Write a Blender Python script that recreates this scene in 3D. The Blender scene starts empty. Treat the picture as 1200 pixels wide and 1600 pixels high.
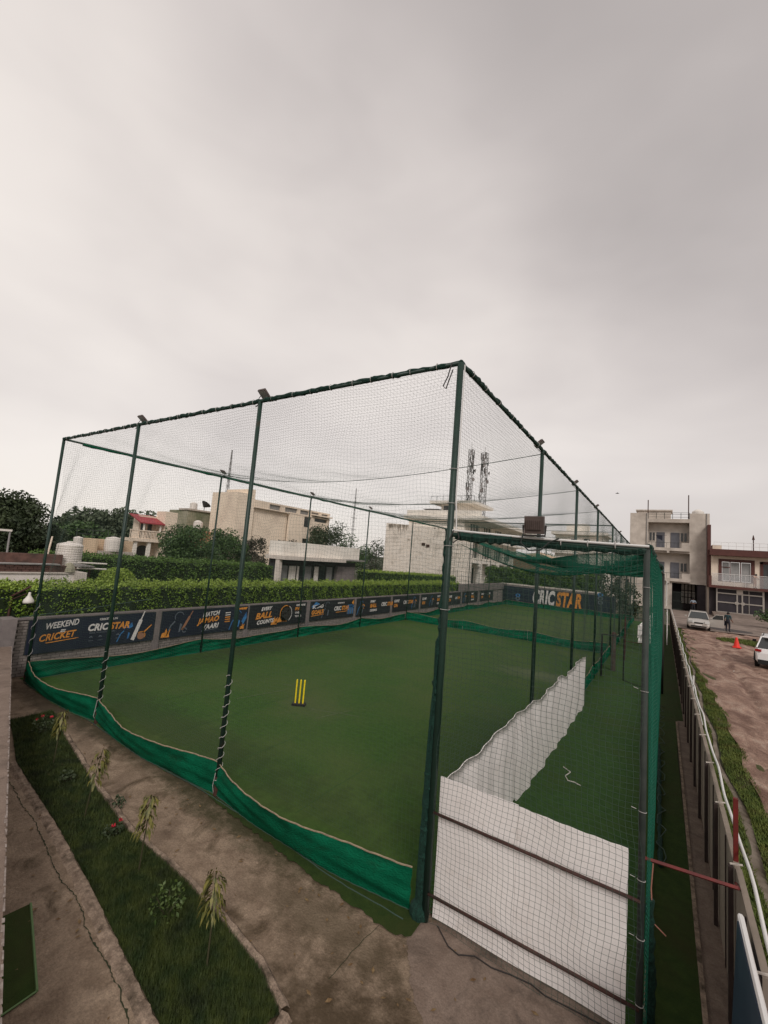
import bpy, math, random
import numpy as np
from mathutils import Vector, Matrix
random.seed(7); rng = np.random.default_rng(7)
C = bpy.context.scene
col = C.collection
rad = math.radians

# ------------------------------------------------------------------ camera
CAM = np.array([2.29626, -5.05994, 4.2]); FPX = 668.26
RM = np.array([[0.8369462, 0.54134955, 0.08038482],
               [-0.01107829, -0.13009118, 0.99144014],
               [-0.54717303, 0.83067259, 0.1028821]])
# measured camera frame: right, up (re-orthogonalised) and forward
_f = RM[2] / np.linalg.norm(RM[2]); _r = RM[0] - _f * (RM[0] @ _f); _r /= np.linalg.norm(_r); _u = np.cross(_r, _f)
cd = bpy.data.cameras.new('camera'); cam = bpy.data.objects.new('camera', cd); col.objects.link(cam)
cd.sensor_fit = 'HORIZONTAL'; cd.sensor_width = 36; cd.lens = FPX / 1200 * 36
cd.clip_start = 0.05; cd.clip_end = 5000
cam.matrix_world = Matrix(((_r[0], _u[0], -_f[0], CAM[0]), (_r[1], _u[1], -_f[1], CAM[1]), (_r[2], _u[2], -_f[2], CAM[2]), (0, 0, 0, 1)))
C.camera = cam

def on(u, v, ax, val):
    """world point where the sight line through photo pixel (u, v) meets the plane axis=val"""
    d = _r * ((u - 600) / FPX) + _u * (-(v - 800) / FPX) + _f
    return CAM + d * ((val - CAM[ax]) / d[ax])

# ------------------------------------------------------------------ world and sun
w = bpy.data.worlds.new('World'); C.world = w; w.use_nodes = True
wt = w.node_tree; wt.nodes.clear()
def wn(t, **k):
    n = wt.nodes.new(t)
    for a, b in k.items(): setattr(n, a, b)
    return n
SUN_EL, SUN_AZ = rad(38), rad(140)
out = wn('ShaderNodeOutputWorld'); mixs = wn('ShaderNodeMixShader'); mixs.inputs[0].default_value = 0.93
sky = wn('ShaderNodeTexSky', sky_type='NISHITA'); sky.sun_disc = False; sky.sun_elevation = SUN_EL; sky.sun_rotation = SUN_AZ
b1 = wn('ShaderNodeBackground'); b1.inputs[1].default_value = 0.1
b2 = wn('ShaderNodeBackground'); b2.inputs[1].default_value = .94
tc = wn('ShaderNodeTexCoord')
mp = wn('ShaderNodeMapping'); mp.inputs['Scale'].default_value = (1, 1, 2.2)
n1 = wn('ShaderNodeTexNoise'); n1.inputs['Scale'].default_value = 1.25; n1.inputs['Detail'].default_value = 4; n1.inputs['Roughness'].default_value = .42; n1.inputs['Distortion'].default_value = .35
n2 = wn('ShaderNodeTexNoise'); n2.inputs['Scale'].default_value = 3.5; n2.inputs['Detail'].default_value = 3; n2.inputs['Distortion'].default_value = .4
def lobe(u, v, power):
    d = _r * ((u - 600) / FPX) + _u * (-(v - 800) / FPX) + _f; d /= np.linalg.norm(d)
    dp = wn('ShaderNodeVectorMath', operation='DOT_PRODUCT'); dp.inputs[1].default_value = tuple(d)
    wt.links.new(tc.outputs['Generated'], dp.inputs[0])
    mx = wn('ShaderNodeMath', operation='MAXIMUM'); mx.inputs[1].default_value = 0
    wt.links.new(dp.outputs['Value'], mx.inputs[0])
    pw = wn('ShaderNodeMath', operation='POWER'); pw.inputs[1].default_value = power
    wt.links.new(mx.outputs[0], pw.inputs[0]); return pw.outputs[0]
def madd(a, m, c):
    n = wn('ShaderNodeMath', operation='MULTIPLY_ADD')
    for i, x in enumerate((a, m, c)):
        if isinstance(x, (int, float)): n.inputs[i].default_value = x
        else: wt.links.new(x, n.inputs[i])
    return n.outputs[0]
wt.links.new(tc.outputs['Generated'], mp.inputs[0]); wt.links.new(mp.outputs[0], n1.inputs[0]); wt.links.new(mp.outputs[0], n2.inputs[0])
val = madd(n1.outputs['Fac'], 1.05, -0.10)
val = madd(n2.outputs['Fac'], 0.26, val)
val = madd(lobe(-120, 680, 3.4), 0.44, val)
val = madd(lobe(700, 440, 45), 0.07, val)
val = madd(lobe(480, 120, 12), -0.08, val)
val = madd(lobe(620, 760, 9), 0.13, val)
val = madd(lobe(760, 560, 16), 0.20, val)
val = madd(lobe(1250, 300, 7), -0.22, val)
val = madd(lobe(700, 150, 9), -0.12, val)
cr = wn('ShaderNodeValToRGB'); wt.links.new(val, cr.inputs[0])
cr.color_ramp.interpolation = 'B_SPLINE'
e = cr.color_ramp.elements; e[0].position = .25; e[0].color = (.44, .40, .385, 1); e[1].position = 1.0; e[1].color = (.93, .86, .80, 1)
m_ = cr.color_ramp.elements.new(.62); m_.color = (.66, .60, .575, 1)
wt.links.new(sky.outputs[0], b1.inputs[0]); wt.links.new(cr.outputs[0], b2.inputs[0])
wt.links.new(b1.outputs[0], mixs.inputs[1]); wt.links.new(b2.outputs[0], mixs.inputs[2]); wt.links.new(mixs.outputs[0], out.inputs[0])
sd = bpy.data.lights.new('sun', 'SUN'); sd.energy = 1.5; sd.angle = rad(18); sd.color = (1, .96, .92)
sun = bpy.data.objects.new('sun', sd); col.objects.link(sun)
sdir = Vector((math.sin(SUN_AZ) * math.cos(SUN_EL), math.cos(SUN_AZ) * math.cos(SUN_EL), math.sin(SUN_EL)))
sun.rotation_euler = sdir.to_track_quat('Z', 'Y').to_euler(); sun.location = (0, -20, 40)
C.view_settings.view_transform = 'Standard'; C.view_settings.look = 'None'
C.view_settings.exposure = 0.18; C.view_settings.gamma = 1.0; C.view_settings.use_curve_mapping = False

# ------------------------------------------------------------------ materials
MATS = {}
def mat(name, c, rough=.7, c2=None, scale=4, detail=6, bump=0, bscale=None, metal=0, spec=.4, contrast=(.35, .65),
        c3=None, scale3=.6, con3=(.45, .7), grain=0, gscale=60, dist=0, sheen=0, stretch=(1, 1, 1), alpha=1, trans=0, coat=0, objc=False):
    if name in MATS: return MATS[name]
    m = bpy.data.materials.new(name); m.use_nodes = True; t = m.node_tree; N = t.nodes; L = t.links
    p = N['Principled BSDF']
    p.inputs['Roughness'].default_value = rough; p.inputs['Metallic'].default_value = metal
    p.inputs['Specular IOR Level'].default_value = spec; p.inputs['Sheen Weight'].default_value = sheen
    p.inputs['Transmission Weight'].default_value = trans; p.inputs['Coat Weight'].default_value = coat
    p.inputs['Base Color'].default_value = (*c, 1); p.inputs['Alpha'].default_value = alpha
    tcn = N.new('ShaderNodeTexCoord') if objc else N.new('ShaderNodeNewGeometry')
    so = tcn.outputs['Object'] if objc else tcn.outputs['Position']
    mp = N.new('ShaderNodeMapping'); mp.inputs['Scale'].default_value = stretch; L.new(so, mp.inputs[0])
    colr = None
    if c2:
        n = N.new('ShaderNodeTexNoise'); n.inputs['Scale'].default_value = scale; n.inputs['Detail'].default_value = detail; n.inputs['Roughness'].default_value = .6; n.inputs['Distortion'].default_value = dist
        L.new(mp.outputs[0], n.inputs[0])
        r = N.new('ShaderNodeValToRGB'); r.color_ramp.elements[0].position = contrast[0]; r.color_ramp.elements[1].position = contrast[1]
        r.color_ramp.elements[0].color = (*c, 1); r.color_ramp.elements[1].color = (*c2, 1); L.new(n.outputs['Fac'], r.inputs[0]); colr = r.outputs[0]
        if c3:
            n3 = N.new('ShaderNodeTexNoise'); n3.inputs['Scale'].default_value = scale3; n3.inputs['Detail'].default_value = 7; n3.inputs['Roughness'].default_value = .65; n3.inputs['Distortion'].default_value = dist * 1.5
            L.new(mp.outputs[0], n3.inputs[0])
            r3 = N.new('ShaderNodeValToRGB'); r3.color_ramp.elements[0].position = con3[0]; r3.color_ramp.elements[1].position = con3[1]
            L.new(n3.outputs['Fac'], r3.inputs[0])
            mx = N.new('ShaderNodeMix'); mx.data_type = 'RGBA'; L.new(r3.outputs[0], mx.inputs[0]); L.new(colr, mx.inputs[6]); mx.inputs[7].default_value = (*c3, 1); colr = mx.outputs[2]
        if grain:
            ng = N.new('ShaderNodeTexNoise'); ng.inputs['Scale'].default_value = gscale; ng.inputs['Detail'].default_value = 4; ng.inputs['Roughness'].default_value = .8; L.new(mp.outputs[0], ng.inputs[0])
            mr = N.new('ShaderNodeMapRange'); mr.inputs[1].default_value = .3; mr.inputs[2].default_value = .7; mr.inputs[3].default_value = 1 - grain; mr.inputs[4].default_value = 1 + grain; L.new(ng.outputs['Fac'], mr.inputs[0])
            mg = N.new('ShaderNodeMix'); mg.data_type = 'RGBA'; mg.blend_type = 'MULTIPLY'; mg.inputs[0].default_value = 1; L.new(colr, mg.inputs[6]); L.new(mr.outputs[0], mg.inputs[7]); colr = mg.outputs[2]
        L.new(colr, p.inputs['Base Color'])
    if bump:
        nb = N.new('ShaderNodeTexNoise'); nb.inputs['Scale'].default_value = bscale or scale * 4; nb.inputs['Detail'].default_value = 5; L.new(mp.outputs[0], nb.inputs[0])
        bp = N.new('ShaderNodeBump'); bp.inputs['Strength'].default_value = min(1, bump); bp.inputs['Distance'].default_value = .02; L.new(nb.outputs['Fac'], bp.inputs['Height']); L.new(bp.outputs[0], p.inputs['Normal'])
    MATS[name] = m; return m

M = {}
M['earth'] = mat('earth', (.05, .055, .03), .95, (.10, .085, .06), .3, c3=(.04, .06, .025), scale3=.08)
M['concrete'] = mat('old_concrete', (.150, .104, .070), .8, (.285, .212, .150), 3.4, 12, .6, 40, contrast=(.30, .68), c3=(.070, .047, .025), scale3=1.7, con3=(.54, .70), spec=.3, grain=.34, gscale=45, dist=.5)
def stained(m, spots):
    # damp dirt and moss that has settled at fixed places of the slab
    t = m.node_tree; N = t.nodes; L = t.links; p = N['Principled BSDF']; src = p.inputs['Base Color'].links[0].from_socket; g = N.new('ShaderNodeNewGeometry')
    for (cx, cy, rx, ry, c, amt) in spots:
        mp = N.new('ShaderNodeMapping'); mp.inputs['Location'].default_value = (-cx / rx, -cy / ry, 0); mp.inputs['Scale'].default_value = (1 / rx, 1 / ry, 0); L.new(g.outputs['Position'], mp.inputs[0])
        ln = N.new('ShaderNodeVectorMath'); ln.operation = 'LENGTH'; L.new(mp.outputs[0], ln.inputs[0])
        nz = N.new('ShaderNodeTexNoise'); nz.inputs['Scale'].default_value = 3.2; nz.inputs['Detail'].default_value = 10; nz.inputs['Roughness'].default_value = .72; L.new(g.outputs['Position'], nz.inputs[0])
        ad = N.new('ShaderNodeMath'); ad.operation = 'MULTIPLY_ADD'; ad.inputs[1].default_value = 2.6; L.new(nz.outputs['Fac'], ad.inputs[0]); L.new(ln.outputs['Value'], ad.inputs[2])
        mr = N.new('ShaderNodeMapRange'); mr.inputs[1].default_value = 1.75; mr.inputs[2].default_value = 2.5; mr.inputs[3].default_value = amt; mr.inputs[4].default_value = 0; L.new(ad.outputs[0], mr.inputs[0])
        mx = N.new('ShaderNodeMix'); mx.data_type = 'RGBA'; L.new(mr.outputs[0], mx.inputs[0]); L.new(src, mx.inputs[6]); mx.inputs[7].default_value = (*c, 1); src = mx.outputs[2]
    L.new(src, p.inputs['Base Color'])
PENDING_TURF = [(-1.9, 13.2, 1.6, .9, (.13, .14, .085), .55), (-11.6, 9.5, 1.1, 6.5, (.016, .028, .007), .6), (-9.5, 12.5, 2.0, 2.2, (.018, .032, .008), .45), (-5.6, 4.1, 1.0, .8, (.075, .09, .035), .45), (-1.3, 5.0, 1.2, 3.5, (.022, .042, .010), .5), (-5.5, 14, 4, 3, (.055, .085, .022), .35), (-7, 1.0, 6, .8, (.020, .036, .008), .5), (-6, 30, 5, 8, (.07, .10, .03), .5)]
stained(M['concrete'], [(.35, -1.75, 1.5, 1.0, (.055, .036, .018), .92), (-2.8, -.12, 2.4, .42, (.040, .038, .014), .85), (-9.6, -.25, 2.6, .35, (.05, .036, .022), .8), (-6.0, -.08, 4.5, .28, (.05, .042, .02), .7), (-.9, -.75, 1.2, .35, (.075, .055, .03), .6)])
M['concrete_clean'] = mat('pale_concrete', (.140, .098, .074), .8, (.215, .160, .126), 3.6, 11, .4, 30, contrast=(.3, .7), c3=(.085, .062, .048), scale3=2.2, con3=(.52, .74), grain=.3, gscale=60, dist=.8)
M['kerb'] = mat('kerb_concrete', (.15, .106, .076), .9, (.32, .24, .178), 9, 10, .8, 30, c3=(.05, .036, .022), scale3=3.5, con3=(.5, .68), grain=.35, gscale=50)
M['turf'] = mat('artificial_turf', (.025, .066, .008), .9, (.038, .092, .012), 9, 9, .35, 160, c3=(.060, .088, .022), scale3=.35, con3=(.42, .72), grain=.22, gscale=120, sheen=.03, spec=.12)
M['turf2'] = mat('lane_turf', (.024, .064, .014), .9, (.036, .085, .020), 7, 9, .35, 160, c3=(.036, .066, .014), scale3=.6, grain=.22, gscale=120, sheen=.03, spec=.12)
M['turf3'] = mat('path_turf', (.020, .040, .007), .9, (.032, .056, .010), 7, 9, .35, 160, c3=(.034, .038, .010), scale3=.9, grain=.25, gscale=120, sheen=.03, spec=.12)
M['chalk'] = mat('faded_chalk', (.09, .11, .06), .9, (.05, .075, .022), 6, 5)
M['post'] = mat('green_post_paint', (.006, .024, .016), .5, (.010, .036, .024), 3, 5, .15, 30, c3=(.05, .035, .022), scale3=2.2, con3=(.62, .75), spec=.5)
M['postgrey'] = mat('grey_galvanised_post', (.022, .030, .026), .7, (.040, .046, .04), 6, 5)
M['net'] = mat('dark_green_cord', (.045, .075, .058), .8)
M['netmid'] = mat('green_cord', (.012, .085, .05), .8)
M['netlane'] = mat('bright_green_cord', (.006, .125, .075), .75)
M['roll'] = mat('bunched_netting', (.002, .020, .013), .85, (.006, .045, .03), 45, 5, .9, 90)
M['skirt'] = mat('green_shade_cloth', (.0008, .066, .031), .8, (.0016, .125, .060), 1.6, 9, 1.0, 30, spec=.1, stretch=(1, 1, 2.2), c3=(.008, .050, .024), scale3=1.5, con3=(.55, .75), grain=.18, gscale=110)
M['hem'] = mat('hem_rope', (.34, .26, .17), .85, (.22, .17, .12), 12)
M['whitecord'] = mat('white_cord', (.42, .40, .38), .6)
M['white'] = mat('white_tarpaulin', (.88, .83, .80), .55, (.82, .765, .735), 1.5, 7, .5, 6, c3=(.70, .63, .58), scale3=4.2, con3=(.56, .8), grain=.05, gscale=90)
M['whitepvc'] = mat('white_pvc', (.68, .66, .64), .4)
M['redsteel'] = mat('red_oxide_steel', (.16, .014, .010), .6, (.09, .012, .010), 8)
M['rust'] = mat('dark_rusty_steel', (.045, .018, .014), .7, (.07, .03, .022), 12)
M['blacksteel'] = mat('black_steel', (.012, .012, .013), .5)
M['brick'] = mat('grey_painted_brick', (.225, .195, .175), .9, (.31, .27, .245), 9, 7, .6, 60, c3=(.13, .115, .10), scale3=2.2, con3=(.5, .8))
M['mortar'] = mat('dark_mortar', (.075, .066, .058), .95, (.11, .095, .085), 14)
M['plaster'] = mat('grey_plaster', (.17, .145, .14), .9, (.24, .205, .195), 3, 7, .3)
M['navy'] = mat('navy_banner_print', (.008, .011, .024), .6, (.012, .017, .036), .8, 4)
M['black'] = mat('black_banner_print', (.009, .010, .014), .6, (.018, .019, .024), .8)
M['pwhite'] = mat('white_print', (.70, .67, .64), .5)
M['porange'] = mat('orange_print', (.80, .33, .055), .5, (.62, .24, .04), 9, 4)
M['pblue'] = mat('blue_print', (.035, .13, .33), .5, (.06, .24, .50), 5)
M['pgrey'] = mat('grey_print', (.12, .14, .17), .5)
M['pbrown'] = mat('bat_print', (.34, .17, .10), .5)
M['hedge'] = mat('hedge_leaf', (.10, .18, .018), .55, (.21, .32, .034), 3.5, 4, c3=(.035, .07, .010), scale3=13, con3=(.50, .62), spec=.4)
M['hedgetop'] = mat('hedge_pale_leaf', (.19, .285, .03), .55, (.30, .39, .065), 4, 4, c3=(.07, .12, .02), scale3=9, con3=(.5, .7))  # paler, yellower green, mostly for hedge tops
M['hedge2'] = mat('rear_hedge_leaf', (.065, .125, .020), .6, (.11, .19, .032), 3, 4, c3=(.022, .05, .01), scale3=10, con3=(.5, .68))
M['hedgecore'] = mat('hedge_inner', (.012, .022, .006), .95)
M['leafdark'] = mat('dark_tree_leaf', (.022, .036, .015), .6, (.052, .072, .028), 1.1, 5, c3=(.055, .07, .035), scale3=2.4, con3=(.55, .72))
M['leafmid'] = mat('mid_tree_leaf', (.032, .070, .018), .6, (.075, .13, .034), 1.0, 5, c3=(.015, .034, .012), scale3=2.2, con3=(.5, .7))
M['leafhaze'] = mat('haze_paled_leaf', (.065, .085, .050), .7, (.11, .135, .075), .45, 5, c3=(.045, .065, .042), scale3=.9, con3=(.48, .7))  # distance haze put into the leaf colour: paler, greyer green
M['leafpurple'] = mat('purplish_tree_leaf', (.05, .035, .025), .7, (.085, .065, .045), 1.4, c3=(.03, .045, .02), scale3=2)
M['leafshrub'] = mat('shrub_leaf', (.035, .07, .014), .55, (.09, .13, .03), 14)
M['sapling'] = mat('drooping_leaf', (.09, .095, .018), .55, (.20, .17, .035), 12, c3=(.035, .05, .010), scale3=14)
M['grass'] = mat('lawn_blade', (.018, .038, .005), .7, (.060, .078, .012), 5, c3=(.008, .016, .003), scale3=2.6, con3=(.5, .7))
M['soil'] = mat('dark_soil', (.014, .020, .007), .95, (.028, .035, .012), 6, 6, .5)
M['verge'] = mat('verge_grass_blade', (.050, .084, .010), .75, (.13, .155, .028), 3, c3=(.11, .06, .028), scale3=1.3, con3=(.56, .72))
M['vergesoil'] = mat('verge_soil', (.040, .058, .012), .95, (.085, .075, .028), 3, 7, .6, 20)
M['mud'] = mat('reddish_mud', (.150, .082, .058), .8, (.33, .215, .16), 1.1, 12, 1.0, 9, contrast=(.38, .62), c3=(.37, .27, .21), scale3=1.1, con3=(.54, .68), stretch=(1.5, .8, 1), spec=.4, grain=.45, gscale=22, dist=.8)
M['drain'] = mat('drain_silt', (.22, .18, .14), .7, (.10, .075, .05), 3, 7, .6)
M['yard'] = mat('yard_concrete', (.20, .155, .13), .85, (.28, .22, .185), 1.2, 8, c3=(.12, .09, .07), scale3=.5)
M['darkpaving'] = mat('dark_paving', (.045, .038, .034), .6, (.06, .05, .045), 2)  # dark tone of the oval on the forecourt
M['rawcement'] = mat('raw_cement_render', (.46, .40, .345), .9, (.60, .53, .46), .9, 8, .15, c3=(.34, .295, .25), scale3=.5, con3=(.45, .75))
M['cement2'] = mat('pale_cement', (.56, .50, .44), .9, (.66, .59, .52), 1.5, 7)
M['greydoor'] = mat('grey_door_panel', (.10, .10, .115), .6, (.13, .13, .145), 2)
M['glass'] = mat('dark_window_glass', (.02, .024, .026), .15, (.05, .055, .055), .7, spec=.6)
M['glasspale'] = mat('pale_window_glass', (.20, .20, .195), .2, (.32, .31, .30), .8, spec=.5)
M['maroon'] = mat('maroon_paint', (.075, .024, .018), .6, (.10, .032, .024), 1.5)
M['cream'] = mat('cream_render', (.72, .60, .48), .85, (.78, .66, .54), 1.2, 6)
M['peach'] = mat('peach_render', (.84, .71, .57), .85, (.80, .67, .53), .6, 7, c3=(.66, .54, .43), scale3=.35)
M['tan'] = mat('tan_render', (.58, .43, .29), .85, (.64, .48, .33), .8, 7)
M['darkwall'] = mat('dark_wall', (.035, .028, .032), .8, (.05, .04, .042), 1.4)
M['gatepanel'] = mat('dark_gate_sheet', (.020, .016, .020), .6, (.03, .024, .03), 2)
M['steel'] = mat('stainless_frame', (.42, .38, .34), .35, metal=.5)
M['red'] = mat('red_awning_sheet', (.28, .030, .040), .6, (.34, .04, .05), 1)
M['mossy'] = mat('mossy_cement', (.25, .24, .16), .95, (.36, .33, .25), .5, 7, c3=(.12, .14, .07), scale3=.4)
M['brickred'] = mat('orange_brickwork', (.33, .15, .085), .9, (.40, .2, .12), 2)
M['brownbrick'] = mat('brown_brickwork', (.24, .13, .08), .9, (.30, .17, .11), 1.5)
M['offwhite'] = mat('off_white_paint', (.86, .81, .73), .8, (.80, .74, .66), .7, 7, c3=(.58, .53, .46), scale3=.45, con3=(.5, .8))
M['stone'] = mat('stained_white_stone', (.78, .70, .61), .9, (.80, .73, .65), 1.1, 8, .5, 5, c3=(.42, .37, .31), scale3=.8, con3=(.52, .8))
M['stain'] = mat('black_water_stain', (.17, .14, .11), .95, (.42, .36, .29), 2.2, stretch=(1, 1, .25))
M['tank'] = mat('white_water_tank', (.72, .67, .62), .5, (.66, .61, .55), 3)
M['sheet'] = mat('grey_roof_sheet', (.20, .19, .18), .7, (.28, .26, .24), 3)
M['oldbrick'] = mat('dark_old_brick', (.085, .045, .036), .95, (.14, .075, .06), 4, c3=(.04, .03, .025), scale3=1.5)
M['limewash'] = mat('patchy_limewash', (.82, .76, .70), .9, (.72, .65, .59), 1.8, 8, c3=(.33, .28, .24), scale3=1.2, con3=(.55, .75))
M['darkmetal'] = mat('dark_metal', (.03, .026, .024), .5)
M['flood'] = mat('floodlight_housing', (.085, .062, .055), .5, (.11, .08, .07), 8)
M['lens'] = mat('lamp_glass', (.35, .34, .33), .25)
M['galv'] = mat('galvanised_lattice', (.16, .15, .145), .6)
M['antenna'] = mat('antenna_panel', (.30, .27, .26), .6, (.10, .08, .08), 2)
M['pylon'] = mat('pylon_steel', (.23, .22, .215), .7)
M['yellow'] = mat('yellow_plastic', (.85, .66, .02), .4)
M['rubber'] = mat('black_rubber', (.012, .012, .012), .7)
M['silver'] = mat('silver_car_paint', (.50, .47, .43), .3, metal=.3, coat=.5)
M['carwhite'] = mat('white_car_paint', (.78, .77, .76), .3, coat=.5)
M['windscreen'] = mat('windscreen_glass', (.04, .045, .045), .08, spec=.7)
M['headlamp'] = mat('headlamp_glass', (.55, .55, .53), .15)
M['tail'] = mat('tail_lamp_red', (.35, .012, .012), .25)
M['cone'] = mat('cone_red', (.75, .04, .025), .5)
M['skin'] = mat('brown_skin', (.20, .10, .065), .6)
M['hair'] = mat('black_hair', (.01, .008, .008), .6)
M['shirtblue'] = mat('pale_blue_shirt', (.35, .42, .50), .8)
M['teal'] = mat('dark_teal_shirt', (.022, .05, .058), .8)
M['trouser'] = mat('dark_trousers', (.018, .018, .024), .8)
M['trouser2'] = mat('grey_trousers', (.06, .055, .06), .8)
M['orangecloth'] = mat('peach_kurta', (.50, .27, .17), .8)
M['navybag'] = mat('navy_cloth', (.012, .014, .025), .8)
M['bark'] = mat('bark', (.055, .04, .03), .9, (.085, .065, .05), 6, bump=.5)
M['stem'] = mat('green_brown_stem', (.05, .045, .02), .8)
M['flower'] = mat('red_petal', (.50, .02, .04), .6)
M['litter'] = mat('pale_litter', (.55, .52, .48), .8)
M['pebble'] = mat('pebble', (.30, .22, .17), .9, (.16, .11, .085), 5)
M['fencepanel'] = mat('buff_fence_panel', (.30, .245, .195), .85, (.22, .18, .145), 2.2, 7, c3=(.13, .10, .08), scale3=1.4, con3=(.5, .8), stretch=(1, 1, .3))
M['fencepost'] = mat('dark_fence_post', (.035, .022, .020), .8, (.055, .036, .03), 5)
M['boardnavy'] = mat('navy_board', (.018, .035, .065), .4, (.03, .055, .09), 2)

stained(M['turf'], PENDING_TURF)
# ------------------------------------------------------------------ mesh helpers
class MB:
    def __init__(s): s.v = []; s.f = []; s.mi = []; s.cur = 0
    def add(s, vs, fs):
        o = len(s.v); s.v.extend([tuple(float(c) for c in p) for p in vs]); s.f.extend([tuple(i + o for i in f) for f in fs]); s.mi.extend([s.cur] * len(fs)); return s
    def box(s, x0, x1, y0, y1, z0, z1):
        return s.add([(x0, y0, z0), (x1, y0, z0), (x1, y1, z0), (x0, y1, z0), (x0, y0, z1), (x1, y0, z1), (x1, y1, z1), (x0, y1, z1)],
                     [(0, 3, 2, 1), (4, 5, 6, 7), (0, 1, 5, 4), (1, 2, 6, 5), (2, 3, 7, 6), (3, 0, 4, 7)])
    def obox(s, c, sz, R=None):
        c = Vector(c); R = R or Matrix.Identity(3); h = [x / 2 for x in sz]
        vs = [c + R @ Vector((a * h[0], b * h[1], d * h[2])) for d in (-1, 1) for a, b in ((-1, -1), (1, -1), (1, 1), (-1, 1))]
        return s.add(vs, [(0, 3, 2, 1), (4, 5, 6, 7), (0, 1, 5, 4), (1, 2, 6, 5), (2, 3, 7, 6), (3, 0, 4, 7)])
    def tube(s, pts, r, n=8, cap=True):
        pts = [Vector([float(c) for c in p]) for p in pts]; k = len(pts)
        rs = r if isinstance(r, (list, tuple)) else [r] * k
        ref = None; rings = []
        for i, p in enumerate(pts):
            t = (pts[min(i + 1, k - 1)] - pts[max(i - 1, 0)])
            if t.length < 1e-9: t = Vector((0, 0, 1))
            t.normalize()
            if ref is None: ref = Vector((1, 0, 0)) if abs(t.x) < .8 else Vector((0, 1, 0))
            a = (ref - t * ref.dot(t)); a.normalize(); ref = a; b = t.cross(a)
            rings.append([p + (a * math.cos(2 * math.pi * j / n) + b * math.sin(2 * math.pi * j / n)) * rs[i] for j in range(n)])
        vs = [q for g in rings for q in g]
        fs = [(i * n + j, i * n + (j + 1) % n, (i + 1) * n + (j + 1) % n, (i + 1) * n + j) for i in range(k - 1) for j in range(n)]
        if cap: fs += [tuple(range(n))[::-1], tuple((k - 1) * n + j for j in range(n))]
        return s.add(vs, fs)
    def lathe(s, c, prof, n=20):
        vs = [(c[0] + r * math.cos(2 * math.pi * j / n), c[1] + r * math.sin(2 * math.pi * j / n), c[2] + z) for r, z in prof for j in range(n)]
        fs = [(i * n + j, i * n + (j + 1) % n, (i + 1) * n + (j + 1) % n, (i + 1) * n + j) for i in range(len(prof) - 1) for j in range(n)]
        fs += [tuple(range(n))[::-1], tuple((len(prof) - 1) * n + j for j in range(n))]
        return s.add(vs, fs)
    def prism(s, poly, o, xd, yd, depth):
        """poly (2d) in plane o,xd,yd, extruded along -normal by depth"""
        o, xd, yd = Vector(o), Vector(xd), Vector(yd); nr = xd.cross(yd); k = len(poly)
        a = [o + xd * p[0] + yd * p[1] for p in poly]; b = [q - nr * depth for q in a]
        return s.add(a + b, [tuple(range(k)), tuple(range(k, 2 * k))[::-1]] + [(i, i + k, (i + 1) % k + k, (i + 1) % k) for i in range(k)])
    def build(s, name, m, parent=None, smooth=False, local=False, **props):
        me = bpy.data.meshes.new(name)
        off = Vector((0, 0, 0))
        if parent is not None and not local:
            p = parent
            while p is not None: off += p.location; p = p.parent
        me.from_pydata([(v[0] - off.x, v[1] - off.y, v[2] - off.z) for v in s.v], [], s.f)
        for mm in (m if isinstance(m, (list, tuple)) else [m]): me.materials.append(mm)
        if any(s.mi): me.polygons.foreach_set('material_index', s.mi)
        if smooth: me.polygons.foreach_set('use_smooth', [True] * len(me.polygons))
        me.update()
        ob = bpy.data.objects.new(name, me); col.objects.link(ob)
        if parent is not None: ob.parent = parent
        for k_, v_ in props.items(): ob[k_] = v_
        return ob
def npmesh(name, V, F, m, parent=None, props=None):
    V = np.asarray(V, dtype=np.float32); F = np.asarray(F, dtype=np.int32); k = F.shape[1]
    if parent is not None: V = V - np.array(parent.location, dtype=np.float32)
    me = bpy.data.meshes.new(name); me.vertices.add(len(V)); me.vertices.foreach_set('co', V.ravel())
    me.loops.add(F.size); me.loops.foreach_set('vertex_index', F.ravel())
    me.polygons.add(len(F)); me.polygons.foreach_set('loop_start', np.arange(0, F.size, k, dtype=np.int32)); me.polygons.foreach_set('loop_total', np.full(len(F), k, dtype=np.int32))
    for mm in (m if isinstance(m, (list, tuple)) else [m]): me.materials.append(mm)
    me.update(); me.validate()
    ob = bpy.data.objects.new(name, me); col.objects.link(ob)
    if parent is not None: ob.parent = parent
    for a, b in (props or {}).items(): ob[a] = b
    return ob
def thing(name, loc, label, cat, group=None):
    o = bpy.data.objects.new(name, None); col.objects.link(o); o.location = [float(c) for c in loc]; o.empty_display_size = .3
    return tag(o, label, cat, group)
def tag(o, label, cat, group=None):
    o['label'] = label; o['category'] = cat
    if group: o['group'] = group
    return o
def struct(o): o['kind'] = 'structure'; return o
def copy_tree(o, parent=None):
    c = o.copy(); col.objects.link(c); c.parent = parent
    for ch in o.children: copy_tree(ch, c)
    return c
def RZ(a): return Matrix.Rotation(a, 3, 'Z')
def RX(a): return Matrix.Rotation(a, 3, 'X')
def RY(a): return Matrix.Rotation(a, 3, 'Y')

def sheet(name, pts, z, m, nsub=1):
    mb = MB(); mb.add([(p[0], p[1], z) for p in pts], [tuple(range(len(pts)))]); return mb.build(name, m)

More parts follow.
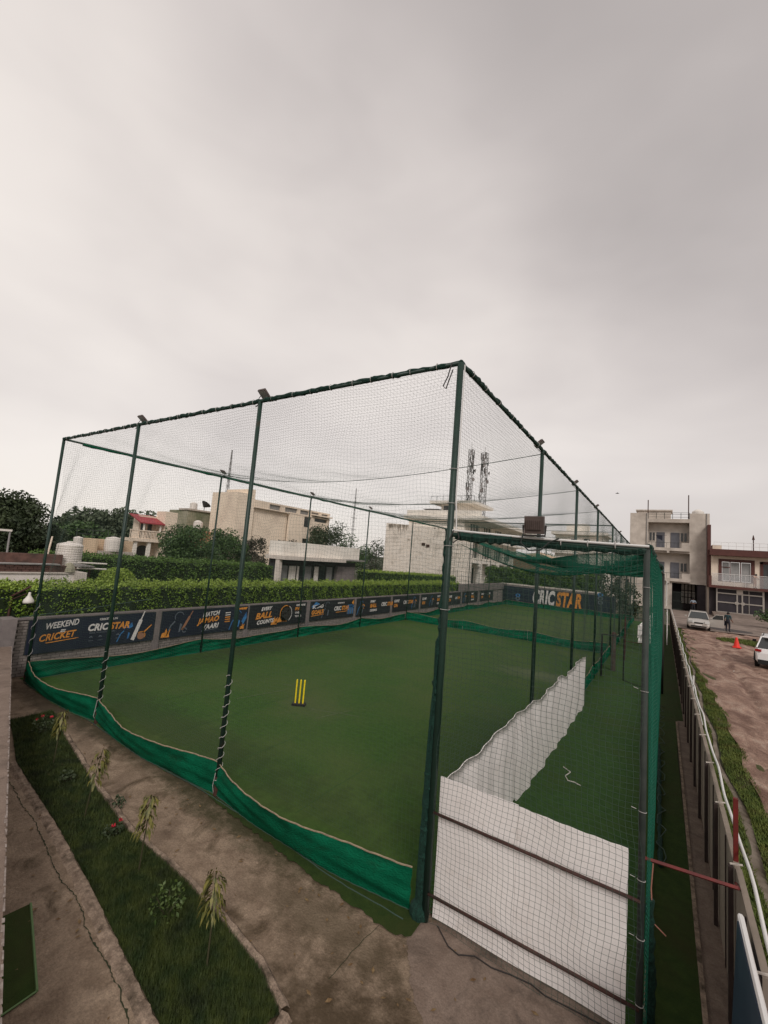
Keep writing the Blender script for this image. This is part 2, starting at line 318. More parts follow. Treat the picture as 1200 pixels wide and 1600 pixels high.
# ------------------------------------------------------------------ ground
W, H, L1, L2 = 12.43, 6.85, 21.1, 43.4
YR = [0, 4.68, 9.42, 14.71, 21.1, 26.6, 32.1, 37.7, L2]
YL = [0, 5.39, 10.61, 15.71, 21.1, 26.6, 32.1, 37.7, L2]
struct(sheet('ground', [(-1500, -1500), (1500, -1500), (1500, 1500), (-1500, 1500)], -.03, M['earth']))
def jag(n, a, b, amp):
    return [(a[0] + (b[0] - a[0]) * i / n + random.uniform(-amp, amp) * 0, a[1] + (b[1] - a[1]) * i / n + random.uniform(-amp, amp)) for i in range(n + 1)]
struct(sheet('concrete_yard', [(-14, -6), (2.95, -6), (2.95, .35), (-14, .35)], -.012, M['concrete']))
field = struct(sheet('playing_turf', [(x_, -.13 * abs(math.sin(math.pi * (x_ + 8.24) / 4.2)) * (-12.4 < x_ < -3.95) + (-.03 if x_ < -3.2 else -.04 - .26 * min(1, (x_ + 3.2) / 2.2)) + random.uniform(-.02, .02)) for x_ in np.linspace(-12.75, -.02, 120)] + [(0.0, L2 + .1), (-12.75, L2 + .1)], .004, M['turf']))
mb = MB(); fp = [(x_, float(np.interp(x_, [-4.2, -3.4, -2.4, -1.9, -1.2, -.6, -.25, -.02], [-.06, -.17, -.26, -.31, -.36, -.38, -.42, -.32])) + random.uniform(-.028, .028)) for x_ in np.linspace(-4.2, -.02, 90)]; mb.add([(p[0], p[1], .009) for p in fp + [(-.02, .02)]], [tuple(range(91))]); mb.build('worn_fringe', M['turf3'], field)
lane = struct(sheet('lane_turf', [(.0, .12), (2.2, .12), (2.2, L2), (.0, L2)], .008, M['turf2']))
sidep = struct(sheet('side_path_turf', [(2.2, .0), (2.66, -.1), (2.67, 3), (2.64, 8), (2.7, 11.2), (2.86, 11.3), (2.86, L2), (2.2, L2)], .012, M['turf3']))
kb = MB(); kb.box(2.665, 2.71, -.3, 11.0, -.01, .035); struct(kb.build('path_kerb', M['kerb']))
struct(sheet('fence_footing', [(2.71, -.5), (3.0, -.5), (3.0, 45), (2.71, 45)], .006, M['concrete_clean']))
kb = MB(); kb.box(2.185, 2.215, .3, 7.4, 0, .05); struct(kb.build('lane_edge_strip', M['kerb']))
# pale cement apron by the corner
struct(sheet('cement_apron', [(-.15, -.12), (.2, .12), (2.66, .12), (2.66, -1.6)] + [(float(np.interp(k_, [0, 20, 35, 48, 60, 70], [1.2, .75, .35, .12, .0, -.15])) + random.uniform(-.018, .018), float(np.interp(k_, [0, 20, 35, 48, 60, 70], [-1.5, -1.15, -.9, -.6, -.40, -.20])) + random.uniform(-.018, .018)) for k_ in range(70)], -.006, M['concrete_clean']))
# faded crease lines on the turf
def mark(x0, y0, x1, y1, wd=.03):
    d = Vector((x1 - x0, y1 - y0, 0)).normalized(); n = Vector((-d.y, d.x, 0)) * wd / 2
    mb = MB(); mb.add([(x0 + n.x, y0 + n.y, .009), (x0 - n.x, y0 - n.y, .009), (x1 - n.x, y1 - n.y, .009), (x1 + n.x, y1 + n.y, .009)], [(0, 1, 2, 3)])
    mb.build('crease_line', M['chalk'], field)
for xs_ in np.arange(-10.6, -.3, 2.0):
    mb = MB(); pts = [(xs_ + .012 * math.sin(k * 1.7), k * .5) for k in range(1, 86)]
    mb.add([q for p in pts for q in ((p[0] - .008, p[1], .0075), (p[0] + .008, p[1], .0075))], [(2 * k, 2 * k + 1, 2 * k + 3, 2 * k + 2) for k in range(84)]); mb.build('turf_seam', M['turf2'], field)
mark(-7.45, 3.17, -7.1, 4.7); mark(-7.5, 4.95, -7.1, 5.25); mark(-5.6, 4.0, -4.3, 4.55); mark(-5.0, 3.65, -4.7, 4.75); mark(-5.9, 4.05, -5.45, 4.1)
mark(-2.7, 12.6, -.9, 12.7, .05); mark(-3.5, 13.6, -2.0, 12.9, .04)
# ------------------------------------------------------------------ grass strip with kerbs
GL = [(-9.6, -1.15), (-8.83, -1.31), (-7.42, -1.66), (-4.74, -1.94), (-3.2, -2.15), (-2.52, -2.26), (-1.27, -2.45), (-.85, -2.42)]
GR = [(-9.6, -.35), (-8.73, -.5), (-7.99, -.71), (-5.53, -1.16), (-4.06, -1.37), (-2.6, -1.40), (-1.8, -1.48), (-1.09, -1.58), (-.57, -1.75)]
struct(sheet('planting_bed', GL + GR[::-1], 0.0, M['soil']))
def rough_kerb(name, pts, wd, side, h=.045):
    vs = []; fs = []; P = []
    for i in range(len(pts) - 1):
        n = max(2, int(math.dist(pts[i], pts[i + 1]) / .09))
        for j in range(n): P.append((pts[i][0] + (pts[i + 1][0] - pts[i][0]) * j / n, pts[i][1] + (pts[i + 1][1] - pts[i][1]) * j / n))
    P.append(pts[-1])
    for i, p in enumerate(P):
        q = P[min(i + 1, len(P) - 1)]; o = P[max(i - 1, 0)]
        t = Vector((q[0] - o[0], q[1] - o[1])).normalized(); n = Vector((-t.y, t.x)) * side
        a = random.uniform(-.010, .010); b = wd * random.uniform(.9, 1.08); hh = h * random.uniform(.8, 1.15)
        vs += [(p[0] + n.x * a, p[1] + n.y * a, -.02), (p[0] + n.x * (a + .01), p[1] + n.y * (a + .01), hh), (p[0] + n.x * b * .6, p[1] + n.y * b * .6, hh * .95), (p[0] + n.x * b, p[1] + n.y * b, -.014)]
    for i in range(len(P) - 1):
        for j in range(3): fs.append((i * 4 + j, i * 4 + j + 1, i * 4 + 5 + j, i * 4 + 4 + j))
    mb = MB(); mb.add(vs, fs); return struct(mb.build(name, M['kerb'], smooth=False))
rough_kerb('bed_kerb', [(-8.0, -.71)] + GR[3:] , .11, 1)
rough_kerb('bed_kerb', [(-.57, -1.75), (-.5, -2.0), (-.62, -2.25), (-.85, -2.42)], .12, 1)
rough_kerb('bed_kerb', GL[2:], .135, -1, .012)
# long crack beside the bed
cp = []
offy = 0
for i in range(260):
    t = i / 259; x = -8.6 + 7.6 * t; y = np.interp(x, [p[0] for p in GL], [p[1] for p in GL]) - .175 + offy; offy = max(-.05, min(.05, offy + random.uniform(-.012, .012))); cp.append((x, y))
mb = MB(); vs = []
for i, (x, y) in enumerate(cp):
    wd = random.uniform(.0015, .0075) * (1 if random.random() < .9 else 2.2); vs += [(x, y - wd, -.007), (x, y + wd, -.007)]
mb.add(vs, [(2 * i, 2 * i + 2, 2 * i + 3, 2 * i + 1) for i in range(len(cp) - 1)]); mb.build('crack', M['soil'], bpy.data.objects['concrete_yard'])

def leafmesh_(name, Pn, size):
    n = len(Pn); a = rng.uniform(0, 6.28, n); b = np.stack([np.cos(a), np.sin(a), rng.uniform(-.2, .2, n)], 1); c = np.stack([-np.sin(a), np.cos(a), rng.uniform(.0, .5, n)], 1) * .45; s_ = (size * rng.uniform(.4, 1.2, n))[:, None]
    V = np.stack([Pn - b * s_, Pn + c * s_, Pn + b * s_, Pn - c * s_ * np.array([1, 1, 0])], 1); return npmesh(name, V.reshape(-1, 3), np.arange(n * 4).reshape(-1, 4), mat('dead_leaf', (.10, .05, .02), .8, (.22, .15, .07), 20))
ck = [on(u_, v_, 2, -.008) for u_, v_ in ((592, 1446), (580, 1458), (569, 1466), (560, 1478), (549, 1487), (541, 1499), (534, 1506), (522, 1521), (513, 1530))]
mb = MB(); mb.add([q for p in ck for q in ((p[0] - .003, p[1], -.008), (p[0] + .003, p[1] + .002, -.008))], [(2 * i, 2 * i + 1, 2 * i + 3, 2 * i + 2) for i in range(len(ck) - 1)]); mb.build('crack', M['soil'], bpy.data.objects['concrete_yard'])
def blades(name, pts_xy, zf, h0, h1, wd, m, lean=.5):
    n = len(pts_xy); a = rng.uniform(0, 2 * np.pi, n); h = rng.uniform(h0, h1, n); ln = rng.uniform(.1, lean, n) * h
    d = np.stack([np.cos(a), np.sin(a)], 1); p = np.stack([-d[:, 1], d[:, 0]], 1) * wd
    b = np.asarray(pts_xy); z = zf
    V = np.zeros((n, 3, 3)); V[:, 0, :2] = b - p; V[:, 1, :2] = b + p; V[:, 2, :2] = b + d * ln[:, None]
    V[:, 0, 2] = z; V[:, 1, 2] = z; V[:, 2, 2] = z + h
    o = npmesh(name, V.reshape(-1, 3), np.arange(n * 3).reshape(-1, 3), m); o['kind'] = 'stuff'; return o
n = 130000
x = rng.uniform(-9.6, -.6, n); x = np.where(rng.random(n) < .5, rng.uniform(-4, -.6, n), x)
lo = np.interp(x, [p[0] for p in GL], [p[1] for p in GL]); hi = np.interp(x, [p[0] for p in GR], [p[1] for p in GR])
y = lo + (hi - lo) * rng.random(n)
g = blades('bed_grass', np.stack([x, y], 1), 0.0, .02, .075, .0032, M['grass'], 1.0); tag(g, 'dark green grass filling the narrow planting bed beside the cage', 'grass')

n = 260; px_ = rng.uniform(-8.5, 1.5, n); py_ = rng.uniform(-3.2, -.1, n)
tag(leafmesh_('fallen_leaves', np.stack([px_, py_, np.full(n, .004)], 1), .035), 'dry brown leaves scattered on the concrete path', 'leaves')['kind'] = 'stuff'
hp = [on(u_, v_, 2, .01) for u_, v_ in ((684, 1447), (700, 1478), (716, 1492), (742, 1494), (768, 1512), (800, 1524), (830, 1538), (852, 1556), (880, 1570), (915, 1588), (960, 1612))]
mb = MB(); mb.tube(hp, .007, 5); tag(mb.build('net_hem_cord', M['darkmetal']), 'dark wavy hem cord of the lane net lying on the concrete before the white panel', 'cord')
# small green mat on the left path
t = sheet('floor_mat', [(-3.68, -3.3), (-3.62, -2.66), (-2.50, -2.93), (-2.47, -3.6)], .0, M['turf3'])
mb = MB(); mb.prism([(0, 0), (1.0, -.0), (1.0, .9), (0, .9)], (0, 0, 0), (1, 0, 0), (0, 1, 0), .0); bpy.data.objects.remove(t)
mb = MB(); mt = thing('turf_mat', (-3, -3, 0), 'small dark green turf mat with pale green edge lying on the path', 'mat')
a, b, c, d = (-3.70, -3.6, .006), (-3.62, -2.64, .006), (-2.45, -2.96, .006), (-2.42, -3.7, .006)
mb.add([a, b, c, d, *[(p[0], p[1], -.008) for p in (a, b, c, d)]], [(3, 2, 1, 0), (0, 1, 5, 4), (1, 2, 6, 5), (2, 3, 7, 6), (3, 0, 4, 7)]); mb.build('mat_sheet', M['turf3'], mt)
mb = MB(); mb.tube([b, c], .012, 6); mb.tube([c, d], .008, 6); mb.build('edge_binding', mat('pale_green_binding', (.12, .20, .08), .8), mt)

# low wall at the left edge of the picture
ta, tb = Vector((-12.32, -.46)), Vector((-1.0, -3.75)); td = (tb - ta).normalized(); tn = Vector((td.y, -td.x))
wl = thing('parapet_wall', (-6, -3, 0), 'low stained concrete parapet wall along the left edge of the yard', 'wall')
mb = MB(); vs = []
NW = 150
for i in range(NW + 1):
    p = ta + (tb - ta) * i / NW; e_ = random.uniform(-.006, .008); q = p + tn * 3.0
    vs += [(p.x - tn.x * e_, p.y - tn.y * e_, -.02), (p.x - tn.x * e_, p.y - tn.y * e_, 1.0), (q.x, q.y, 1.0), (q.x, q.y, -.02)]
mb.add(vs, [(i * 4 + j, i * 4 + (j + 1) % 4, i * 4 + 4 + (j + 1) % 4, i * 4 + 4 + j) for i in range(NW) for j in range(4)] + [(0, 3, 2, 1), tuple(NW * 4 + k for k in range(4))]); mb.build('wall_body', M['concrete_clean'], wl)
mb = MB()
for i in range(NW):
    if random.random() < .93:
        p = ta + (tb - ta) * (i + random.choice([0, 0, random.uniform(0, .6)])) / NW; q = ta + (tb - ta) * (i + random.choice([1, 1, 1, .7])) / NW; k_ = random.uniform(.001, .010) * random.choice([1, 1, 2.2])
        mb.add([(p.x - tn.x * .009, p.y - tn.y * .009, 1.001), (q.x - tn.x * .009, q.y - tn.y * .009, 1.001), (q.x + tn.x * k_, q.y + tn.y * k_, 1.004), (p.x + tn.x * k_, p.y + tn.y * k_, 1.004)], [(0, 1, 2, 3)])
mb.build('chipped_edge', mat('chipped_limewash', (.34, .29, .26), .9, (.16, .12, .10), 14), wl)

# ------------------------------------------------------------------ brick boundary wall (left) with banners
WX = -12.92
bw = thing('brick_wall', (WX, 20, 0), 'long grey painted brick wall behind the row of banners', 'wall')
mb = MB(); mb.box(WX - .2, WX - .012, -.3, 45, 0, 1.58); mb.build('wall_core', M['mortar'], bw)
mb = MB(); nb = 0
z = .0; row = 0
while z < 1.5:
    y = -.3 + (row % 2) * .11
    while y < 22:
        l = .21
        mb.box(WX - .02, WX + random.uniform(-.004, .006), y, y + l, z + .006, z + .074); y += .225
    z += .082; row += 1
mb.build('brickwork', M['brick'], bw, kind='stuff')
mb = MB(); mb.box(WX - .021, WX + .002, 22, 45, 0, 1.5); mb.build('render_coat', M['brick'], bw)
mb = MB(); mb.box(WX - .24, WX + .03, -.3, 45, 1.58, 1.62); mb.build('coping', M['plaster'], bw)
for y in (3.82, 7.83, 11.67, 15.67, 19.75, 23.8, 28.5, 31.7, 36.1):
    mb = MB(); mb.box(WX - .005, WX + .055, y - .13, y + .13, 0, 1.579); mb.build('pier', M['plaster'], bw)
mb = MB(); mb.box(WX - .30, WX + .22, -.62, -.301, 0, 1.66); mb.build('end_pillar', M['plaster'], bw)
mb = MB(); mb.box(WX - .2, WX + .1, 31.5, 45, 1.621, 2.28); mb.build('raised_section', M['plaster'], bw)

def text(s, size, m, parent, o, xd, yd, shear=0, bold=0, sx=1, ext=.004, rot=0, align='LEFT'):
    cu = bpy.data.curves.new('t', 'FONT'); cu.body = s; cu.size = size; cu.shear = shear; cu.offset = bold * 1.25; cu.extrude = ext / 2; cu.space_character = 1 + 1.6 * bold / size; cu.align_x = align; cu.resolution_u = 3
    ob = bpy.data.objects.new('t', cu); col.objects.link(ob)
    xd, yd = Vector(xd), Vector(yd); nd = xd.cross(yd)
    R = Matrix((xd, yd, nd)).transposed().to_4x4(); loc = Vector([float(c) for c in o])
    Mx = Matrix.Translation(loc) @ R @ Matrix.Rotation(rot, 4, 'Z') @ Matrix.Diagonal((sx, 1, 1, 1))
    bpy.context.view_layer.update()
    me = bpy.data.meshes.new_from_object(ob.evaluated_get(bpy.context.evaluated_depsgraph_get()))
    for v_ in me.vertices:                                        # trim mitre spikes of the thickened outlines
        v_.co.y = min(max(v_.co.y, -.25 * size), 1.0 * size); v_.co.x = min(max(v_.co.x, -.15 * size), len(s) * size * .85)
    off = Vector((0, 0, 0)); p = parent
    while p is not None: off += p.location; p = p.parent
    me.transform(Matrix.Translation(-off) @ Mx); me.name = 'lettering'; me.materials.clear(); me.materials.append(m)
    bpy.data.objects.remove(ob)
    r = bpy.data.objects.new('lettering', me); col.objects.link(r); r.parent = parent; return r

BX = WX + .072
YD, ZD = (0, 1, 0), (0, 0, 1)
def banner(y0, y1, z0, z1, m, label):
    b = thing('wall_banner', (BX, (y0 + y1) / 2, z0), label, 'banner', 'printed banners along the brick wall')
    # sheet stretched on a thin tube frame, very slightly buckled
    nx = 16; vs = []; f = []
    for i in range(nx + 1):
        for j in range(5):
            y = y0 + (y1 - y0) * i / nx; z = z0 + (z1 - z0) * j / 4
            vs.append((BX + .004 * math.sin(i * 1.1 + j), y, z))
    for i in range(nx):
        for j in range(4): f.append((i * 5 + j, (i + 1) * 5 + j, (i + 1) * 5 + j + 1, i * 5 + j + 1))
    mb = MB(); mb.add(vs, f); mb.build('printed_sheet', m, b, smooth=True)
    mb = MB()
    for p, q in (((y0, z0), (y1, z0)), ((y1, z0), (y1, z1)), ((y1, z1), (y0, z1)), ((y0, z1), (y0, z0))):
        mb.tube([(BX - .012, p[0], p[1]), (BX - .012, q[0], q[1])], .013, 6)
    mb.build('frame', M['postgrey'], b); return b
TX = BX + .010
def T(b, s, y, z, size, m, **k): return text(s, size, m, b, (TX, y, z), YD, ZD, **k)
def P(b, pts, m, name='print'):
    mb = MB(); mb.prism(pts, (TX, 0, 0), YD, ZD, .003); return mb.build(name, m, b)
def logo(b, y, z, size):
    T(b, 'CRIC', y, z, size, M['pwhite'], bold=size * .035, shear=.2, sx=.86); T(b, 'STAR', y + size * 2.27, z, size, M['porange'], bold=size * .035, shear=.2, sx=.86)
def arc(b, cy, cz, r, a0, a1, wd, m, n=14, name='print'):
    pts = [(cy + r * math.cos(rad(a0 + (a1 - a0) * i / n)), cz + r * math.sin(rad(a0 + (a1 - a0) * i / n))) for i in range(n + 1)]
    pts += [(cy + (r - wd) * math.cos(rad(a1 - (a1 - a0) * i / n)), cz + (r - wd) * math.sin(rad(a1 - (a1 - a0) * i / n))) for i in range(n + 1)]
    P(b, pts, m, name)
def batsman(b, y, z, s, mline, mir=1):
    # outlined figure in a helmet holding a bat
    arc(b, y, z + .62 * s, .17 * s, 20, 210, .025 * s, mline)
    P(b, [(y - .16 * s * mir, z + .5 * s), (y - .30 * s * mir, z + .35 * s), (y - .42 * s * mir, z + .02 * s), (y - .38 * s * mir, z + .02 * s), (y - .26 * s * mir, z + .33 * s), (y - .13 * s * mir, z + .46 * s)][::(1 if mir > 0 else -1)], mline)
    P(b, [(y + .05 * s, z + .40 * s), (y + .13 * s, z + .36 * s), (y + .08 * s, z + .12 * s), (y + .02 * s, z + .1 * s)], mline)
def bat(b, y, z, l, ang, m):
    c, s_ = math.cos(rad(ang)), math.sin(rad(ang)); q = lambda a, d: (y + a * c - d * s_, z + a * s_ + d * c)
    P(b, [q(0, -.06 * l), q(.68 * l, -.06 * l), q(.72 * l, -.02 * l), q(l, -.02 * l), q(l, .02 * l), q(.72 * l, .02 * l), q(.68 * l, .06 * l), q(0, .06 * l)], m)
def flame(b, y, z, s, m):
    P(b, [(y, z), (y + .9 * s, z), (y + .8 * s, z + .35 * s), (y + .95 * s, z + .8 * s), (y + .6 * s, z + .55 * s), (y + .5 * s, z + .9 * s), (y + .35 * s, z + .5 * s), (y + .1 * s, z + .45 * s)], m)
# 1
b = banner(.02, 3.70, .60, 1.565, M['navy'], 'dark navy banner at the near end of the brick wall reading WEEKEND = CRICKET')
T(b, 'WEEKEND', .42, 1.27, .25, M['pwhite'], shear=.3, bold=.004, sx=.72, rot=.10)
T(b, '=', .80, 1.12, .22, M['pwhite'], shear=.3, bold=.006)
T(b, 'CRICKET', .30, .93, .27, M['porange'], shear=.3, bold=.006, sx=.82, rot=.08)
P(b, [(.50, .865), (1.25, .93), (1.35, .96), (.48, .89)], M['porange'])
logo(b, 1.55, 1.12, .29)
T(b, 'CRICSTAR.IN', 1.87, 1.43, .09, M['pwhite'], bold=.002)
T(b, 'BOOK YOUR SLOT  TODAY', 1.62, 1.03, .06, M['pgrey'], bold=.001)
for i in range(4): arc(b, 1.68 + i * .27, .90, .05, 0, 180, .03, M['pgrey'], 8); T(b, 'ARENA', 1.62 + i * .27, .79, .045, M['pgrey'])
bat(b, 2.98, .68, 1.0, 72, M['pwhite']); arc(b, 3.26, .80, .13, 0, 359, .13, M['pbrown'], 20); arc(b, 3.26, .80, .15, -30, 140, .03, M['porange'])
P(b, [(3.32, .86), (3.6, 1.13), (3.58, 1.15), (3.29, .90)], M['porange']); batsman(b, 2.78, .66, .75, M['pblue'])
P(b, [(2.72, 1.12), (2.84, 1.2), (2.9, 1.28), (2.95, 1.14), (2.84, 1.08)], M['pblue'])
# 2
b = banner(3.94, 7.80, .60, 1.57, M['navy'], 'navy banner second from the near end reading MATCH JAMAO YAAR! beside a batsman outline')
batsman(b, 4.62, .66, 1.1, M['pgrey']); bat(b, 4.78, .84, .78, 62, M['pbrown']); flame(b, 3.98, .63, .36, M['porange'])
arc(b, 4.88, .83, .10, 0, 320, .04, M['pgrey'])
T(b, 'MATCH', 5.6, 1.26, .23, M['pwhite'], shear=.3, bold=.008, sx=.9, rot=.07); T(b, 'JAMAO', 5.42, 1.0, .28, M['porange'], shear=.3, bold=.009, sx=1.0, rot=.08); T(b, 'YAAR!', 5.62, .76, .25, M['pwhite'], shear=.3, bold=.009, sx=1.0, rot=.07)
P(b, [(5.6, .70), (6.3, .74), (6.3, .76), (5.6, .73)], M['pgrey'])
for i in range(5): P(b, [(6.65, 1.33 - i * .09), (6.9, 1.34 - i * .09), (6.9, 1.38 - i * .09), (6.65, 1.37 - i * .09)], M['pwhite'] if i < 2 else M['porange'])
batsman(b, 7.3, .62, 1.0, M['pblue']); P(b, [(7.5, .95), (7.72, 1.33), (7.77, 1.1), (7.6, .8)], M['pblue']); flame(b, 7.45, .62, .25, M['porange']); P(b, [(7.1, 1.5), (7.76, 1.54), (7.7, 1.44), (7.3, 1.45)], M['porange'])
# 3
b = banner(7.90, 11.50, .58, 1.58, M['black'], 'black banner reading EVERY BALL COUNTS with an orange splash round a ball')
T(b, 'EVERY', 8.55, 1.32, .20, M['pwhite'], shear=.3, bold=.008, rot=.05); T(b, 'BALL', 8.25, .96, .36, M['porange'], shear=.3, bold=.012, sx=1.15, rot=.05); T(b, 'COUNTS', 8.35, .72, .23, M['pwhite'], shear=.3, bold=.008, sx=1.0, rot=.05)
arc(b, 10.1, 1.1, .40, 60, 250, .10, M['porange'], 18); arc(b, 10.1, 1.1, .40, -60, 80, .03, M['pwhite'], 18); arc(b, 10.1, 1.1, .36, 0, 359, .36, M['darkmetal'], 20)
P(b, [(9.8, 1.0), (10.4, 1.34), (10.42, 1.32), (9.82, .97)], M['pwhite']); flame(b, 9.2, .64, .42, M['porange']); P(b, [(9.4, .68), (9.9, .75), (10.2, .72), (10.0, .9), (9.75, 1.0)], M['porange'])
T(b, 'ONE MORE', 10.75, 1.42, .12, M['pwhite'], bold=.005); T(b, 'FIVE', 10.7, 1.22, .19, M['porange'], bold=.007, sx=1.1); T(b, 'OVER', 10.72, 1.05, .13, M['pwhite'], bold=.004); T(b, 'TO GO', 10.72, .88, .13, M['pwhite'], bold=.004)
# 4
b = banner(11.80, 15.55, .60, 1.57, M['black'], 'black banner with a blue player group and the orange word GOALS')
T(b, 'SQUAD', 11.95, 1.22, .24, M['pwhite'], shear=.2, bold=.009, rot=.03); T(b, 'GOALS', 11.9, .92, .28, M['porange'], shear=.2, bold=.012, rot=.03); P(b, [(11.9, .82), (12.9, .88), (12.9, .90), (11.9, .86)], M['porange'])
batsman(b, 13.15, .66, 1.1, M['pgrey']); P(b, [(11.86, 1.3), (12.2, 1.55), (12.5, 1.45), (12.1, 1.25)], M['pblue']); T(b, 'CRICSTAR.IN', 14.0, 1.38, .10, M['pwhite'], bold=.003)
logo(b, 13.72, 1.02, .30); P(b, [(13.9, .90), (14.9, .92), (14.9, .95), (13.9, .93)], M['porange'])
for i in range(6): arc(b, 14.95 + i * .1, 1.15 + .05 * (i % 2), .09, 0, 340, .06, M['pblue']); P(b, [(14.9 + i * .1, .75), (14.98 + i * .1, .75), (15.0 + i * .1, 1.05), (14.9 + i * .1, 1.08)], M['pblue'] if i % 2 else M['pgrey'])
P(b, [(15.3, 1.4), (15.5, 1.55), (15.5, 1.2)], M['porange'])
def small_banner(y0, y1, label, order, m=None):
    b = banner(y0, y1, .56, 1.56, m or M['black'], label); wd = (y1 - y0)
    for k, s in enumerate(order):
        c = y0 + wd * (k + .12) / len(order)
        if s == 'logo': logo(b, c, 1.02, wd * .085)
        elif s == 'ball': T(b, 'EVERY', c, 1.30, .18, M['pwhite'], shear=.2, bold=.008); T(b, 'BALL', c, 1.0, .30, M['porange'], shear=.2, bold=.012); T(b, 'COUNTS', c, .75, .18, M['pwhite'], shear=.2, bold=.008)
        elif s == 'goal': T(b, 'GAME', c, 1.18, .24, M['pwhite'], bold=.008, shear=.2); T(b, 'ON', c, .86, .30, M['porange'], bold=.012, shear=.2)
        elif s == 'man': batsman(b, c + .35, .62, 1.05, M['pblue']); P(b, [(c + .3, .7), (c + .5, .72), (c + .6, 1.2), (c + .35, 1.15)], M['pgrey']); arc(b, c + .55, 1.1, .14, 0, 300, .05, M['porange'])
    return b
small_banner(15.80, 19.60, 'black banner reading EVERY BALL COUNTS with a blue player at its left end', ['man', 'ball', 'logo'])
small_banner(19.90, 23.65, 'black banner just before the dividing net with orange lettering and a batting figure at right', ['goal', 'logo', 'man'])
small_banner(23.95, 27.80, 'black banner just beyond the dividing net with two figures in its middle', ['goal', 'man', 'ball'])
small_banner(28.7, 31.5, 'black banner largely hidden by the near corner post', ['goal', 'logo'])
small_banner(31.95, 35.7, 'dark banner on the raised grey section of wall second from the far corner', ['man', 'ball'])
small_banner(36.5, 40.4, 'dark banner with two orange emblems nearest the far corner of the wall', ['goal', 'goal'])

# ------------------------------------------------------------------ far end wall and large banner
fw = thing('end_wall', (-7, L2 + .6, 0), 'pale low wall across the far end of the turf behind the large banner', 'wall')
mb = MB(); mb.box(-13.1, -3.0, L2 + .5, L2 + .7, 0, 2.2); mb.build('wall_body', M['plaster'], fw)
mb = MB(); mb.box(-13.1, -3.0, L2 + .45, L2 + .75, 2.2, 2.34); mb.build('coping', M['cement2'], fw)
FY = L2 + .38
a = on(780, 930, 1, FY); c = on(962, 955, 1, FY)
fb = thing('large_banner', (-7, FY, 0), 'large dark banner reading CRICSTAR at the far end of the turf', 'banner')
mb = MB(); mb.box(a[0], c[0], FY, FY + .02, .3, 2.03); mb.build('printed_sheet', M['navy'], fb)
p0, p1 = on(832, 944, 1, FY - .02), on(909, 944, 1, FY - .02); zt = on(832, 920, 1, FY - .02)[2]; zb = on(832, 942, 1, FY - .02)[2]
hh = (zt - zb) * 1.36; wdt = p1[0] - p0[0]
XD = (1, 0, 0)
t1 = text('CRIC', hh, M['pwhite'], fb, (p0[0], FY - .01, zb), XD, ZD, shear=.18, bold=hh * .035)
t2 = text('STAR', hh, M['porange'], fb, (p0[0] + wdt * .49, FY - .01, zb), XD, ZD, shear=.18, bold=hh * .035)
for tt, x0_, w_ in ((t1, p0[0], wdt * .47), (t2, p0[0] + wdt * .49, wdt * .51)):
    xs = [v.co.x for v in tt.data.vertices]; k_ = w_ / (max(xs) - min(xs)); m0 = min(xs)
    for v in tt.data.vertices: v.co.x = (v.co.x - m0) * k_ + (x0_ - fb.location.x)
text('YOUR TEAM  OUR ARENA', .26, M['pwhite'], fb, (p0[0] + wdt * .2, FY - .01, zb - .38), XD, ZD, bold=.006)
for uu in (809, 938):
    q = on(uu, 935, 1, FY - .01)
    for dz, m in ((.35, M['pblue']), (0, M['pgrey']), (-.42, M['pgrey'])):
        pts = [(q[0] + .26 * math.cos(i * .52), q[2] + dz + .2 * math.sin(i * .52)) for i in range(12)]
        mb = MB(); mb.prism(pts, (0, FY - .004, 0), XD, ZD, .003); mb.build('emblem', m, fb)
        mb = MB(); mb.prism([(p[0] * .5 + q[0] * .5, (p[1] + q[2] + dz) / 2) for p in pts], (0, FY - .008, 0), XD, ZD, .003); mb.build('emblem', M['navy'], fb)
# tube frame at the far right, goal-like
gf = thing('practice_goal_frame', (-1.7, 40, 0), 'pale tube frame with dark netting standing at the far right corner of the turf', 'goal frame')
mb = MB(); mb.tube([(-2.75, 40, .3), (-2.75, 40, 1.8), (-.72, 40, 1.8), (-.72, 40, .25)], .035, 6); mb.tube([(-.72, 40, .3), (-1.35, 40.2, .3)], .03, 6); mb.build('tube', M['postgrey'], gf)

# ------------------------------------------------------------------ netting generator
def net(name, O, U, V, lu, lv, cell, ku, kv, r, m, disp, label=None, parent=None, half=0):
    O, U, V = (np.array(a, float) for a in (O, U, V)); Nn = np.cross(U, V)
    def strands(D, E, ld, le, k, swap):
        ns = int(round(le / cell)) + 1; nn = max(2, int(round(ld / (cell * k))) + 1)
        s = np.linspace(0, ld, nn)[None, :].repeat(ns, 0); t = (np.linspace(0, le, ns))[:, None].repeat(nn, 1)
        su, sv = (t, s) if swap else (s, t)
        base = O + U * su[..., None] + V * sv[..., None] + disp(su, sv)
        rings = [base + r * (math.cos(a) * E + math.sin(a) * Nn) for a in (0.5, 2.6, 4.7)]
        A = np.stack(rings, 2)                                    # ns, nn, 3, xyz
        idx = np.arange(ns * nn * 3).reshape(ns, nn, 3); f = []
        for j in range(3):
            q = (j + 1) % 3
            f.append(np.stack([idx[:, :-1, j], idx[:, 1:, j], idx[:, 1:, q], idx[:, :-1, q]], -1).reshape(-1, 4))
        return A.reshape(-1, 3), np.concatenate(f)
    a, fa = strands(U, V, lu, lv, ku, False); b, fb_ = strands(V, U, lv, lu, kv, True)
    o = npmesh(name, np.concatenate([a, b]), np.concatenate([fa, fb_ + len(a)]), m, parent)
    if label: tag(o, label, 'net')
    return o
def dv(x, y, z): return np.stack([x, y, z], -1)
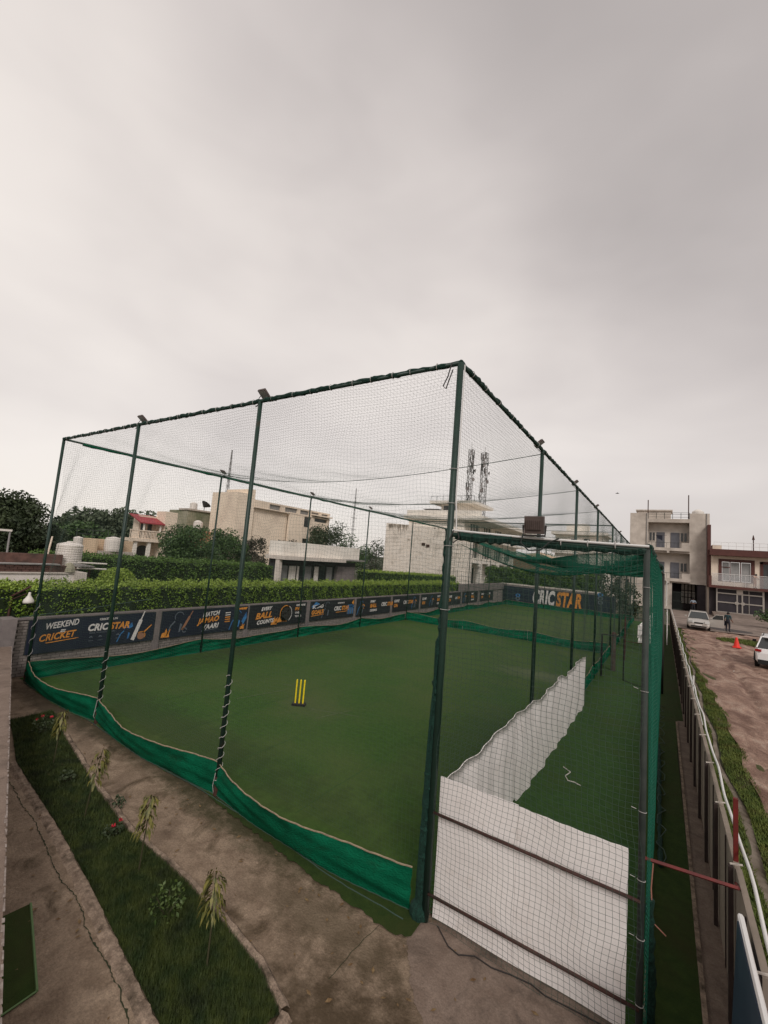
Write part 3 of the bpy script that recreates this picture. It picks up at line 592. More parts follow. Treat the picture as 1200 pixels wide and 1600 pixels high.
def front_disp(s, t):   # s along -x from the corner, t up
    e1 = np.sin(np.pi * np.clip(t / H, 0, 1))
    return dv(.035 * np.sin(t * 2.3 + s * .7) * e1 + .02 * np.sin(t * 6 + s * 2), .10 * np.sin(s * 1.6) * e1 + .05 * np.sin(s * 4 + t * 3) * e1,
              .03 * np.sin(s * 3.1) * e1 + .02 * np.sin(s * 7.5 + t) * e1)
def side_disp(s, t):
    e1 = np.sin(np.pi * np.clip(t / H, 0, 1))
    return dv(.08 * np.sin(s * 1.3) * e1, .03 * np.sin(t * 2.1 + s) * e1, .05 * np.sin(s * 2.4 + .5 * t) * e1)
def back_disp(s, t):
    e1 = np.sin(np.pi * np.clip(t / H, 0, 1))
    return dv(.05 * np.sin(t * 2) * e1, .12 * np.sin(s * 1.4) * e1, .05 * np.sin(s * 2.2) * e1)
YBR = np.array([0, 4.9, 9.8, 15, 21.1, 26.6, 32.1, 37.7, L2])
def roof_disp(s, t):    # s along -x, t along +y ; ropes hold it at the bay lines
    k = np.clip(np.searchsorted(YBR, t, side='right') - 1, 0, len(YBR) - 2); f = (t - YBR[k]) / (YBR[k + 1] - YBR[k])
    rope = -.48 * np.sin(np.pi * s / W) * np.clip(t / 4.9, 0, 1)
    rope = np.where((t > 16), rope * np.clip(abs(t - 21.1) / 5, 0, 1), rope)
    return dv(.03 * np.sin(t * 2), .03 * np.sin(s * 2), rope - .30 * np.sin(np.pi * f) ** 1 * np.abs(np.sin(np.pi * s / W)) ** .6 + .02 * np.sin(s * 3 + t))
net('cage_net', (-.03, .03, .45), (-1, 0, 0), (0, 0, 1), W - .05, H - .48, .056, 3, 3, .0009, M['net'], front_disp, 'large front net of dark green square mesh on the near side of the turf cage')
net('cage_net', (-.03, .03, .3), (0, 1, 0), (0, 0, 1), 21.0, H - .33, .056, 4, 3, .0011, M['net'], side_disp, 'right side net of the near turf hanging above the white practice panel')
net('cage_net', (-.03, 21.2, .3), (0, 1, 0), (0, 0, 1), L2 - 21.3, H - .33, .085, 5, 5, .0019, M['net'], side_disp, 'right side net of the far turf beyond the dividing net')
net('cage_net', (-W, .03, .45), (0, 1, 0), (0, 0, 1), 21.0, H - .48, .056, 5, 5, .0012, M['net'], side_disp, 'left side net in front of the banners on the near turf')
net('cage_net', (-W, 21.2, .45), (0, 1, 0), (0, 0, 1), L2 - 21.3, H - .48, .09, 6, 6, .0018, M['net'], side_disp, 'left side net along the wall of the far turf')
net('cage_net', (-.05, 21.1, .45), (-1, 0, 0), (0, 0, 1), W - .1, H - .48, .075, 4, 5, .0015, M['netmid'], back_disp, 'dividing net hung across the middle between the two turfs')
net('cage_net', (-.05, L2, .3), (-1, 0, 0), (0, 0, 1), W - .1, H - .33, .09, 6, 6, .0018, M['netmid'], back_disp, 'far end net in front of the large banner')
net('cage_net', (-.0, .0, H), (-1, 0, 0), (0, 1, 0), W, 21.1, .075, 4, 4, .0010, M['net'], roof_disp, 'sagging roof net over the near turf held up by ropes')
net('cage_net', (-.0, 21.2, H - .001), (-1, 0, 0), (0, 1, 0), W, L2 - 21.2, .12, 5, 5, .0018, M['net'], lambda s, t: roof_disp(s, t + 21.1), 'sagging roof net over the far turf')

# ------------------------------------------------------------------ cage frame
cf = thing('turf_cage', (-W / 2, 21, 0), 'tall dark green steel pole frame of the turf cage carrying all the nets', 'cage frame')
def ppost(x, y, h=H, r=.042, m=None, parent=None, z0=0):
    mb = MB(); mb.tube([(x, y, z0), (x, y, h)], r, 10); return mb.build('post', m or M['post'], parent or cf, smooth=True)
XF = [0, -3.95, -8.24, -W]
for i, x in enumerate(XF): ppost(x, 0, r=[.043, .040, .040, .038][i])
for y in YR[1:]: ppost(0, y, r=.042)
for y in YL[1:]: ppost(-W, y, r=.036)
for x in (-4.1, -8.3): ppost(x, L2, r=.04)
def rail(a, b, r=.03, sag=0, n=1, m=None):
    pts = [(a[0] + (b[0] - a[0]) * i / n, a[1] + (b[1] - a[1]) * i / n, a[2] + (b[2] - a[2]) * i / n - sag * math.sin(math.pi * i / n)) for i in range(n + 1)]
    mb = MB(); mb.tube(pts, r, 8); return mb.build('rail', m or M['post'], cf, smooth=True)
rail((0, 0, H), (-W, 0, H), .032); rail((0, 0, H), (0, L2, H), .032); rail((-W, 0, H), (-W, L2, H), .03)
rail((0, 21.1, H), (-W, 21.1, H), .03); rail((0, L2, H), (-W, L2, H), .03); rail((0, 21.1, H - .35), (-W, 21.1, H - .2), .012, .1, 12)
for y, sg in ((4.9, .48), (9.8, .48), (15, .42)):
    pts = [(-W * i / 20, y, H - .02 - sg * math.sin(math.pi * i / 20)) for i in range(21)]
    mb = MB(); mb.tube(pts, .009, 5); mb.build('support_rope', M['net'], cf)
for y in (26.6, 32.1, 37.7):
    pts = [(-W * i / 14, y, H - .02 - .4 * math.sin(math.pi * i / 14)) for i in range(15)]
    mb = MB(); mb.tube(pts, .009, 5); mb.build('support_rope', M['net'], cf)
# netting rolled round the top rails
def roll(a, b, r0, r1, seg, name='net_roll', parent=cf, m=None, n=8):
    a, b = Vector(a), Vector(b); k = int((b - a).length / seg); pts = []; rs = []
    for i in range(k + 1):
        p = a.lerp(b, i / k); j = .35 * r0
        pts.append(p + Vector((random.uniform(-j, j), random.uniform(-j, j), random.uniform(-j, j)))); rs.append(random.uniform(r0, r1))
    mb = MB(); mb.tube(pts, rs, n); return mb.build(name, m or M['roll'], parent)
roll((0, 0, H + .01), (-W, 0, H + .01), .030, .046, .07); roll((0, 0, H + .01), (0, 21, H + .01), .028, .044, .08); roll((0, 21, H), (0, L2, H), .032, .05, .2)
roll((-W, .5, H - .03), (-W, L2, H - .05), .028, .048, .25, m=M['skirt'])
# netting gathered round the corner post
mb = MB(); pts = []; rs = []
for i in range(90):
    z = 4.6 * i / 89; k = 1 - z / 4.6
    pts.append((-.035 - .05 * k + random.uniform(-.012, .012), .02 + random.uniform(-.012, .012), z)); rs.append(.034 + .030 * k ** 1.4 + random.uniform(-.012, .012) + (.05 if z < .12 else 0))
mb.tube(pts, rs, 10); mb.build('gathered_net', M['roll'], cf)
for i in range(7):
    a0 = random.uniform(0, 6.28); mb = MB(); pts = []
    for j in range(30):
        z = 3.2 * j / 29; k = 1 - z / 3.2; pts.append((-.05 - .06 * k * (.4 + .1 * i) + .03 * math.cos(a0 + z), .03 * math.sin(a0 + z * 1.3), z))
    mb.tube(pts, .014, 5); mb.build('net_fold', M['roll'], cf)
# white ties round the front rail
mb = MB()
def ring(mb, c, ax, r, wd=.008):
    c = Vector(c); ax = Vector(ax).normalized(); a = ax.orthogonal().normalized(); b_ = ax.cross(a)
    mb.tube([c + (a * math.cos(i * math.pi / 5) + b_ * math.sin(i * math.pi / 5)) * r for i in range(11)], wd, 4, False)
x = -.35
while x > -W: ring(mb, (x, 0, H + .01), (1, .15, 0), .046, .0055); x -= random.uniform(.3, .55)
y = .4
while y < 21: ring(mb, (0, y, H + .01), (0, 1, .1), .044, .0055); y += random.uniform(.5, .8)
mb.build('cable_ties', M['whitecord'], cf, kind='stuff')
# white cord spiralling up the lower front posts
for x, h0, h1, st in ((-3.95, .12, 1.95, .17), (-8.24, .12, 1.4, .21), (-W, .3, 2.3, .42)):
    mb = MB(); z = h0; pts = []
    while z < h1:
        for j in range(12):
            a = j / 12 * 2 * math.pi; pts.append((x + .056 * math.cos(a), .056 * math.sin(a), z + st * j / 12 * random.uniform(.9, 1.1)))
        z += st
    mb.tube(pts, .0048, 4); mb.build('lashing_cord', M['whitecord'], cf)
# rust patch at foot of second post, base cement collars
for x in XF[1:]:
    mb = MB(); mb.tube([(x, 0, 0), (x, 0, .30)], .047 if x > -9 else .046, 10); mb.build('rusty_foot', M['rust'], cf)
# clear cable down the near corner post
mb = MB(); mb.tube([(.075, -.03, H - .05), (.08, -.04, 6.2), (.075, -.04, 5.0), (.10, -.03, 4.62)], .009, 6); mb.build('white_conduit', M['whitepvc'], cf)
for z in (5.4, 4.95, 4.4, 3.6): mb = MB(); ring(mb, (0, 0, z), (0, 0, 1), .062, .004); mb.build('post_tie', M['whitecord'], cf)

# ------------------------------------------------------------------ green skirts with rope hem
def skirt(a, b, bays, h, label, inward, dip=.13, push=.10, wave=.006, out_=0.0, group='green cloth skirts round the turf'):
    a, b = np.array(a, float), np.array(b, float); L = np.linalg.norm(b - a); d = (b - a) / L
    o = thing('ground_skirt', (*((a + b) / 2), 0), label, 'skirt', group)
    inw = np.array(inward, float); n = int(L / .06); rows = 11; V = np.zeros((n + 1, rows, 3)); bays = np.array(bays)
    for i in range(n + 1):
        s = L * i / n; k = min(max(np.searchsorted(bays, s, side='right') - 1, 0), len(bays) - 2); f = (s - bays[k]) / (bays[k + 1] - bays[k]); q = math.sin(math.pi * min(max(f, 0), 1))
        hk = h * (1 + .06 * math.sin(s * 1.7)) - dip * q
        for j in range(rows):
            z = hk * j / (rows - 1) ; tt = j / (rows - 1)
            of = q * (push * tt - out_) - abs(push) * .5 * q * (out_ == 0) + wave * math.sin(s * 14 + 9 * tt) * tt + wave * 1.6 * math.sin(s * 4.1 - 9 * tt) + .011 * math.sin(17 * tt - s * 2.2) * (.35 + abs(math.cos(math.pi * min(max(f, 0), 1)))) + .004 * math.sin(s * 31 + 6 * tt) - .03 * math.sin(math.pi * tt)
            p = a + d * s + inw * (of + abs(push) * .5 * q * (out_ == 0)); V[i, j] = (p[0], p[1], max(z, .012 + .02 * tt))
    idx = np.arange((n + 1) * rows).reshape(n + 1, rows)
    F = np.stack([idx[:-1, :-1], idx[1:, :-1], idx[1:, 1:], idx[:-1, 1:]], -1).reshape(-1, 4)
    q_ = npmesh('cloth', V.reshape(-1, 3), F, M['skirt'], o); q_.data.polygons.foreach_set('use_smooth', [True] * len(F))
    mb = MB(); mb.tube([V[i, -1] for i in range(n + 1)], .010, 5); mb.build('hem_rope', M['hem'], o)
    mb = MB(); mb.tube([V[i, 0] + np.array([0, 0, -.004]) for i in range(n + 1)], .008, 5); mb.build('hem_rope', M['net'], o)
    for s in bays[1:-1]:
        i = int(n * s / L); mb = MB(); mb.tube([V[i, -1] + np.array([.0, 0, .06]), V[i, -1], V[i, 3] - inw_pad(inw), V[i, 0]], .006, 4); mb.build('tie_cord', M['whitecord'], o)
    return o
def inw_pad(v): return np.array([v[0] * .03, v[1] * .03, 0])
skirt((-.20, .0), (-W, .0), [0, 3.8, 8.1, W - .16], .50, 'green cloth skirt along the bottom of the near front net', (0, 1), .05, -.13, .006, .15)
skirt((-W, .05), (-W, 21.0), YL[:5], .50, 'green cloth skirt below the banners on the near turf', (1, 0))
skirt((-W, 21.2), (-W, L2), [y - 21.1 for y in YL[4:]], .5, 'green cloth skirt below the banners on the far turf', (1, 0))
skirt((-W, 21.1), (-.1, 21.1), [0, 4.2, 8.2, W - .1], .56, 'green cloth skirt under the dividing net across the turf', (0, 1), .1)
skirt((-W, L2), (-.1, L2), [0, 4.2, 8.3, W - .1], .5, 'green cloth skirt in front of the large far banner', (0, -1), .04, .04)
skirt((.0, 10.35), (.0, 21.05), [0, 4.4, 10.7], .5, 'green cloth skirt on the right side of the near turf beyond the white panel', (-1, 0), .1, .06)
skirt((.0, 21.2), (.0, L2), [0, 5.4, 10.9, 16.5, 22.2], .5, 'green cloth skirt on the right side of the far turf', (-1, 0), .1)
# net cloth trailing on the ground outside the front skirt
mb = MB(); pts = [(-.2 - i * .1, -.10 - (.07 if i < 25 else 0) - .04 * math.sin(i * .21) * math.sin(i * .09) + .012 * random.random(), .012) for i in range(122)]; mb.tube(pts, .007, 5); tag(mb.build('trailing_cord', M['net']), 'dark cord trailing on the concrete outside the front skirt', 'cord')

# ------------------------------------------------------------------ practice lane cage on the right
LH = 4.5; LX = 2.16
lc = thing('practice_cage', (1.1, 10, 0), 'grey green pipe frame of the narrow practice lane right of the turf', 'cage frame')
def lpost(x, y, h, r, m): mb = MB(); mb.tube([(x, y, 0), (x, y, h)], r, 10); mb.build('post', m, lc, smooth=True)
lpost(LX, 0, LH - .02, .029, M['postgrey']); lpost(LX + .02, 7.3, LH - .05, .04, M['post']); lpost(LX + .16, 14.4, LH - .1, .04, M['darkmetal']); lpost(LX + .18, 21.5, 4.35, .04, M['post']); lpost(LX + .2, 29, 4.3, .04, M['post']); lpost(LX + .2, 37, 4.3, .04, M['post'])
mb = MB(); mb.tube([(.0, -.0, LH + .05), (LX, 0, LH - .03)], .03, 8); mb.build('rail', M['post'], lc)
mb = MB(); mb.tube([(.05, -.03, LH + .10), (1.0, -.035, LH + .045), (LX + .02, -.03, LH + .01)], .013, 8); mb.build('white_pipe', M['whitepvc'], lc)
for x in (1.35, 1.62, 1.88): mb = MB(); ring(mb, (x, -.01, LH + .01), (1, 0, 0), .040, .006); mb.build('pipe_tie', M['whitecord'], lc)
roll((.10, 0, LH + .03), (.80, 0, LH), .045, .075, .05, 'net_roll', lc); roll((.8, 0, LH - .02), (LX, 0, LH - .05), .02, .045, .06, 'net_roll', lc)
mb = MB(); mb.tube([(LX, 0, LH), (LX + .02, 7.3, LH - .05), (LX + .16, 14.4, LH - .1), (LX + .2, 37, 4.25)], .026, 8); mb.build('rail', M['darkmetal'], lc)
for y in (7.3, 14.4, 21.5, 29, 37): mb = MB(); mb.tube([(0, y, LH - .05), (1.1, y, LH - .12), (LX + .1, y, LH - .05)], .018, 6); mb.build('rail', M['post'], lc)
for yy in (7.3, 14.4, 21.5): roll((LX + .05, yy - .6, LH + .02), (LX + .12, yy + .6, LH - .02), .03, .06, .08, 'net_roll', lc)
roll((LX + .015, .05, LH), (LX + .04, 7.2, LH - .03), .02, .05, .12, 'net_roll', lc)
for z in (.35, .9, 1.4, 2.0, 3.1, 4.1):
    mb = MB(); ring(mb, (LX, 0, z), (0, .15, 1), .034, .003); mb.tube([(LX - .05, -.03, z + .02), (LX - .09, -.05, z + .035)], .003, 4); mb.build('post_tie', M['whitecord'], lc)
def lroof(s, t):
    k = np.mod(t, 7.2) / 7.2
    return dv(0 * s, .05 * np.sin(s * 3), -.17 * np.sin(np.pi * s / LX) - .12 * np.sin(np.pi * k) * np.abs(np.sin(np.pi * s / LX)) ** .5 + .03 * np.sin(s * 5 + t * 1.7))
net('lane_net', (0.02, .05, LH), (1, 0, 0), (0, 1, 0), LX, 36, .045, 3, 5, .0024, M['netlane'], lroof, 'bright green sagging roof net over the practice lane')
net('lane_net', (LX + .03, .03, .03), (0, 1, 0), (0, 0, 1), 36.5, LH - .05, .045, 3, 6, .0026, M['netlane'], lambda s, t: dv(.035 * np.sin(s * 1.1) * np.sin(t * .7) + .018 * np.sin(s * 4.3 + .6 * t) + .012 * np.sin(s * 9.7) + .0045 * s * (s < 15) + .067 * (s >= 15), .02 * np.sin(t * 2), .03 * np.sin(s * 2)), 'bright green side net of the practice lane along the walkway')
net('lane_net', (.06, -.055, .02), (1, 0, 0), (0, 0, 1), LX - .07, LH - .02, .056, 2, 2, .0018, M['net'],
    lambda s, t: dv(.02 * np.sin(t * 3 + s * 2) + .012 * np.sin(t * 9), .012 * np.sin(s * 5 + t * 2), .03 * np.sin(s * 2.3 + .8) + .012 * np.sin(s * 9 + t * 3)), 'dark square mesh net before the white panel at the near end of the practice lane')
# second layer of netting hanging loose in the lane roof
net('lane_net', (.05, .2, LH - .05), (1, 0, 0), (0, 1, 0), LX - .05, 7, .045, 3, 4, .0026, M['netlane'], lambda s, t: dv(0 * s, 0 * s, -.28 * np.sin(np.pi * s / LX) * (1 - .5 * t / 7) - .04 * np.sin(t * 4)), 'loose green net fold hanging below the near lane roof')
# dark bundle of net at the foot of the walkway side
roll((LX + .09, .3, 0.03), (LX + .06, .3, 1.1), .032, .045, .05, 'net_bundle', lc, M['roll']); roll((LX + .10, 8.3, .06), (LX + .15, 3.0, .05), .02, .045, .15, 'net_hem', lc, M['roll'])
mb = MB(); pts = []
for i in range(60): pts.append((LX + .16 + .07 * math.sin(i * 1.3), 3 + i * .16, .03 + .09 * abs(math.sin(i * .8)))); 
mb.tube(pts, .008, 4); mb.build('loose_cord', M['net'], lc)

# white practice panels
wp = thing('practice_screen', (1.1, .06, 0), 'white tarpaulin panel across the near end of the practice lane with two red steel rails', 'panel')
for x0, x1, dz in ((.07, 1.0, 0), (1.003, 2.05, .012)):
    nx, nz = 14, 10; vs = []; f = []
    for k_, yo in enumerate((0, .012)):
        for i in range(nx + 1):
            for j in range(nz + 1):
                x = x0 + (x1 - x0) * i / nx; z = .04 + (1.57 - dz) * j / nz
                vs.append((x, .045 + yo + .008 * math.sin(x * 5 + z * 2), z + (.004 * math.sin(i * 2) if j == nz else 0)))
    q = (nx + 1) * (nz + 1)
    for i in range(nx):
        for j in range(nz):
            a = i * (nz + 1) + j; f.append((a, a + nz + 1, a + nz + 2, a + 1)); f.append((q + a, q + a + 1, q + a + nz + 2, q + a + nz + 1))
    for j in range(nz): a = j; f.append((a, a + 1, q + a + 1, q + a)); a = nx * (nz + 1) + j; f.append((a, q + a, q + a + 1, a + 1))
    for i in range(nx): a = i * (nz + 1); f.append((a, q + a, q + a + nz + 1, a + nz + 1)); a += nz; f.append((a, a + nz + 1, q + a + nz + 1, q + a))
    mb = MB(); mb.add(vs, f); mb.build('tarpaulin_sheet', M['white'], wp, smooth=False)
for z0, z1 in ((1.21, 1.22), (.31, .32)):
    mb = MB(); mb.tube([(.03, -.02, z0), (LX, -.02, z1)], .017, 8); mb.build('steel_rail', M['rust'], wp, smooth=True)
sp = thing('practice_screen', (.1, 5, 0), 'long rippled white tarpaulin panel with a wavy top separating lane and turf', 'panel')
n = 110; rows = 12; vs = []
ky = [0, .5, 1.9, 2.2, 4.0, 4.6, 6.8, 7.2, 9.3, 10.3]; kz = [1.60, 1.55, 1.58, 1.62, 1.60, 1.52, 1.62, 1.50, 1.63, 1.55]
for k_ in (0, 1):
    for i in range(n + 1):
        y = .08 + 10.25 * i / n; top = np.interp(y, ky, kz) - .01; bot = .02 + .03 * abs(math.sin(y * 1.3)) + (.08 if 2.7 < y < 3.2 else 0) + (.05 * (y - 7) if y > 7 else 0) * .3
        for j in range(rows + 1):
            tt = j / rows; z = bot + (top - bot) * tt
            vs.append((.10 + .012 * k_ + .016 * y + .022 * math.sin(y * 5.3 + 1.4 * tt) + .014 * math.sin(y * 11 + 2) , y, z))
q = (n + 1) * (rows + 1); f = []
for i in range(n):
    for j in range(rows):
        a = i * (rows + 1) + j; f.append((a, a + rows + 1, a + rows + 2, a + 1)); f.append((q + a, q + a + 1, q + a + rows + 2, q + a + rows + 1))
    a = i * (rows + 1) + rows; f.append((a, q + a, q + a + rows + 1, a + rows + 1))
mb = MB(); mb.add(vs, f); mb.build('tarpaulin_sheet', M['white'], sp, smooth=True)
for y in (.1, 4.68, 9.42): mb = MB(); mb.tube([(.075, y, 0), (.075, y, 1.3)], .016, 6); mb.build('stake', M['rust'], sp)
# a stray white cord on the lane turf
mb = MB(); mb.tube([(.55, 5.4, .016), (.72, 5.25, .016), (.66, 5.0, .016), (.74, 4.82, .016), (.86, 4.84, .016), (.98, 4.78, .016)], .010, 5); tag(mb.build('loose_cord', M['litter']), 'short pale cord lying on the lane turf beside the white panel', 'cord')

# steel gate frames in the lane
def frame_gate(x0, x1, y, z1, label, m, lean=0, legs=True, mid=None):
    o = thing('gate_frame', ((x0 + x1) / 2, y, 0), label, 'gate frame')
    for x, r in ((x0, .035), (x1, .022)): mb = MB(); mb.tube([(x, y, .01), (x, y + lean, z1)], r, 6); mb.build('upright', m, o)
    mb = MB(); mb.tube([(x0, y + lean, z1), (x1, y + lean, z1)], .02, 6); mb.build('crossbar', m, o)
    if mid: mb = MB(); mb.tube([(x0, y, mid), (x1, y, mid)], .018, 6); mb.build('crossbar', m, o)
    return o
frame_gate(.20, 1.0, 15.4, 1.72, 'black steel gate frame standing open in the practice lane', M['blacksteel'])
mb = MB(); mb.tube([(1.0, 15.4, .02), (1.5, 14.9, .03), (2.1, 14.6, .02)], .012, 5); mb.build('foot_bar', M['blacksteel'], bpy.data.objects['gate_frame'])
frame_gate(.74, 1.5, 20.2, 2.15, 'taller rusty gate frame farther down the practice lane', M['rust'], mid=.95)
tp = thing('timber_post', (.55, 18, 0), 'short thick weathered post beside the lane gate frame', 'post'); mb = MB(); mb.tube([(.5, 17, 0), (.5, 17, .9), (.51, 17, 1.62)], [.10, .095, .09], 8); mb.build('shaft', mat('grey_wood', (.09, .075, .06), .9, (.06, .05, .04), 6), tp); mb = MB(); mb.tube([(.51, 17, 1.62), (.51, 17, 1.68)], [.10, .05], 8); mb.build('cap', M['rust'], tp)
# crumpled white sheet hanging farther down
mb = MB(); vs = []; f = []
for i in range(9):
    for j in range(9): vs.append((1.15 + .10 * i + .03 * math.sin(j), 24 + .1 * math.sin(i + j * .7), .5 + .24 * j - (.12 * (8 - i) if j > 4 else 0)))
for i in range(8):
    for j in range(8): f.append((i * 9 + j, i * 9 + 9 + j, i * 9 + 10 + j, i * 9 + j + 1))
mb.add(vs, f); tag(mb.build('hanging_sheet', M['white']), 'crumpled white sheet hanging in the lane beyond the rusty gate frame', 'sheet')
for k_, (x, y0, y1, z0, z1) in enumerate(((2.52, 24, 27, .6, 2.2), (2.55, 28.5, 30.0, .5, 2.2), (2.50, 26.5, 32, 2.6, 4.1))):
    mb = MB(); mb.box(x, x + .03, y0, y1, z0, z1); tag(mb.build('white_screen', M['white']), ['low white screen hung outside the lane net above the walkway', 'narrow white screen beside the low screen at the far walkway', 'high pale screen hung above the far walkway'][k_], 'screen')

# red angle iron brace between cage and fence
rb = thing('red_brace', (2.9, .3, 0), 'red painted angle iron post and brace tying the fence to the cage', 'brace')
mb = MB(); mb.box(2.935, 2.975, .98, 1.02, 1.0, 2.0); mb.build('upright', M['redsteel'], rb)
mb = MB(); A_, B_ = Vector((LX, .25, 1.47)), Vector((2.96, .85, 1.22)); d_ = (B_ - A_)
mb.tube([A_, (2.9, .35, 1.47)], .018, 4); mb.build('brace_bar', M['redsteel'], rb)
mb = MB(); mb.tube([(2.9, .35, 1.47), (2.955, 1.0, 1.2)], .018, 4); mb.build('tie_bar', M['redsteel'], rb)
mb = MB(); mb.tube([(2.25, .28, 1.46), (2.235, .3, 1.2), (2.25, .3, .9), (2.36, .32, .82)], .006, 5); tag(mb.build('pink_cord', mat('pink_cord', (.40, .18, .13), .7)), 'thin pink cord dangling from the red brace', 'cord')

# ------------------------------------------------------------------ boundary fence on the right
fn = thing('boundary_fence', (2.95, 20, 0), 'buff sheet boundary fence with dark posts along the muddy lane', 'fence')
ys = [-.6 + 1.42 * i for i in range(32)]
for i, y in enumerate(ys):
    mb = MB(); mb.box(2.875, 2.915, y - .03, y + .03, 0, 1.42); mb.build('fence_post', M['fencepost'], fn)
    if i: 
        mb = MB(); a = ys[i - 1] + .02; tz = 1.40 + random.uniform(-.02, .02); mb.add([(2.93, a, -.02), (2.98, a, -.02), (2.98, a, tz), (2.93, a, tz + .0), (2.93, y - .02, -.02), (2.98, y - .02, -.02), (2.98, y - .02, tz + .02), (2.93, y - .02, tz + .02)], [(0, 1, 2, 3), (4, 7, 6, 5), (0, 4, 5, 1), (1, 5, 6, 2), (2, 6, 7, 3), (3, 7, 4, 0)]); mb.build('fence_panel', M['fencepanel'], fn)
        mb = MB(); mb.box(2.918, 2.9295, (a + y) / 2 - .012, (a + y) / 2 + .012, .02, 1.38); mb.build('panel_batten', M['fencepost'], fn)
    mb = MB(); mb.tube([(2.89, y, 1.435), (2.99, y, 1.46)], .009, 5); mb.build('bracket', M['cement2'], fn)
mb = MB(); pts = []; y = -1.2
while y < 44: pts.append((3.0 + .012 * math.sin(y * 2.3), y, 1.53 + .018 * math.sin(y * 4.4) + .015 * math.sin(y * 1.1 + 1))); y += .25
mb.tube(pts, .0155, 7); tag(mb.build('white_hose', M['whitepvc'], smooth=True), 'white wrapped cable sagging along the top of the boundary fence', 'cable')
mb = MB(); pts = [(2.995, y, 1.40 + .03 * math.sin(y * 2)) for y in np.arange(6, 44, .4)]; mb.tube(pts, .008, 5); tag(mb.build('thin_cable', M['whitepvc']), 'thin pale cable tied below the white hose on the far part of the fence', 'cable')
mb = MB(); mb.tube([(2.99, 9.2, 1.2), (3.0, 9.2, 1.75)], .02, 6); tag(mb.build('white_stick', M['whitepvc']), 'short white stake rising above the middle of the fence', 'stake')
bd = thing('leaning_board', (2.83, -.5, 0), 'navy board with thick white edge leaning inside the fence at lower right', 'board')
mb = MB(); mb.add([(2.78, -.1, .1), (2.80, -.1, .1), (2.86, -.12, 1.46), (2.84, -.12, 1.46), (2.78, -1.6, .1), (2.80, -1.6, .1), (2.86, -1.7, 1.5), (2.84, -1.7, 1.5)], [(0, 1, 2, 3), (4, 7, 6, 5), (0, 4, 5, 1), (1, 5, 6, 2), (2, 6, 7, 3), (3, 7, 4, 0)]); mb.build('board_face', M['boardnavy'], bd)
mb = MB(); mb.tube([(2.855, -.10, .1), (2.865, -.11, 1.50), (2.865, -.6, 1.5), (2.865, -1.7, 1.54)], .021, 6); mb.build('white_edge', M['whitepvc'], bd)

# ------------------------------------------------------------------ verge, drain and muddy road
def dr_x(y): return np.interp(y, [2, 5, 7, 10, 16, 24, 40], [3.62, 3.60, 3.52, 3.52, 3.50, 3.6, 3.7]) + .05 * np.sin(y * 1.3)
def rd_x(y): return np.interp(y, [0, 3.5, 5.2, 7, 9, 13, 19, 24, 33, 42], [4.1, 4.05, 3.98, 3.95, 4.0, 4.02, 3.85, 3.65, 3.7, 3.8]) + .05 * np.sin(y * 2.1)
nx, ny = 60, 260; V = []
for j in range(ny + 1):
    y = -6 + 52 * (j / ny)
    for i in range(nx + 1):
        x = 2.99 + 1.3 * i / nx; z = .03 + .02 * math.sin(x * 9 + y * 3) - .12 * math.exp(-((x - dr_x(y) - .04) / .07) ** 2) + .02 * math.exp(-((x - dr_x(y) - .28) / .15) ** 2)
        V.append((x, y, z))
idx = np.arange((nx + 1) * (ny + 1)).reshape(ny + 1, nx + 1); F = np.stack([idx[:-1, :-1], idx[:-1, 1:], idx[1:, 1:], idx[1:, :-1]], -1).reshape(-1, 4)
vg = npmesh('verge', V, F, M['vergesoil']); struct(vg)
mb = MB(); vs = []
yy = np.arange(1, 44, .2)
for y in yy: c_ = dr_x(y) - .03; wd = .035 + .025 * math.sin(y * 1.9) ** 2 + (.03 if y < 7 else 0); vs += [(c_ - wd, y, -.052), (c_ + wd, y, -.052)]
mb.add(vs, [(2 * i, 2 * i + 1, 2 * i + 3, 2 * i + 2) for i in range(len(yy) - 1)]); 
for i, v in enumerate(mb.v): mb.v[i] = (v[0], v[1], .034 if i % 2 == 0 else .012)
struct(mb.build('drain_channel', M['drain']))
# road
nx, ny = 150, 300; V = []
import mathutils
for j in range(ny + 1):
    y = -6 + 74 * (j / ny) ** 1.3
    for i in range(nx + 1):
        f = (i / nx) ** 1.6; x0 = rd_x(y) - .05; x = x0 + (40 - x0) * f
        nzv = mathutils.noise.fractal((x * 1.1, y * .7, 0), 1, 2, 6) * .04 + mathutils.noise.noise((x * 3.1, y * 1.0, 3)) * .03
        rut = sum(-.055 * math.exp(-((x - (rd_x(y) + o_ + .03 * y + .12 * math.sin(y * .33 + o_))) / .13) ** 2) + .03 * math.exp(-((x - (rd_x(y) + o_ + .28 + .03 * y + .12 * math.sin(y * .33 + o_))) / .12) ** 2) for o_ in (.7, 1.9, 2.9, 4.2)) if y < 44 else 0
        z = .065 + rut + nzv * min(1, (x - x0) * 2 + .3) * (1 if y < 44 else .3)
        V.append((x, y, z if y < 66 else .05))
idx = np.arange((nx + 1) * (ny + 1)).reshape(ny + 1, nx + 1); F = np.stack([idx[:-1, :-1], idx[:-1, 1:], idx[1:, 1:], idx[1:, :-1]], -1).reshape(-1, 4)
struct(npmesh('muddy_road', V, F, M['mud']))
n = 150000; y = -2 + 45 * rng.random(n) ** 1.7; x0 = 3.0; x1 = rd_x(y) + .03; x = x0 + (x1 - x0) * rng.random(n); keep = (abs(x - dr_x(y) + .02) > .07) & (mathutils and True)
patch = np.sin(x * 7 + y * 1.3) + np.sin(y * 2.7 - x * 4) + rng.uniform(-1, 1.4, n); keep &= patch > -1.1
x, y = x[keep], y[keep]; hsc = np.clip(1 - (x - 3) * .2, .5, 1)
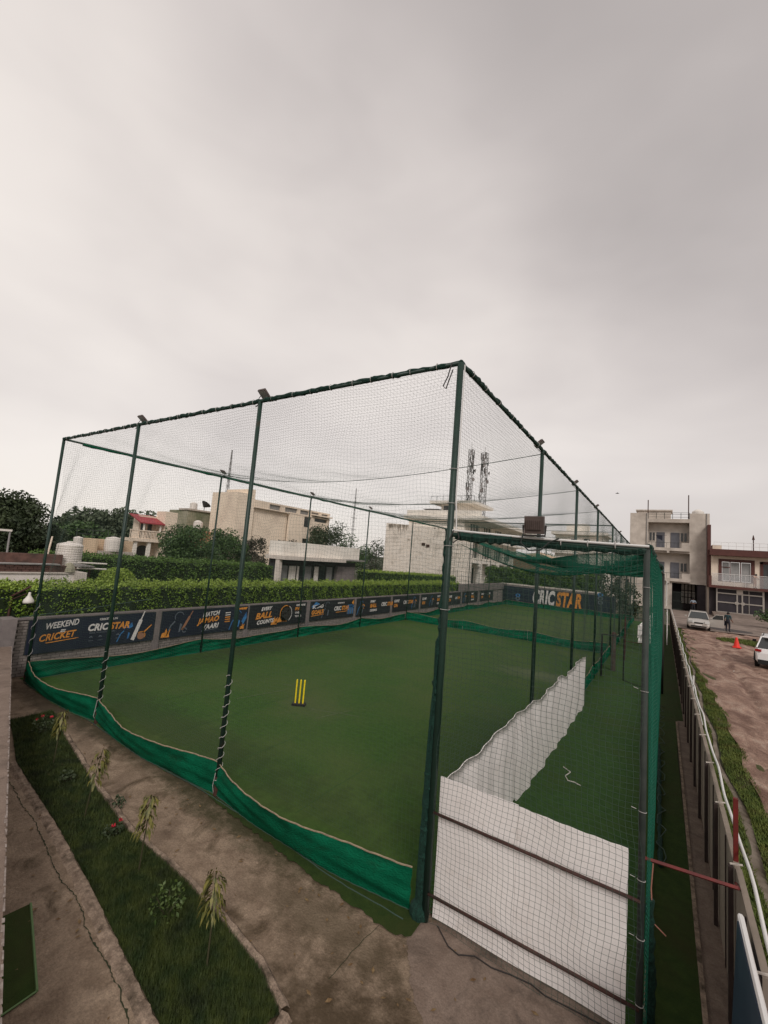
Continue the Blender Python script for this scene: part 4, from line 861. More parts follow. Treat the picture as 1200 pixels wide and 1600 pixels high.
g = blades('verge_grass', np.stack([x, y], 1), .028 + .02 * np.sin(x * 9 + y * 3) + .02 * np.exp(-((x - dr_x(y) - .28) / .15) ** 2), .02, .075, .010, M['verge'], 1.3); tag(g, 'patchy green and brown grass on the verge between fence and mud road', 'grass')
# weed patch near the cone and at the right
n = 6000; a = rng.uniform(0, 6.28, n); r_ = np.sqrt(rng.random(n)); gx = 8.2 + 2.5 * r_ * np.cos(a); gy = 36.3 + 1.9 * r_ * np.sin(a)
g = blades('weed_patch', np.stack([gx, gy], 1), .06, .04, .16, .03, M['verge'], 1); tag(g, 'green weed patch on the mud behind the red cone', 'weeds')
# litter and stones
for k_ in range(46):
    y = random.choice([random.uniform(5, 12), random.uniform(9, 30), random.uniform(4, 9)]); x = rd_x(y) + random.uniform(.05, 1.0 + y * .12); s = random.uniform(.02, .05) * (1 + y * .03)
    mb = MB(); R_ = Matrix.Rotation(random.uniform(0, 3), 3, 'Z') @ Matrix.Rotation(random.uniform(-.4, .4), 3, 'X')
    lit = random.random() < .35
    if lit: mb.obox((x, y, .08), (s * 2, s * .9, .012), R_)
    else:
        c_ = Vector((x, y, .07)); vs = [c_ + R_ @ Vector(p) * s * random.uniform(.8, 1.1) for p in ((1, 0, 0), (0, 1, 0), (-1, .1, 0), (0, -1, 0), (.3, .2, .6), (-.3, -.2, .55), (0, 0, -.5))]
        mb.add(vs, [(0, 1, 4), (1, 2, 4), (2, 5, 4), (2, 3, 5), (3, 0, 5), (0, 4, 5), (1, 0, 6), (2, 1, 6), (3, 2, 6), (0, 3, 6)])
    tag(mb.build('paper_scrap' if lit else 'stone', M['litter'] if lit else M['pebble']), 'pale scrap of litter on the mud road' if lit else 'small stone on the reddish mud road', 'litter' if lit else 'stone', 'scraps of litter on the mud road' if lit else 'stones scattered on the mud road')
# paved forecourt of the houses
struct(sheet('forecourt', [(3.2, 41), (8, 42.5), (14, 42), (26, 42), (26, 69), (3.2, 69)], .12, M['yard']))
sheet_ = sheet('dark_oval', [(6.9 + 1.6 * math.cos(a) * 1.0 + .5, 45.0 + 1.5 * math.sin(a)) for a in np.linspace(0, 6.1, 20)], .125, M['darkpaving']); sheet_.parent = bpy.data.objects['forecourt']  # darker oval on the paving

# ------------------------------------------------------------------ stumps
st = thing('cricket_stumps', (-5.95, 4.03, 0), 'yellow plastic cricket stumps on a black base in the middle of the turf', 'stumps')
mb = MB(); mb.obox((-5.95, 4.03, .03), (.36, .20, .05), RZ(.55)); mb.build('base', M['rubber'], st)
d_ = Vector((math.cos(.55), math.sin(.55), 0))
for k_ in (-1, 0, 1):
    c_ = Vector((-5.95, 4.03, 0)) + d_ * .105 * k_
    mb = MB(); mb.lathe((c_.x, c_.y, .05), [(.021, 0), (.021, .60), (.014, .625), (.001, .63)], 10); mb.build('stump', M['yellow'], st, smooth=False)

# ------------------------------------------------------------------ floodlights
def flood_proto():
    o = thing('floodlight', (0, 0, 0), 'dark floodlight', 'floodlight', 'floodlights on the cage posts')
    R_ = RX(rad(-35))
    mb = MB(); mb.obox((0, .10, .16), (.26, .30, .05), R_); mb.build('housing', M['flood'], o)
    mb = MB(); mb.obox(Vector((0, .10, .16)) + R_ @ Vector((0, .0, -.028)), (.22, .25, .008), R_); mb.build('lens', M['lens'], o)
    mb = MB()
    for i in range(6): mb.obox(Vector((0, .10, .16)) + R_ @ Vector((-.1 + i * .04, 0, .035)), (.006, .24, .03), R_)
    mb.build('fins', M['flood'], o)
    mb = MB(); mb.tube([(-.14, .1, .16), (-.14, .02, .02), (.14, .02, .02), (.14, .1, .16)], .010, 5); mb.build('bracket', M['darkmetal'], o)
    mb = MB(); mb.tube([(0, .2, .12), (-.12, .1, -.04), (-.16, -.02, -.14), (-.06, -.05, -.17), (0, -.04, -.05)], .009, 5); mb.build('cable', M['darkmetal'], o)
    return o
proto = flood_proto(); used = False
spots = [((-3.95, 0, H + .03), 0, 'floodlight on the front rail above the second post from the near corner'), ((-8.24, 0, H + .03), 0, 'floodlight on the front rail above the third post from the near corner'),
         ((0, YR[1], H + .03), 90, 'floodlight on the right rail nearest the near corner'), ((0, YR[2], H + .03), 90, 'second floodlight along the right rail'), ((0, YR[3], H + .03), 90, 'third floodlight along the right rail'), ((0, YR[5], H + .03), 90, 'floodlight farthest along the right rail'),
         ((-W, YL[1], H + .03), -90, 'floodlight on the left rail nearest the front corner'), ((-W, YL[2], H + .03), -90, 'second floodlight along the left rail'), ((-W, YL[3], H + .03), -90, 'third floodlight along the left rail')]
for p, a, lab in spots:
    o = proto if not used else copy_tree(proto); used = True
    o.location = p; o.rotation_euler = (0, 0, rad(a)); o.scale = (.72, .72, .8); o['label'] = lab
fl = thing('floodlight', (1.07, -.06, LH + .06), 'large brown floodlight on the beam of the practice lane facing the camera', 'floodlight')
R_ = RX(rad(8)) 
c0 = Vector((1.07, -.08, LH + .19))
mb = MB(); mb.obox(c0, (.215, .05, .20), R_); mb.obox(c0 + R_ @ Vector((0, -.03, .005)), (.16, .025, .115), R_); mb.build('housing', M['flood'], fl)
mb = MB()
for i in range(8): mb.obox(c0 + R_ @ Vector((-.075 + i * .0215, -.045, .005)), (.004, .012, .10), R_)
mb.build('fins', M['flood'], fl)
mb = MB(); mb.obox(c0 + R_ @ Vector((0, .03, 0)), (.19, .008, .17), R_); mb.build('lens', M['lens'], fl)
mb = MB(); mb.tube([c0 + Vector((-.125, 0, .0)), c0 + Vector((-.12, 0, -.12)), c0 + Vector((.12, 0, -.12)), c0 + Vector((.125, 0, 0))], .012, 6); mb.build('bracket', M['darkmetal'], fl)
mb = MB(); mb.tube([(.95, -.09, LH + .08), (.93, -.1, LH - .02), (1.02, -.1, LH - .10), (1.15, -.1, LH - .09), (1.24, -.09, LH), (1.34, -.08, LH + .05)], .009, 6); mb.build('cable', M['postgrey'], fl)
mb = MB(); mb.tube([(.08, -.06, LH + .1), (.04, -.09, LH - .02), (.10, -.1, LH - .06), (.17, -.09, LH + .0), (.14, -.07, LH + .07)], .008, 6); mb.tube([(-.1, -.06, H + .0), (-.14, -.08, H - .2), (-.2, -.08, H - .32), (-.16, -.07, H - .36), (-.08, -.06, H - .1)], .009, 5); mb.build('cable_loop', M['darkmetal'], cf)

# ------------------------------------------------------------------ foliage helpers
def leafmesh(name, Pn, size, m, parent=None, aspect=.55, up=0.0, props=None):
    n = len(Pn); a = rng.normal(size=(n, 3)); a[:, 2] += up; a /= np.linalg.norm(a, axis=1)[:, None]
    b = rng.normal(size=(n, 3)); b -= a * (a * b).sum(1)[:, None]; b /= np.linalg.norm(b, axis=1)[:, None]; c = np.cross(a, b)
    s = (size * rng.uniform(.6, 1.3, n))[:, None]
    V = np.stack([Pn - b * s * .5, Pn + c * s * aspect * .5, Pn + b * s * .5, Pn - c * s * aspect * .5], 1)
    return npmesh(name, V.reshape(-1, 3), np.arange(n * 4).reshape(-1, 4), m, parent, props)
def hedge(x0, x1, y0, y1, zf, m, mtop, dens, size, label, group='clipped hedges beyond the brick wall', edge=.05, faces=('front', 'top', 'near')):
    o = thing('hedge', ((x0 + x1) / 2, (y0 + y1) / 2, 0), label, 'hedge', group)
    ys_ = np.linspace(y0, y1, 24); mb = MB()
    for i in range(23):
        za = zf(ys_[i]) - edge * 1.6; zb_ = zf(ys_[i + 1]) - edge * 1.6
        mb.add([(x0 + edge, ys_[i], 0), (x1 - edge, ys_[i], 0), (x1 - edge, ys_[i], za), (x0 + edge, ys_[i], za), (x0 + edge, ys_[i + 1], 0), (x1 - edge, ys_[i + 1], 0), (x1 - edge, ys_[i + 1], zb_), (x0 + edge, ys_[i + 1], zb_)],
               [(0, 1, 2, 3), (4, 7, 6, 5), (1, 5, 6, 2), (2, 6, 7, 3), (0, 3, 7, 4)])
    mb.build('inner_growth', M['hedgecore'], o)
    h = zf(y0)
    def bump_(a, b): return .07 * np.sin(a * 5.3 + 1.3 * np.sin(b * 4)) + .05 * np.sin(a * 13 + b * 9) + rng.uniform(-.06, .06, len(a))
    pts = []
    A = (y1 - y0) * 1.5; n = int(A * dens); y = rng.uniform(y0, y1, n); zz = zf(y); z = zz - rng.random(n) * 1.6; pts.append(np.stack([x1 + bump_(y, z), y, z], 1))
    n = int((x1 - x0) * abs(1.3) * dens)
    z = zf(np.full(n, y0)) - rng.random(n) * 1.6; x = rng.uniform(x0, x1, n); pts.append(np.stack([x, y0 + bump_(x, z), z], 1))
    leafmesh('leaves', np.concatenate(pts), size, m, o)
    n = int((y1 - y0) * (x1 - x0) * dens * 1.1); y = rng.uniform(y0, y1, n); x = rng.uniform(x0, x1, n); q = np.stack([x, y, zf(y) + bump_(x, y)], 1)
    n2 = n // 6; q2 = q[rng.integers(0, n, n2)] + np.stack([rng.uniform(-.1, .1, n2), rng.uniform(-.1, .1, n2), rng.uniform(0, .13, n2)], 1)
    leafmesh('top_leaves', np.concatenate([q, q2]), size, mtop, o, up=.6)  # leaves over the top face, with some set higher
    return o
hedge(-15.0, -13.35, -4.5, 32.5, lambda y: 2.42 + 0 * y - .004 * y, M['hedge'], M['hedgetop'], 520, .085, 'bright green clipped hedge directly behind the banner wall')
hedge(-22.0, -20.0, 2.6, 15.6, lambda y: 3.07 - .0125 * (y - 4), M['hedge2'], M['hedge2'], 330, .11, 'darker taller hedge behind the bright front hedge at left')
hedge(-21.6, -19.6, 27.5, 46, lambda y: 2.72 - .02 * (y - 27), M['hedge2'], M['hedgetop'], 200, .12, 'hedge between the white pavilion and the stone faced building')
o3 = thing('hedge', (-10, 47, 0), 'deep green hedge rising behind the far end wall', 'hedge', 'clipped hedges beyond the brick wall')
mb = MB(); mb.box(-15.6, -3.6, 46.3, 48.2, 0, 3.7); mb.build('inner_growth', M['hedgecore'], o3)
n = 9000; x = rng.uniform(-15.9, -3.4, n); z = rng.uniform(1.6, 3.95, n); q1 = np.stack([x, 46.1 + .15 * np.sin(x * 3 + z * 4) + rng.uniform(-.15, .15, n), z], 1)
n = 5000; x = rng.uniform(-15.9, -3.4, n); y = rng.uniform(46, 48.3, n); q2 = np.stack([x, y, 3.85 + .12 * np.sin(x * 4) + rng.uniform(-.12, .15, n)], 1)
leafmesh('leaves', np.concatenate([q1, q2]), .2, M['hedge2'], o3)
# round bush
def blob_leaves(c, R3, n, shell=.35):
    d = rng.normal(size=(n, 3)); d /= np.linalg.norm(d, axis=1)[:, None]; r = 1 - shell * rng.random(n) ** 2
    return np.array(c) + d * r[:, None] * np.array(R3)
def bush(c, R3, n, size, m, label, cat='bush', name='round_bush'):
    o = thing(name, (c[0], c[1], 0), label, cat)
    mb = MB(); mb.tube([(c[0], c[1], 0), (c[0], c[1], c[2])], .05, 6); mb.build('stem', M['bark'], o)
    P_ = [blob_leaves(c, R3, n)]
    for k_ in range(14):
        d = rng.normal(size=3); d /= np.linalg.norm(d); d[2] = abs(d[2]); P_.append(blob_leaves(np.array(c) + d * np.array(R3) * .8, np.array(R3) * .3, n // 12, .8))
    mb = MB(); 
    mb.lathe((c[0], c[1], c[2] - R3[2] * .8), [(.05, 0), (R3[0] * .6, R3[2] * .3), (R3[0] * .8, R3[2] * .8), (R3[0] * .6, R3[2] * 1.3), (.05, R3[2] * 1.55)], 12); mb.build('inner_growth', M['hedgecore'], o)
    leafmesh('leaves', np.concatenate(P_), size, m, o); return o
bush((-17.2, 4.3, 1.9), (.85, .85, .9), 5200, .09, M['hedgetop'], 'rounded bright green bush between the two left hedges')
bush((-17.0, 2.9, 1.6), (.7, .6, .8), 2500, .09, M['hedge2'], 'dark shrub beside the white walled outbuilding')

def tree(ux, vtop, ax, val, wpx, hpx, m, label, n=6000, size=.35, name='tree', ragged=.35, blobs=26, group='trees beyond the buildings', vb=None):
    top = on(ux, vtop, ax, val); dep = (top - CAM) @ _f; k = dep / FPX; Wd = wpx * k; Hc = hpx * k
    x, y = float(top[0]), float(top[1]); zt = float(top[2]); zc = zt - Hc / 2
    o = thing(name, (x, y, 0), label, 'tree', group)
    P_ = []; cs = []
    for i in range(blobs):
        d = rng.normal(size=3); d /= np.linalg.norm(d); rr = rng.uniform(.25, .95) ** .6
        c = np.array([x, y, zc]) + d * rr * np.array([Wd / 2, Wd / 2, Hc / 2]) * (1 - ragged * .5); s_ = rng.uniform(.18, .36)
        cs.append(c); P_.append(blob_leaves(c, np.array([Wd * s_ * .62, Wd * s_ * .62, Hc * s_ * .5]), int(n / blobs), .75))
    leafmesh('crown', np.concatenate(P_), size, m, o)
    mb = MB(); r0 = max(.08, Wd * .03); mid = zc - Hc * .25
    mb.tube([(x, y, -.05), (x + r0, y, mid * .5), (x, y, mid), (x, y, zc + Hc * .2)], [r0, r0 * .8, r0 * .65, r0 * .2], 7)
    for c in cs[:10]: mb.tube([(x, y, mid * rng.uniform(.8, 1)), ((x + c[0]) / 2, (y + c[1]) / 2, (mid + c[2]) / 2 + .1), c], [r0 * .45, r0 * .25, r0 * .08], 5)
    mb.build('trunk', M['bark'], o); return o
tree(14, 748, 0, -27, 140, 150, M['leafdark'], 'dark drooping tree at the left edge behind the outbuilding', 20000, .19, blobs=54, ragged=.5)
tree(62, 800, 0, -29, 90, 90, M['leafdark'], 'lower dark tree just right of the big left edge tree', 11000, .19, blobs=26)
tree(110, 800, 0, -75, 60, 80, M['leafhaze'], 'hazy rounded tree left of the distant tree row', 3000, .7)
tree(150, 784, 0, -70, 80, 90, M['leafhaze'], 'tall hazy tree above the tan flat roof', 4500, .65, blobs=30)
tree(200, 790, 0, -72, 90, 90, M['leafhaze'], 'hazy spreading tree behind the left post of the front net', 4500, .65, blobs=30)
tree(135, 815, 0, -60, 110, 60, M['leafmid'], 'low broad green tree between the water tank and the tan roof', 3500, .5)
tree(240, 800, 0, -85, 60, 60, M['leafhaze'], 'distant tree behind the red awning house', 2500, .7)
tree(300, 815, 0, -33, 95, 80, M['leafmid'], 'leafy green tree in front of the big peach building at its left', 15000, .2, blobs=34)
tree(355, 812, 0, -36, 80, 90, M['leafmid'], 'green tree in front of the big peach building near the front post', 12000, .2, blobs=30)
tree(397, 832, 0, -36, 55, 70, M['leafpurple'], 'purplish brown leaved tree left of the white pavilion', 3500, .25)
tree(445, 838, 0, -34, 60, 30, M['leafpurple'], 'thin tree tops showing above the pavilion roof', 900, .22, blobs=12)
tree(515, 808, 0, -42, 75, 90, M['leafdark'], 'dense dark tree right of the peach building', 6500, .32, blobs=34)
tree(552, 832, 0, -46, 70, 80, M['leafmid'], 'paler green tree beside the distant pylon', 4500, .35)
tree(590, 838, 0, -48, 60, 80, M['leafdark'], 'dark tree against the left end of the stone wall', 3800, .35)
tree(1215, 935, 1, 52, 50, 60, M['leafmid'], 'green shrub like tree at the right edge before the maroon house', 2500, .25)
tree(944, 880, 1, 49, 75, 85, M['leafdark'], 'dark tree behind the far right corner of the cage', 4000, .26)
tree(985, 905, 1, 47, 40, 80, M['leafdark'], 'dark tall shrub beyond the practice lane', 2500, .22)
tree(856, 862, 1, 66, 30, 40, M['leafmid'], 'small tree by the brown brick building', 1500, .3)

# bed saplings and flowers
def sapling(x, y, h, lean, label):
    o = thing('sapling', (x, y, 0), label, 'sapling', 'saplings in the planting bed')
    top = Vector((x + lean[0], y + lean[1], h)); mb = MB(); st_ = [Vector((x, y, 0)), Vector((x + lean[0] * .3 + .01, y + lean[1] * .3, h * .45)), top]
    mb.tube(st_, [.010, .008, .004], 6); mb.build('stem', M['stem'], o)
    V = []; n = 150
    for i in range(n):
        t = .55 + .47 * random.random() ** .8; p = st_[1].lerp(top, (t - .45) / .55) if t > .45 else st_[1]
        a = random.uniform(0, 6.28); a = a if random.random() < .6 else (len(label) * 1.7) % 6 + random.uniform(-.6, .6); out_ = Vector((math.cos(a), math.sin(a), 0)); l = random.uniform(.06, .15) * (.7 + .5 * math.sin(t * 23 + x) ** 2); wd = l * .13; s_ = Vector((-out_.y, out_.x, 0)) * wd
        o_ = random.uniform(.01, .10) * (1.25 - t * .6); p = p + out_ * o_
        m1 = p + out_ * l * .42 - Vector((0, 0, l * .30)); e1 = p + out_ * l * .62 - Vector((0, 0, l * .92))
        V += [p, m1 + s_, e1, m1 - s_]
    npmesh('leaves', np.array([tuple(v) for v in V]), np.arange(len(V)).reshape(-1, 4), M['sapling'], o)
    return o
sapling(-6.85, -1.30, .88, (-.12, .1), 'drooping sapling farthest from the camera in the bed')
sapling(-4.84, -1.61, .95, (.06, .1), 'leaning sapling second from the far end of the bed')
sapling(-3.19, -1.67, .92, (.03, .03), 'straight drooping sapling third from the far end of the bed')
sapling(-1.45, -1.90, .86, (-.04, .02), 'nearest and bushiest drooping sapling in the bed')
def flowerplant(x, y, r, n, fl_, label, m):
    o = thing('low_plant', (x, y, 0), label, 'plant')
    leafmesh('leaves', blob_leaves((x, y, r * .8), (r, r, r), n, .9), .05, m, o)
    mb = MB()
    for k_ in range(5): a = k_ * 1.25; mb.tube([(x, y, 0), (x + r * .7 * math.cos(a), y + r * .7 * math.sin(a), r)], .004, 4)
    mb.build('stems', M['stem'], o, kind='stuff')
    for k_ in range(fl_):
        a = random.uniform(0, 6.28); c_ = (x + r * .6 * math.cos(a), y + r * .6 * math.sin(a), r * 1.6)
        leafmesh('flower', blob_leaves(c_, (.025, .025, .02), 26), .03, M['flower'], o)
flowerplant(-6.03, -1.39, .13, 160, 0, 'small round green plant in the bed between the two far saplings', M['leafdark'])
flowerplant(-4.11, -1.55, .12, 150, 2, 'small plant with red flowers in the middle of the bed', M['leafdark'])
flowerplant(-2.32, -1.81, .19, 190, 0, 'larger light leaved shrub before the nearest sapling', M['leafshrub'])
flowerplant(-8.4, -.95, .20, 200, 3, 'plant with red flowers at the far end of the bed', M['leafdark'])
flowerplant(-4.75, -1.18, .10, 90, 0, 'small weed growing at the kerb behind the leaning sapling', M['leafdark'])

# ------------------------------------------------------------------ wall with openings
def wall_holes(mb, axis, c0, c1, rect, holes):
    """slab between c0..c1 on axis ('x' or 'y'); rect and holes are (a0,a1,z0,z1)"""
    A = sorted({rect[0], rect[1], *[h[0] for h in holes], *[h[1] for h in holes]}); Z = sorted({rect[2], rect[3], *[h[2] for h in holes], *[h[3] for h in holes]})
    for i in range(len(A) - 1):
        for j in range(len(Z) - 1):
            ca, cz = (A[i] + A[i + 1]) / 2, (Z[j] + Z[j + 1]) / 2
            if any(h[0] < ca < h[1] and h[2] < cz < h[3] for h in holes): continue
            if axis == 'y': mb.box(A[i], A[i + 1], c0, c1, Z[j], Z[j + 1])
            else: mb.box(c0, c1, A[i], A[i + 1], Z[j], Z[j + 1])
def rectY(u0, v0, u1, v1, Y):
    a, b = on(u0, v0, 1, Y), on(u1, v1, 1, Y); cx = (u0 + u1) / 2; z1 = on(cx, v0, 1, Y)[2]; z0 = on(cx, v1, 1, Y)[2]
    return (float(min(a[0], b[0])), float(max(a[0], b[0])), float(z0), float(z1))
def rectX(u0, v0, u1, v1, X):
    a, b = on(u0, v0, 0, X), on(u1, v1, 0, X); cx = (u0 + u1) / 2; z1 = on(cx, v0, 0, X)[2]; z0 = on(cx, v1, 0, X)[2]
    return (float(min(a[1], b[1])), float(max(a[1], b[1])), float(z0), float(z1))

# ---- apartment block at the right (raw cement)
AY = 68.
def A(x0, y0, x1, y1): return rectY(900 + x0 / 4, 740 + y0 / 4, 900 + x1 / 4, 740 + y1 / 4, AY)
ap = thing('apartment_block', (3, AY, 0), 'unfinished grey cement apartment block with open balconies at the far end', 'building')
body = A(340, 248, 835, 860); xl, xr, _, ztop = body
b2_ = A(452, 305, 708, 464); b1_ = A(452, 495, 710, 652); gd = A(600, 690, 812, 866)
lwx = A(452, 0, 708, 1)
zt2 = A(450, 283, 700, 300)[3]
mb = MB(); wall_holes(mb, 'y', AY, AY + .3, (xl, xr, 0.1, zt2), [b2_, b1_, (gd[0], gd[1], 0.1, gd[3])]); mb.box(xl, b2_[0] - .02, AY, AY + .3, zt2, ztop); mb.box(b2_[1] + .05, xr, AY, AY + .3, zt2, ztop)
mb.build('front_wall', M['rawcement'], ap)
mb = MB(); mb.box(xl, xl + .3, AY + .3, AY + 12, .1, ztop); mb.box(xr - .3, xr, AY + .3, AY + 12, .1, ztop); mb.box(xl + .3, xr - .3, AY + 11.7, AY + 12, .1, zt2); mb.build('side_walls', M['rawcement'], ap)
for z in (b2_[3] + .0, b1_[3], gd[3]):
    mb = MB(); mb.box(xl + .3, xr - .3, AY + .3, AY + 11.7, z, z + .25); mb.build('floor_slab', M['cement2'], ap)
mb = MB(); a = A(380, 225, 595, 248); mb.box(a[0], a[1], AY + 2, AY + 6, zt2 + .1, a[3] + .1); mb.build('stair_head', M['rawcement'], ap)
mb = MB(); mb.box(a[0] - .2, a[1] + .2, AY + 1.8, AY + 6.2, a[3] + .1, a[3] + .25); mb.build('stair_roof', M['cement2'], ap)
for bb, dl in ((b2_, A(508, 365, 560, 464)), (b1_, A(508, 540, 560, 652))):
    mb = MB(); mb.box(xl + .3, xr - .3, AY + 1.5, AY + 1.7, bb[2] + .0, bb[3]); mb.build('balcony_back_wall', M['cement2'], ap)
    sc = 1.0
    for (x0, x1) in ((508, 560), (597, 653)):
        r_ = A(x0, 0, x1, 1); mb = MB(); mb.box(r_[0], r_[1], AY + 1.42, AY + 1.5, bb[2], bb[2] + (bb[3] - bb[2]) * .64); mb.build('door', M['greydoor'], ap)
    for (x0, x1) in ((462, 500), (657, 700)):
        r_ = A(x0, 0, x1, 1); z0, z1 = bb[2] + (bb[3] - bb[2]) * .28, bb[2] + (bb[3] - bb[2]) * .64
        wf = MB().box(r_[0], r_[1], AY + 1.43, AY + 1.5, z0, z1).build('window', M['cement2'], ap)
        for q in (0, 1): mb = MB(); mb.box(r_[0] + .06 + q * (r_[1] - r_[0]) / 2, r_[0] - .04 + (q + 1) * (r_[1] - r_[0]) / 2, AY + 1.40, AY + 1.428, z0 + .06, z1 - .06); mb.build('pane', M['glass'], wf)
    # projecting balcony slab and half parapet
    mb = MB(); mb.box(bb[0] - .1, bb[1] + .1, AY - .35, AY + 1.5, bb[2] - .42, bb[2]); mb.box((bb[0] + bb[1]) / 2 - .15, (bb[0] + bb[1]) / 2 + .15, AY - .36, AY - .02, bb[2] - .72, bb[2] - .42); mb.build('balcony_slab', M['rawcement'], ap)
    mb = MB(); mb.box(bb[1] - .9, bb[1] + .08, AY - .33, AY - .2, bb[2], bb[2] + .75); mb.build('balcony_parapet', M['rawcement'], ap)
    mb = MB(); xx = bb[0]
    for k_ in range(9): mb.tube([(xx + k_ * .45, AY - .26, bb[2]), (xx + k_ * .45, AY - .26, bb[2] + .7)], .015, 4)
    mb.tube([(bb[0], AY - .26, bb[2] + .72), (bb[1] - .9, AY - .26, bb[2] + .72)], .025, 5); mb.build('balcony_railing', M['postgrey'], ap)
# roof railing
mb = MB(); x0_, x1_ = b2_[0], b2_[1]
for k_ in range(6): xx = x0_ + (x1_ - x0_) * k_ / 5; mb.tube([(xx, AY + .1, zt2), (xx, AY + .1, ztop + .1)], .03, 4)
for q in (.3, .75, 1.0): mb.tube([(x0_, AY + .1, zt2 + (ztop + .1 - zt2) * q), (x1_, AY + .1, zt2 + (ztop + .1 - zt2) * q)], .022, 4)
mb.build('roof_railing', M['postgrey'], ap)
for (px, v0, v1) in ((450, 248, 165), (703, 280, 135)):
    a, b_ = on(900 + px / 4, 740 + v0 / 4, 1, AY + .5), on(900 + px / 4, 740 + v1 / 4, 1, AY + .5); mb = MB(); mb.tube([(a[0], AY + .5, a[2] - .5), (a[0], AY + .5, b_[2])], .07, 5); mb.build('roof_pole', M['rust'], ap)
mb = MB(); a = A(735, 238, 790, 248); mb.lathe((a[0] + .6, AY + 2, ztop), [(.7, 0), (.7, .5), (.3, .8), (.05, .85)], 12); mb.build('roof_tank', M['tank'], ap)
for xx in (xr - .35, xl + 2.1): mb = MB(); mb.tube([(xx, AY - .08, .1), (xx, AY - .08, ztop)], .055, 6); mb.build('downpipe', M['sheet'], ap)
# ground floor opening: dark interior, cream pillar, screens
mb = MB(); mb.box(xl + .3, xr - .3, AY + 4.5, AY + 4.7, .1, gd[3]); mb.build('inner_wall', M['darkwall'], ap)
r_ = A(663, 693, 757, 830); mb = MB(); mb.box(r_[0], r_[1], AY + 4.4, AY + 4.5, .9, r_[3]); mb.build('daylight_panel', M['offwhite'], ap)  # off-white paint stands for daylight seen through the opening
mb = MB()
for k_ in range(5): xx = r_[0] + (r_[1] - r_[0]) * k_ / 4; mb.tube([(xx, AY + 4.35, .9), (xx, AY + 4.35, r_[3])], .05, 4)
for q in range(4): zz = .9 + (r_[3] - .9) * q / 3; mb.tube([(r_[0], AY + 4.35, zz), (r_[1], AY + 4.35, zz)], .05, 4)
mb.build('window_grille', M['darkmetal'], ap)
r_ = A(812, 692, 845, 876); mb = MB(); mb.box(r_[0], r_[1], AY - .12, AY - .002, .1, r_[3]); mb.build('cream_pillar', M['cream'], ap)
r_ = A(757, 697, 811, 866); mb = MB(); mb.box(r_[0], r_[1], AY - .05, AY + .0, .1, r_[3] - .1); mb.build('dark_screen', M['darkwall'], ap)
gt = thing('lattice_gate', (3, AY - 1, 0), 'dark barred gate standing open at the foot of the cement block', 'gate')
r_ = A(606, 740, 662, 862); mb = MB()
for k_ in range(9): xx = r_[0] + (r_[1] - r_[0]) * k_ / 8; mb.tube([(xx, AY - .5, .1), (xx, AY - .5, r_[3])], .025, 4)
for q in (.05, .5, 1): mb.tube([(r_[0], AY - .5, .12 + (r_[3] - .12) * q), (r_[1], AY - .5, .12 + (r_[3] - .12) * q)], .035, 4)
mb.build('bars', M['postgrey'], gt)
r_ = A(662, 735, 757, 850); mb = MB()
for k_ in range(10): xx = r_[0] + (r_[1] - r_[0]) * k_ / 9; mb.tube([(xx, AY - .5, .1), (xx, AY - .5, r_[3] - .3)], .02, 4)
mb.tube([(r_[0], AY - .5, r_[3] - .3), (r_[1], AY - .5, r_[3] - .3)], .03, 4); mb.build('bars', M['darkmetal'], gt)
lg = thing('laundry', (0, AY, b2_[2]), 'dark clothes hung to dry on the upper balcony of the cement block', 'laundry')
r_ = A(500, 386, 540, 420); mb = MB(); mb.add([(r_[0], AY - .2, r_[3]), (r_[1], AY - .2, r_[3]), (r_[1], AY - .24, r_[2]), (r_[1] - .35, AY - .2, r_[2] + .25), (r_[0] + .2, AY - .22, r_[2] + .3)], [(0, 1, 2, 3, 4)]); mb.build('shirt', M['navybag'], lg)
mb = MB(); mb.tube([(r_[0] - .4, AY - .2, r_[3]), (r_[1] + .5, AY - .2, r_[3] + .02)], .02, 4); mb.build('line', M['darkmetal'], lg)
# ---- maroon and cream house, right edge
HY = 66.
def B(x0, y0, x1, y1): return rectY(900 + x0 / 4, 740 + y0 / 4, 900 + x1 / 4, 740 + y1 / 4, HY)
hs = thing('maroon_house', (12, HY, 0), 'two storey house with maroon slabs, cream wall and balcony at the right edge', 'house')
r_ = B(846, 515, 1300, 700); wn_ = B(912, 555, 1095, 676); dr_ = B(1170, 568, 1215, 690)
x0, x1 = B(846, 0, 900, 1)[0], 26.
zc0 = B(860, 690, 940, 700)[2]; zroof0 = B(846, 512, 900, 515)[3]; zroof1 = B(846, 474, 900, 500)[3]; zb0 = B(850, 705, 900, 712)[2]
mb = MB(); wall_holes(mb, 'y', HY, HY + .3, (x0, x1, zc0, zroof0), [wn_, (dr_[0], dr_[1], zc0, dr_[3])]); mb.build('upper_wall', M['cream'], hs)
mb = MB(); mb.box(x0 - .2, x1, HY - 1.2, HY + 9, zroof0, zroof1); mb.build('roof_slab', M['maroon'], hs)
mb = MB(); mb.box(x0 - .1, x1, HY - 1.4, HY + 9, zb0, zc0 + .02); mb.build('balcony_slab', M['maroon'], hs)
mb = MB(); mb.box(x0 - .35, x0 - .06, HY - 1.45, HY + 9, zb0, zc0 + 1.2); mb.box(x0 - .35, x0 + .0, HY + .31, HY + 9, zc0 + 1.2, zroof1 + 3.3); mb.build('side_pier', M['maroon'], hs)
wf = MB(); wall_holes(wf, 'y', HY - .08, HY + .1, (wn_[0] - .35, wn_[1] + .35, wn_[2] - .02, wn_[3] + .35), [wn_]); wf = wf.build('window', M['maroon'], hs)
ww = (wn_[1] - wn_[0])
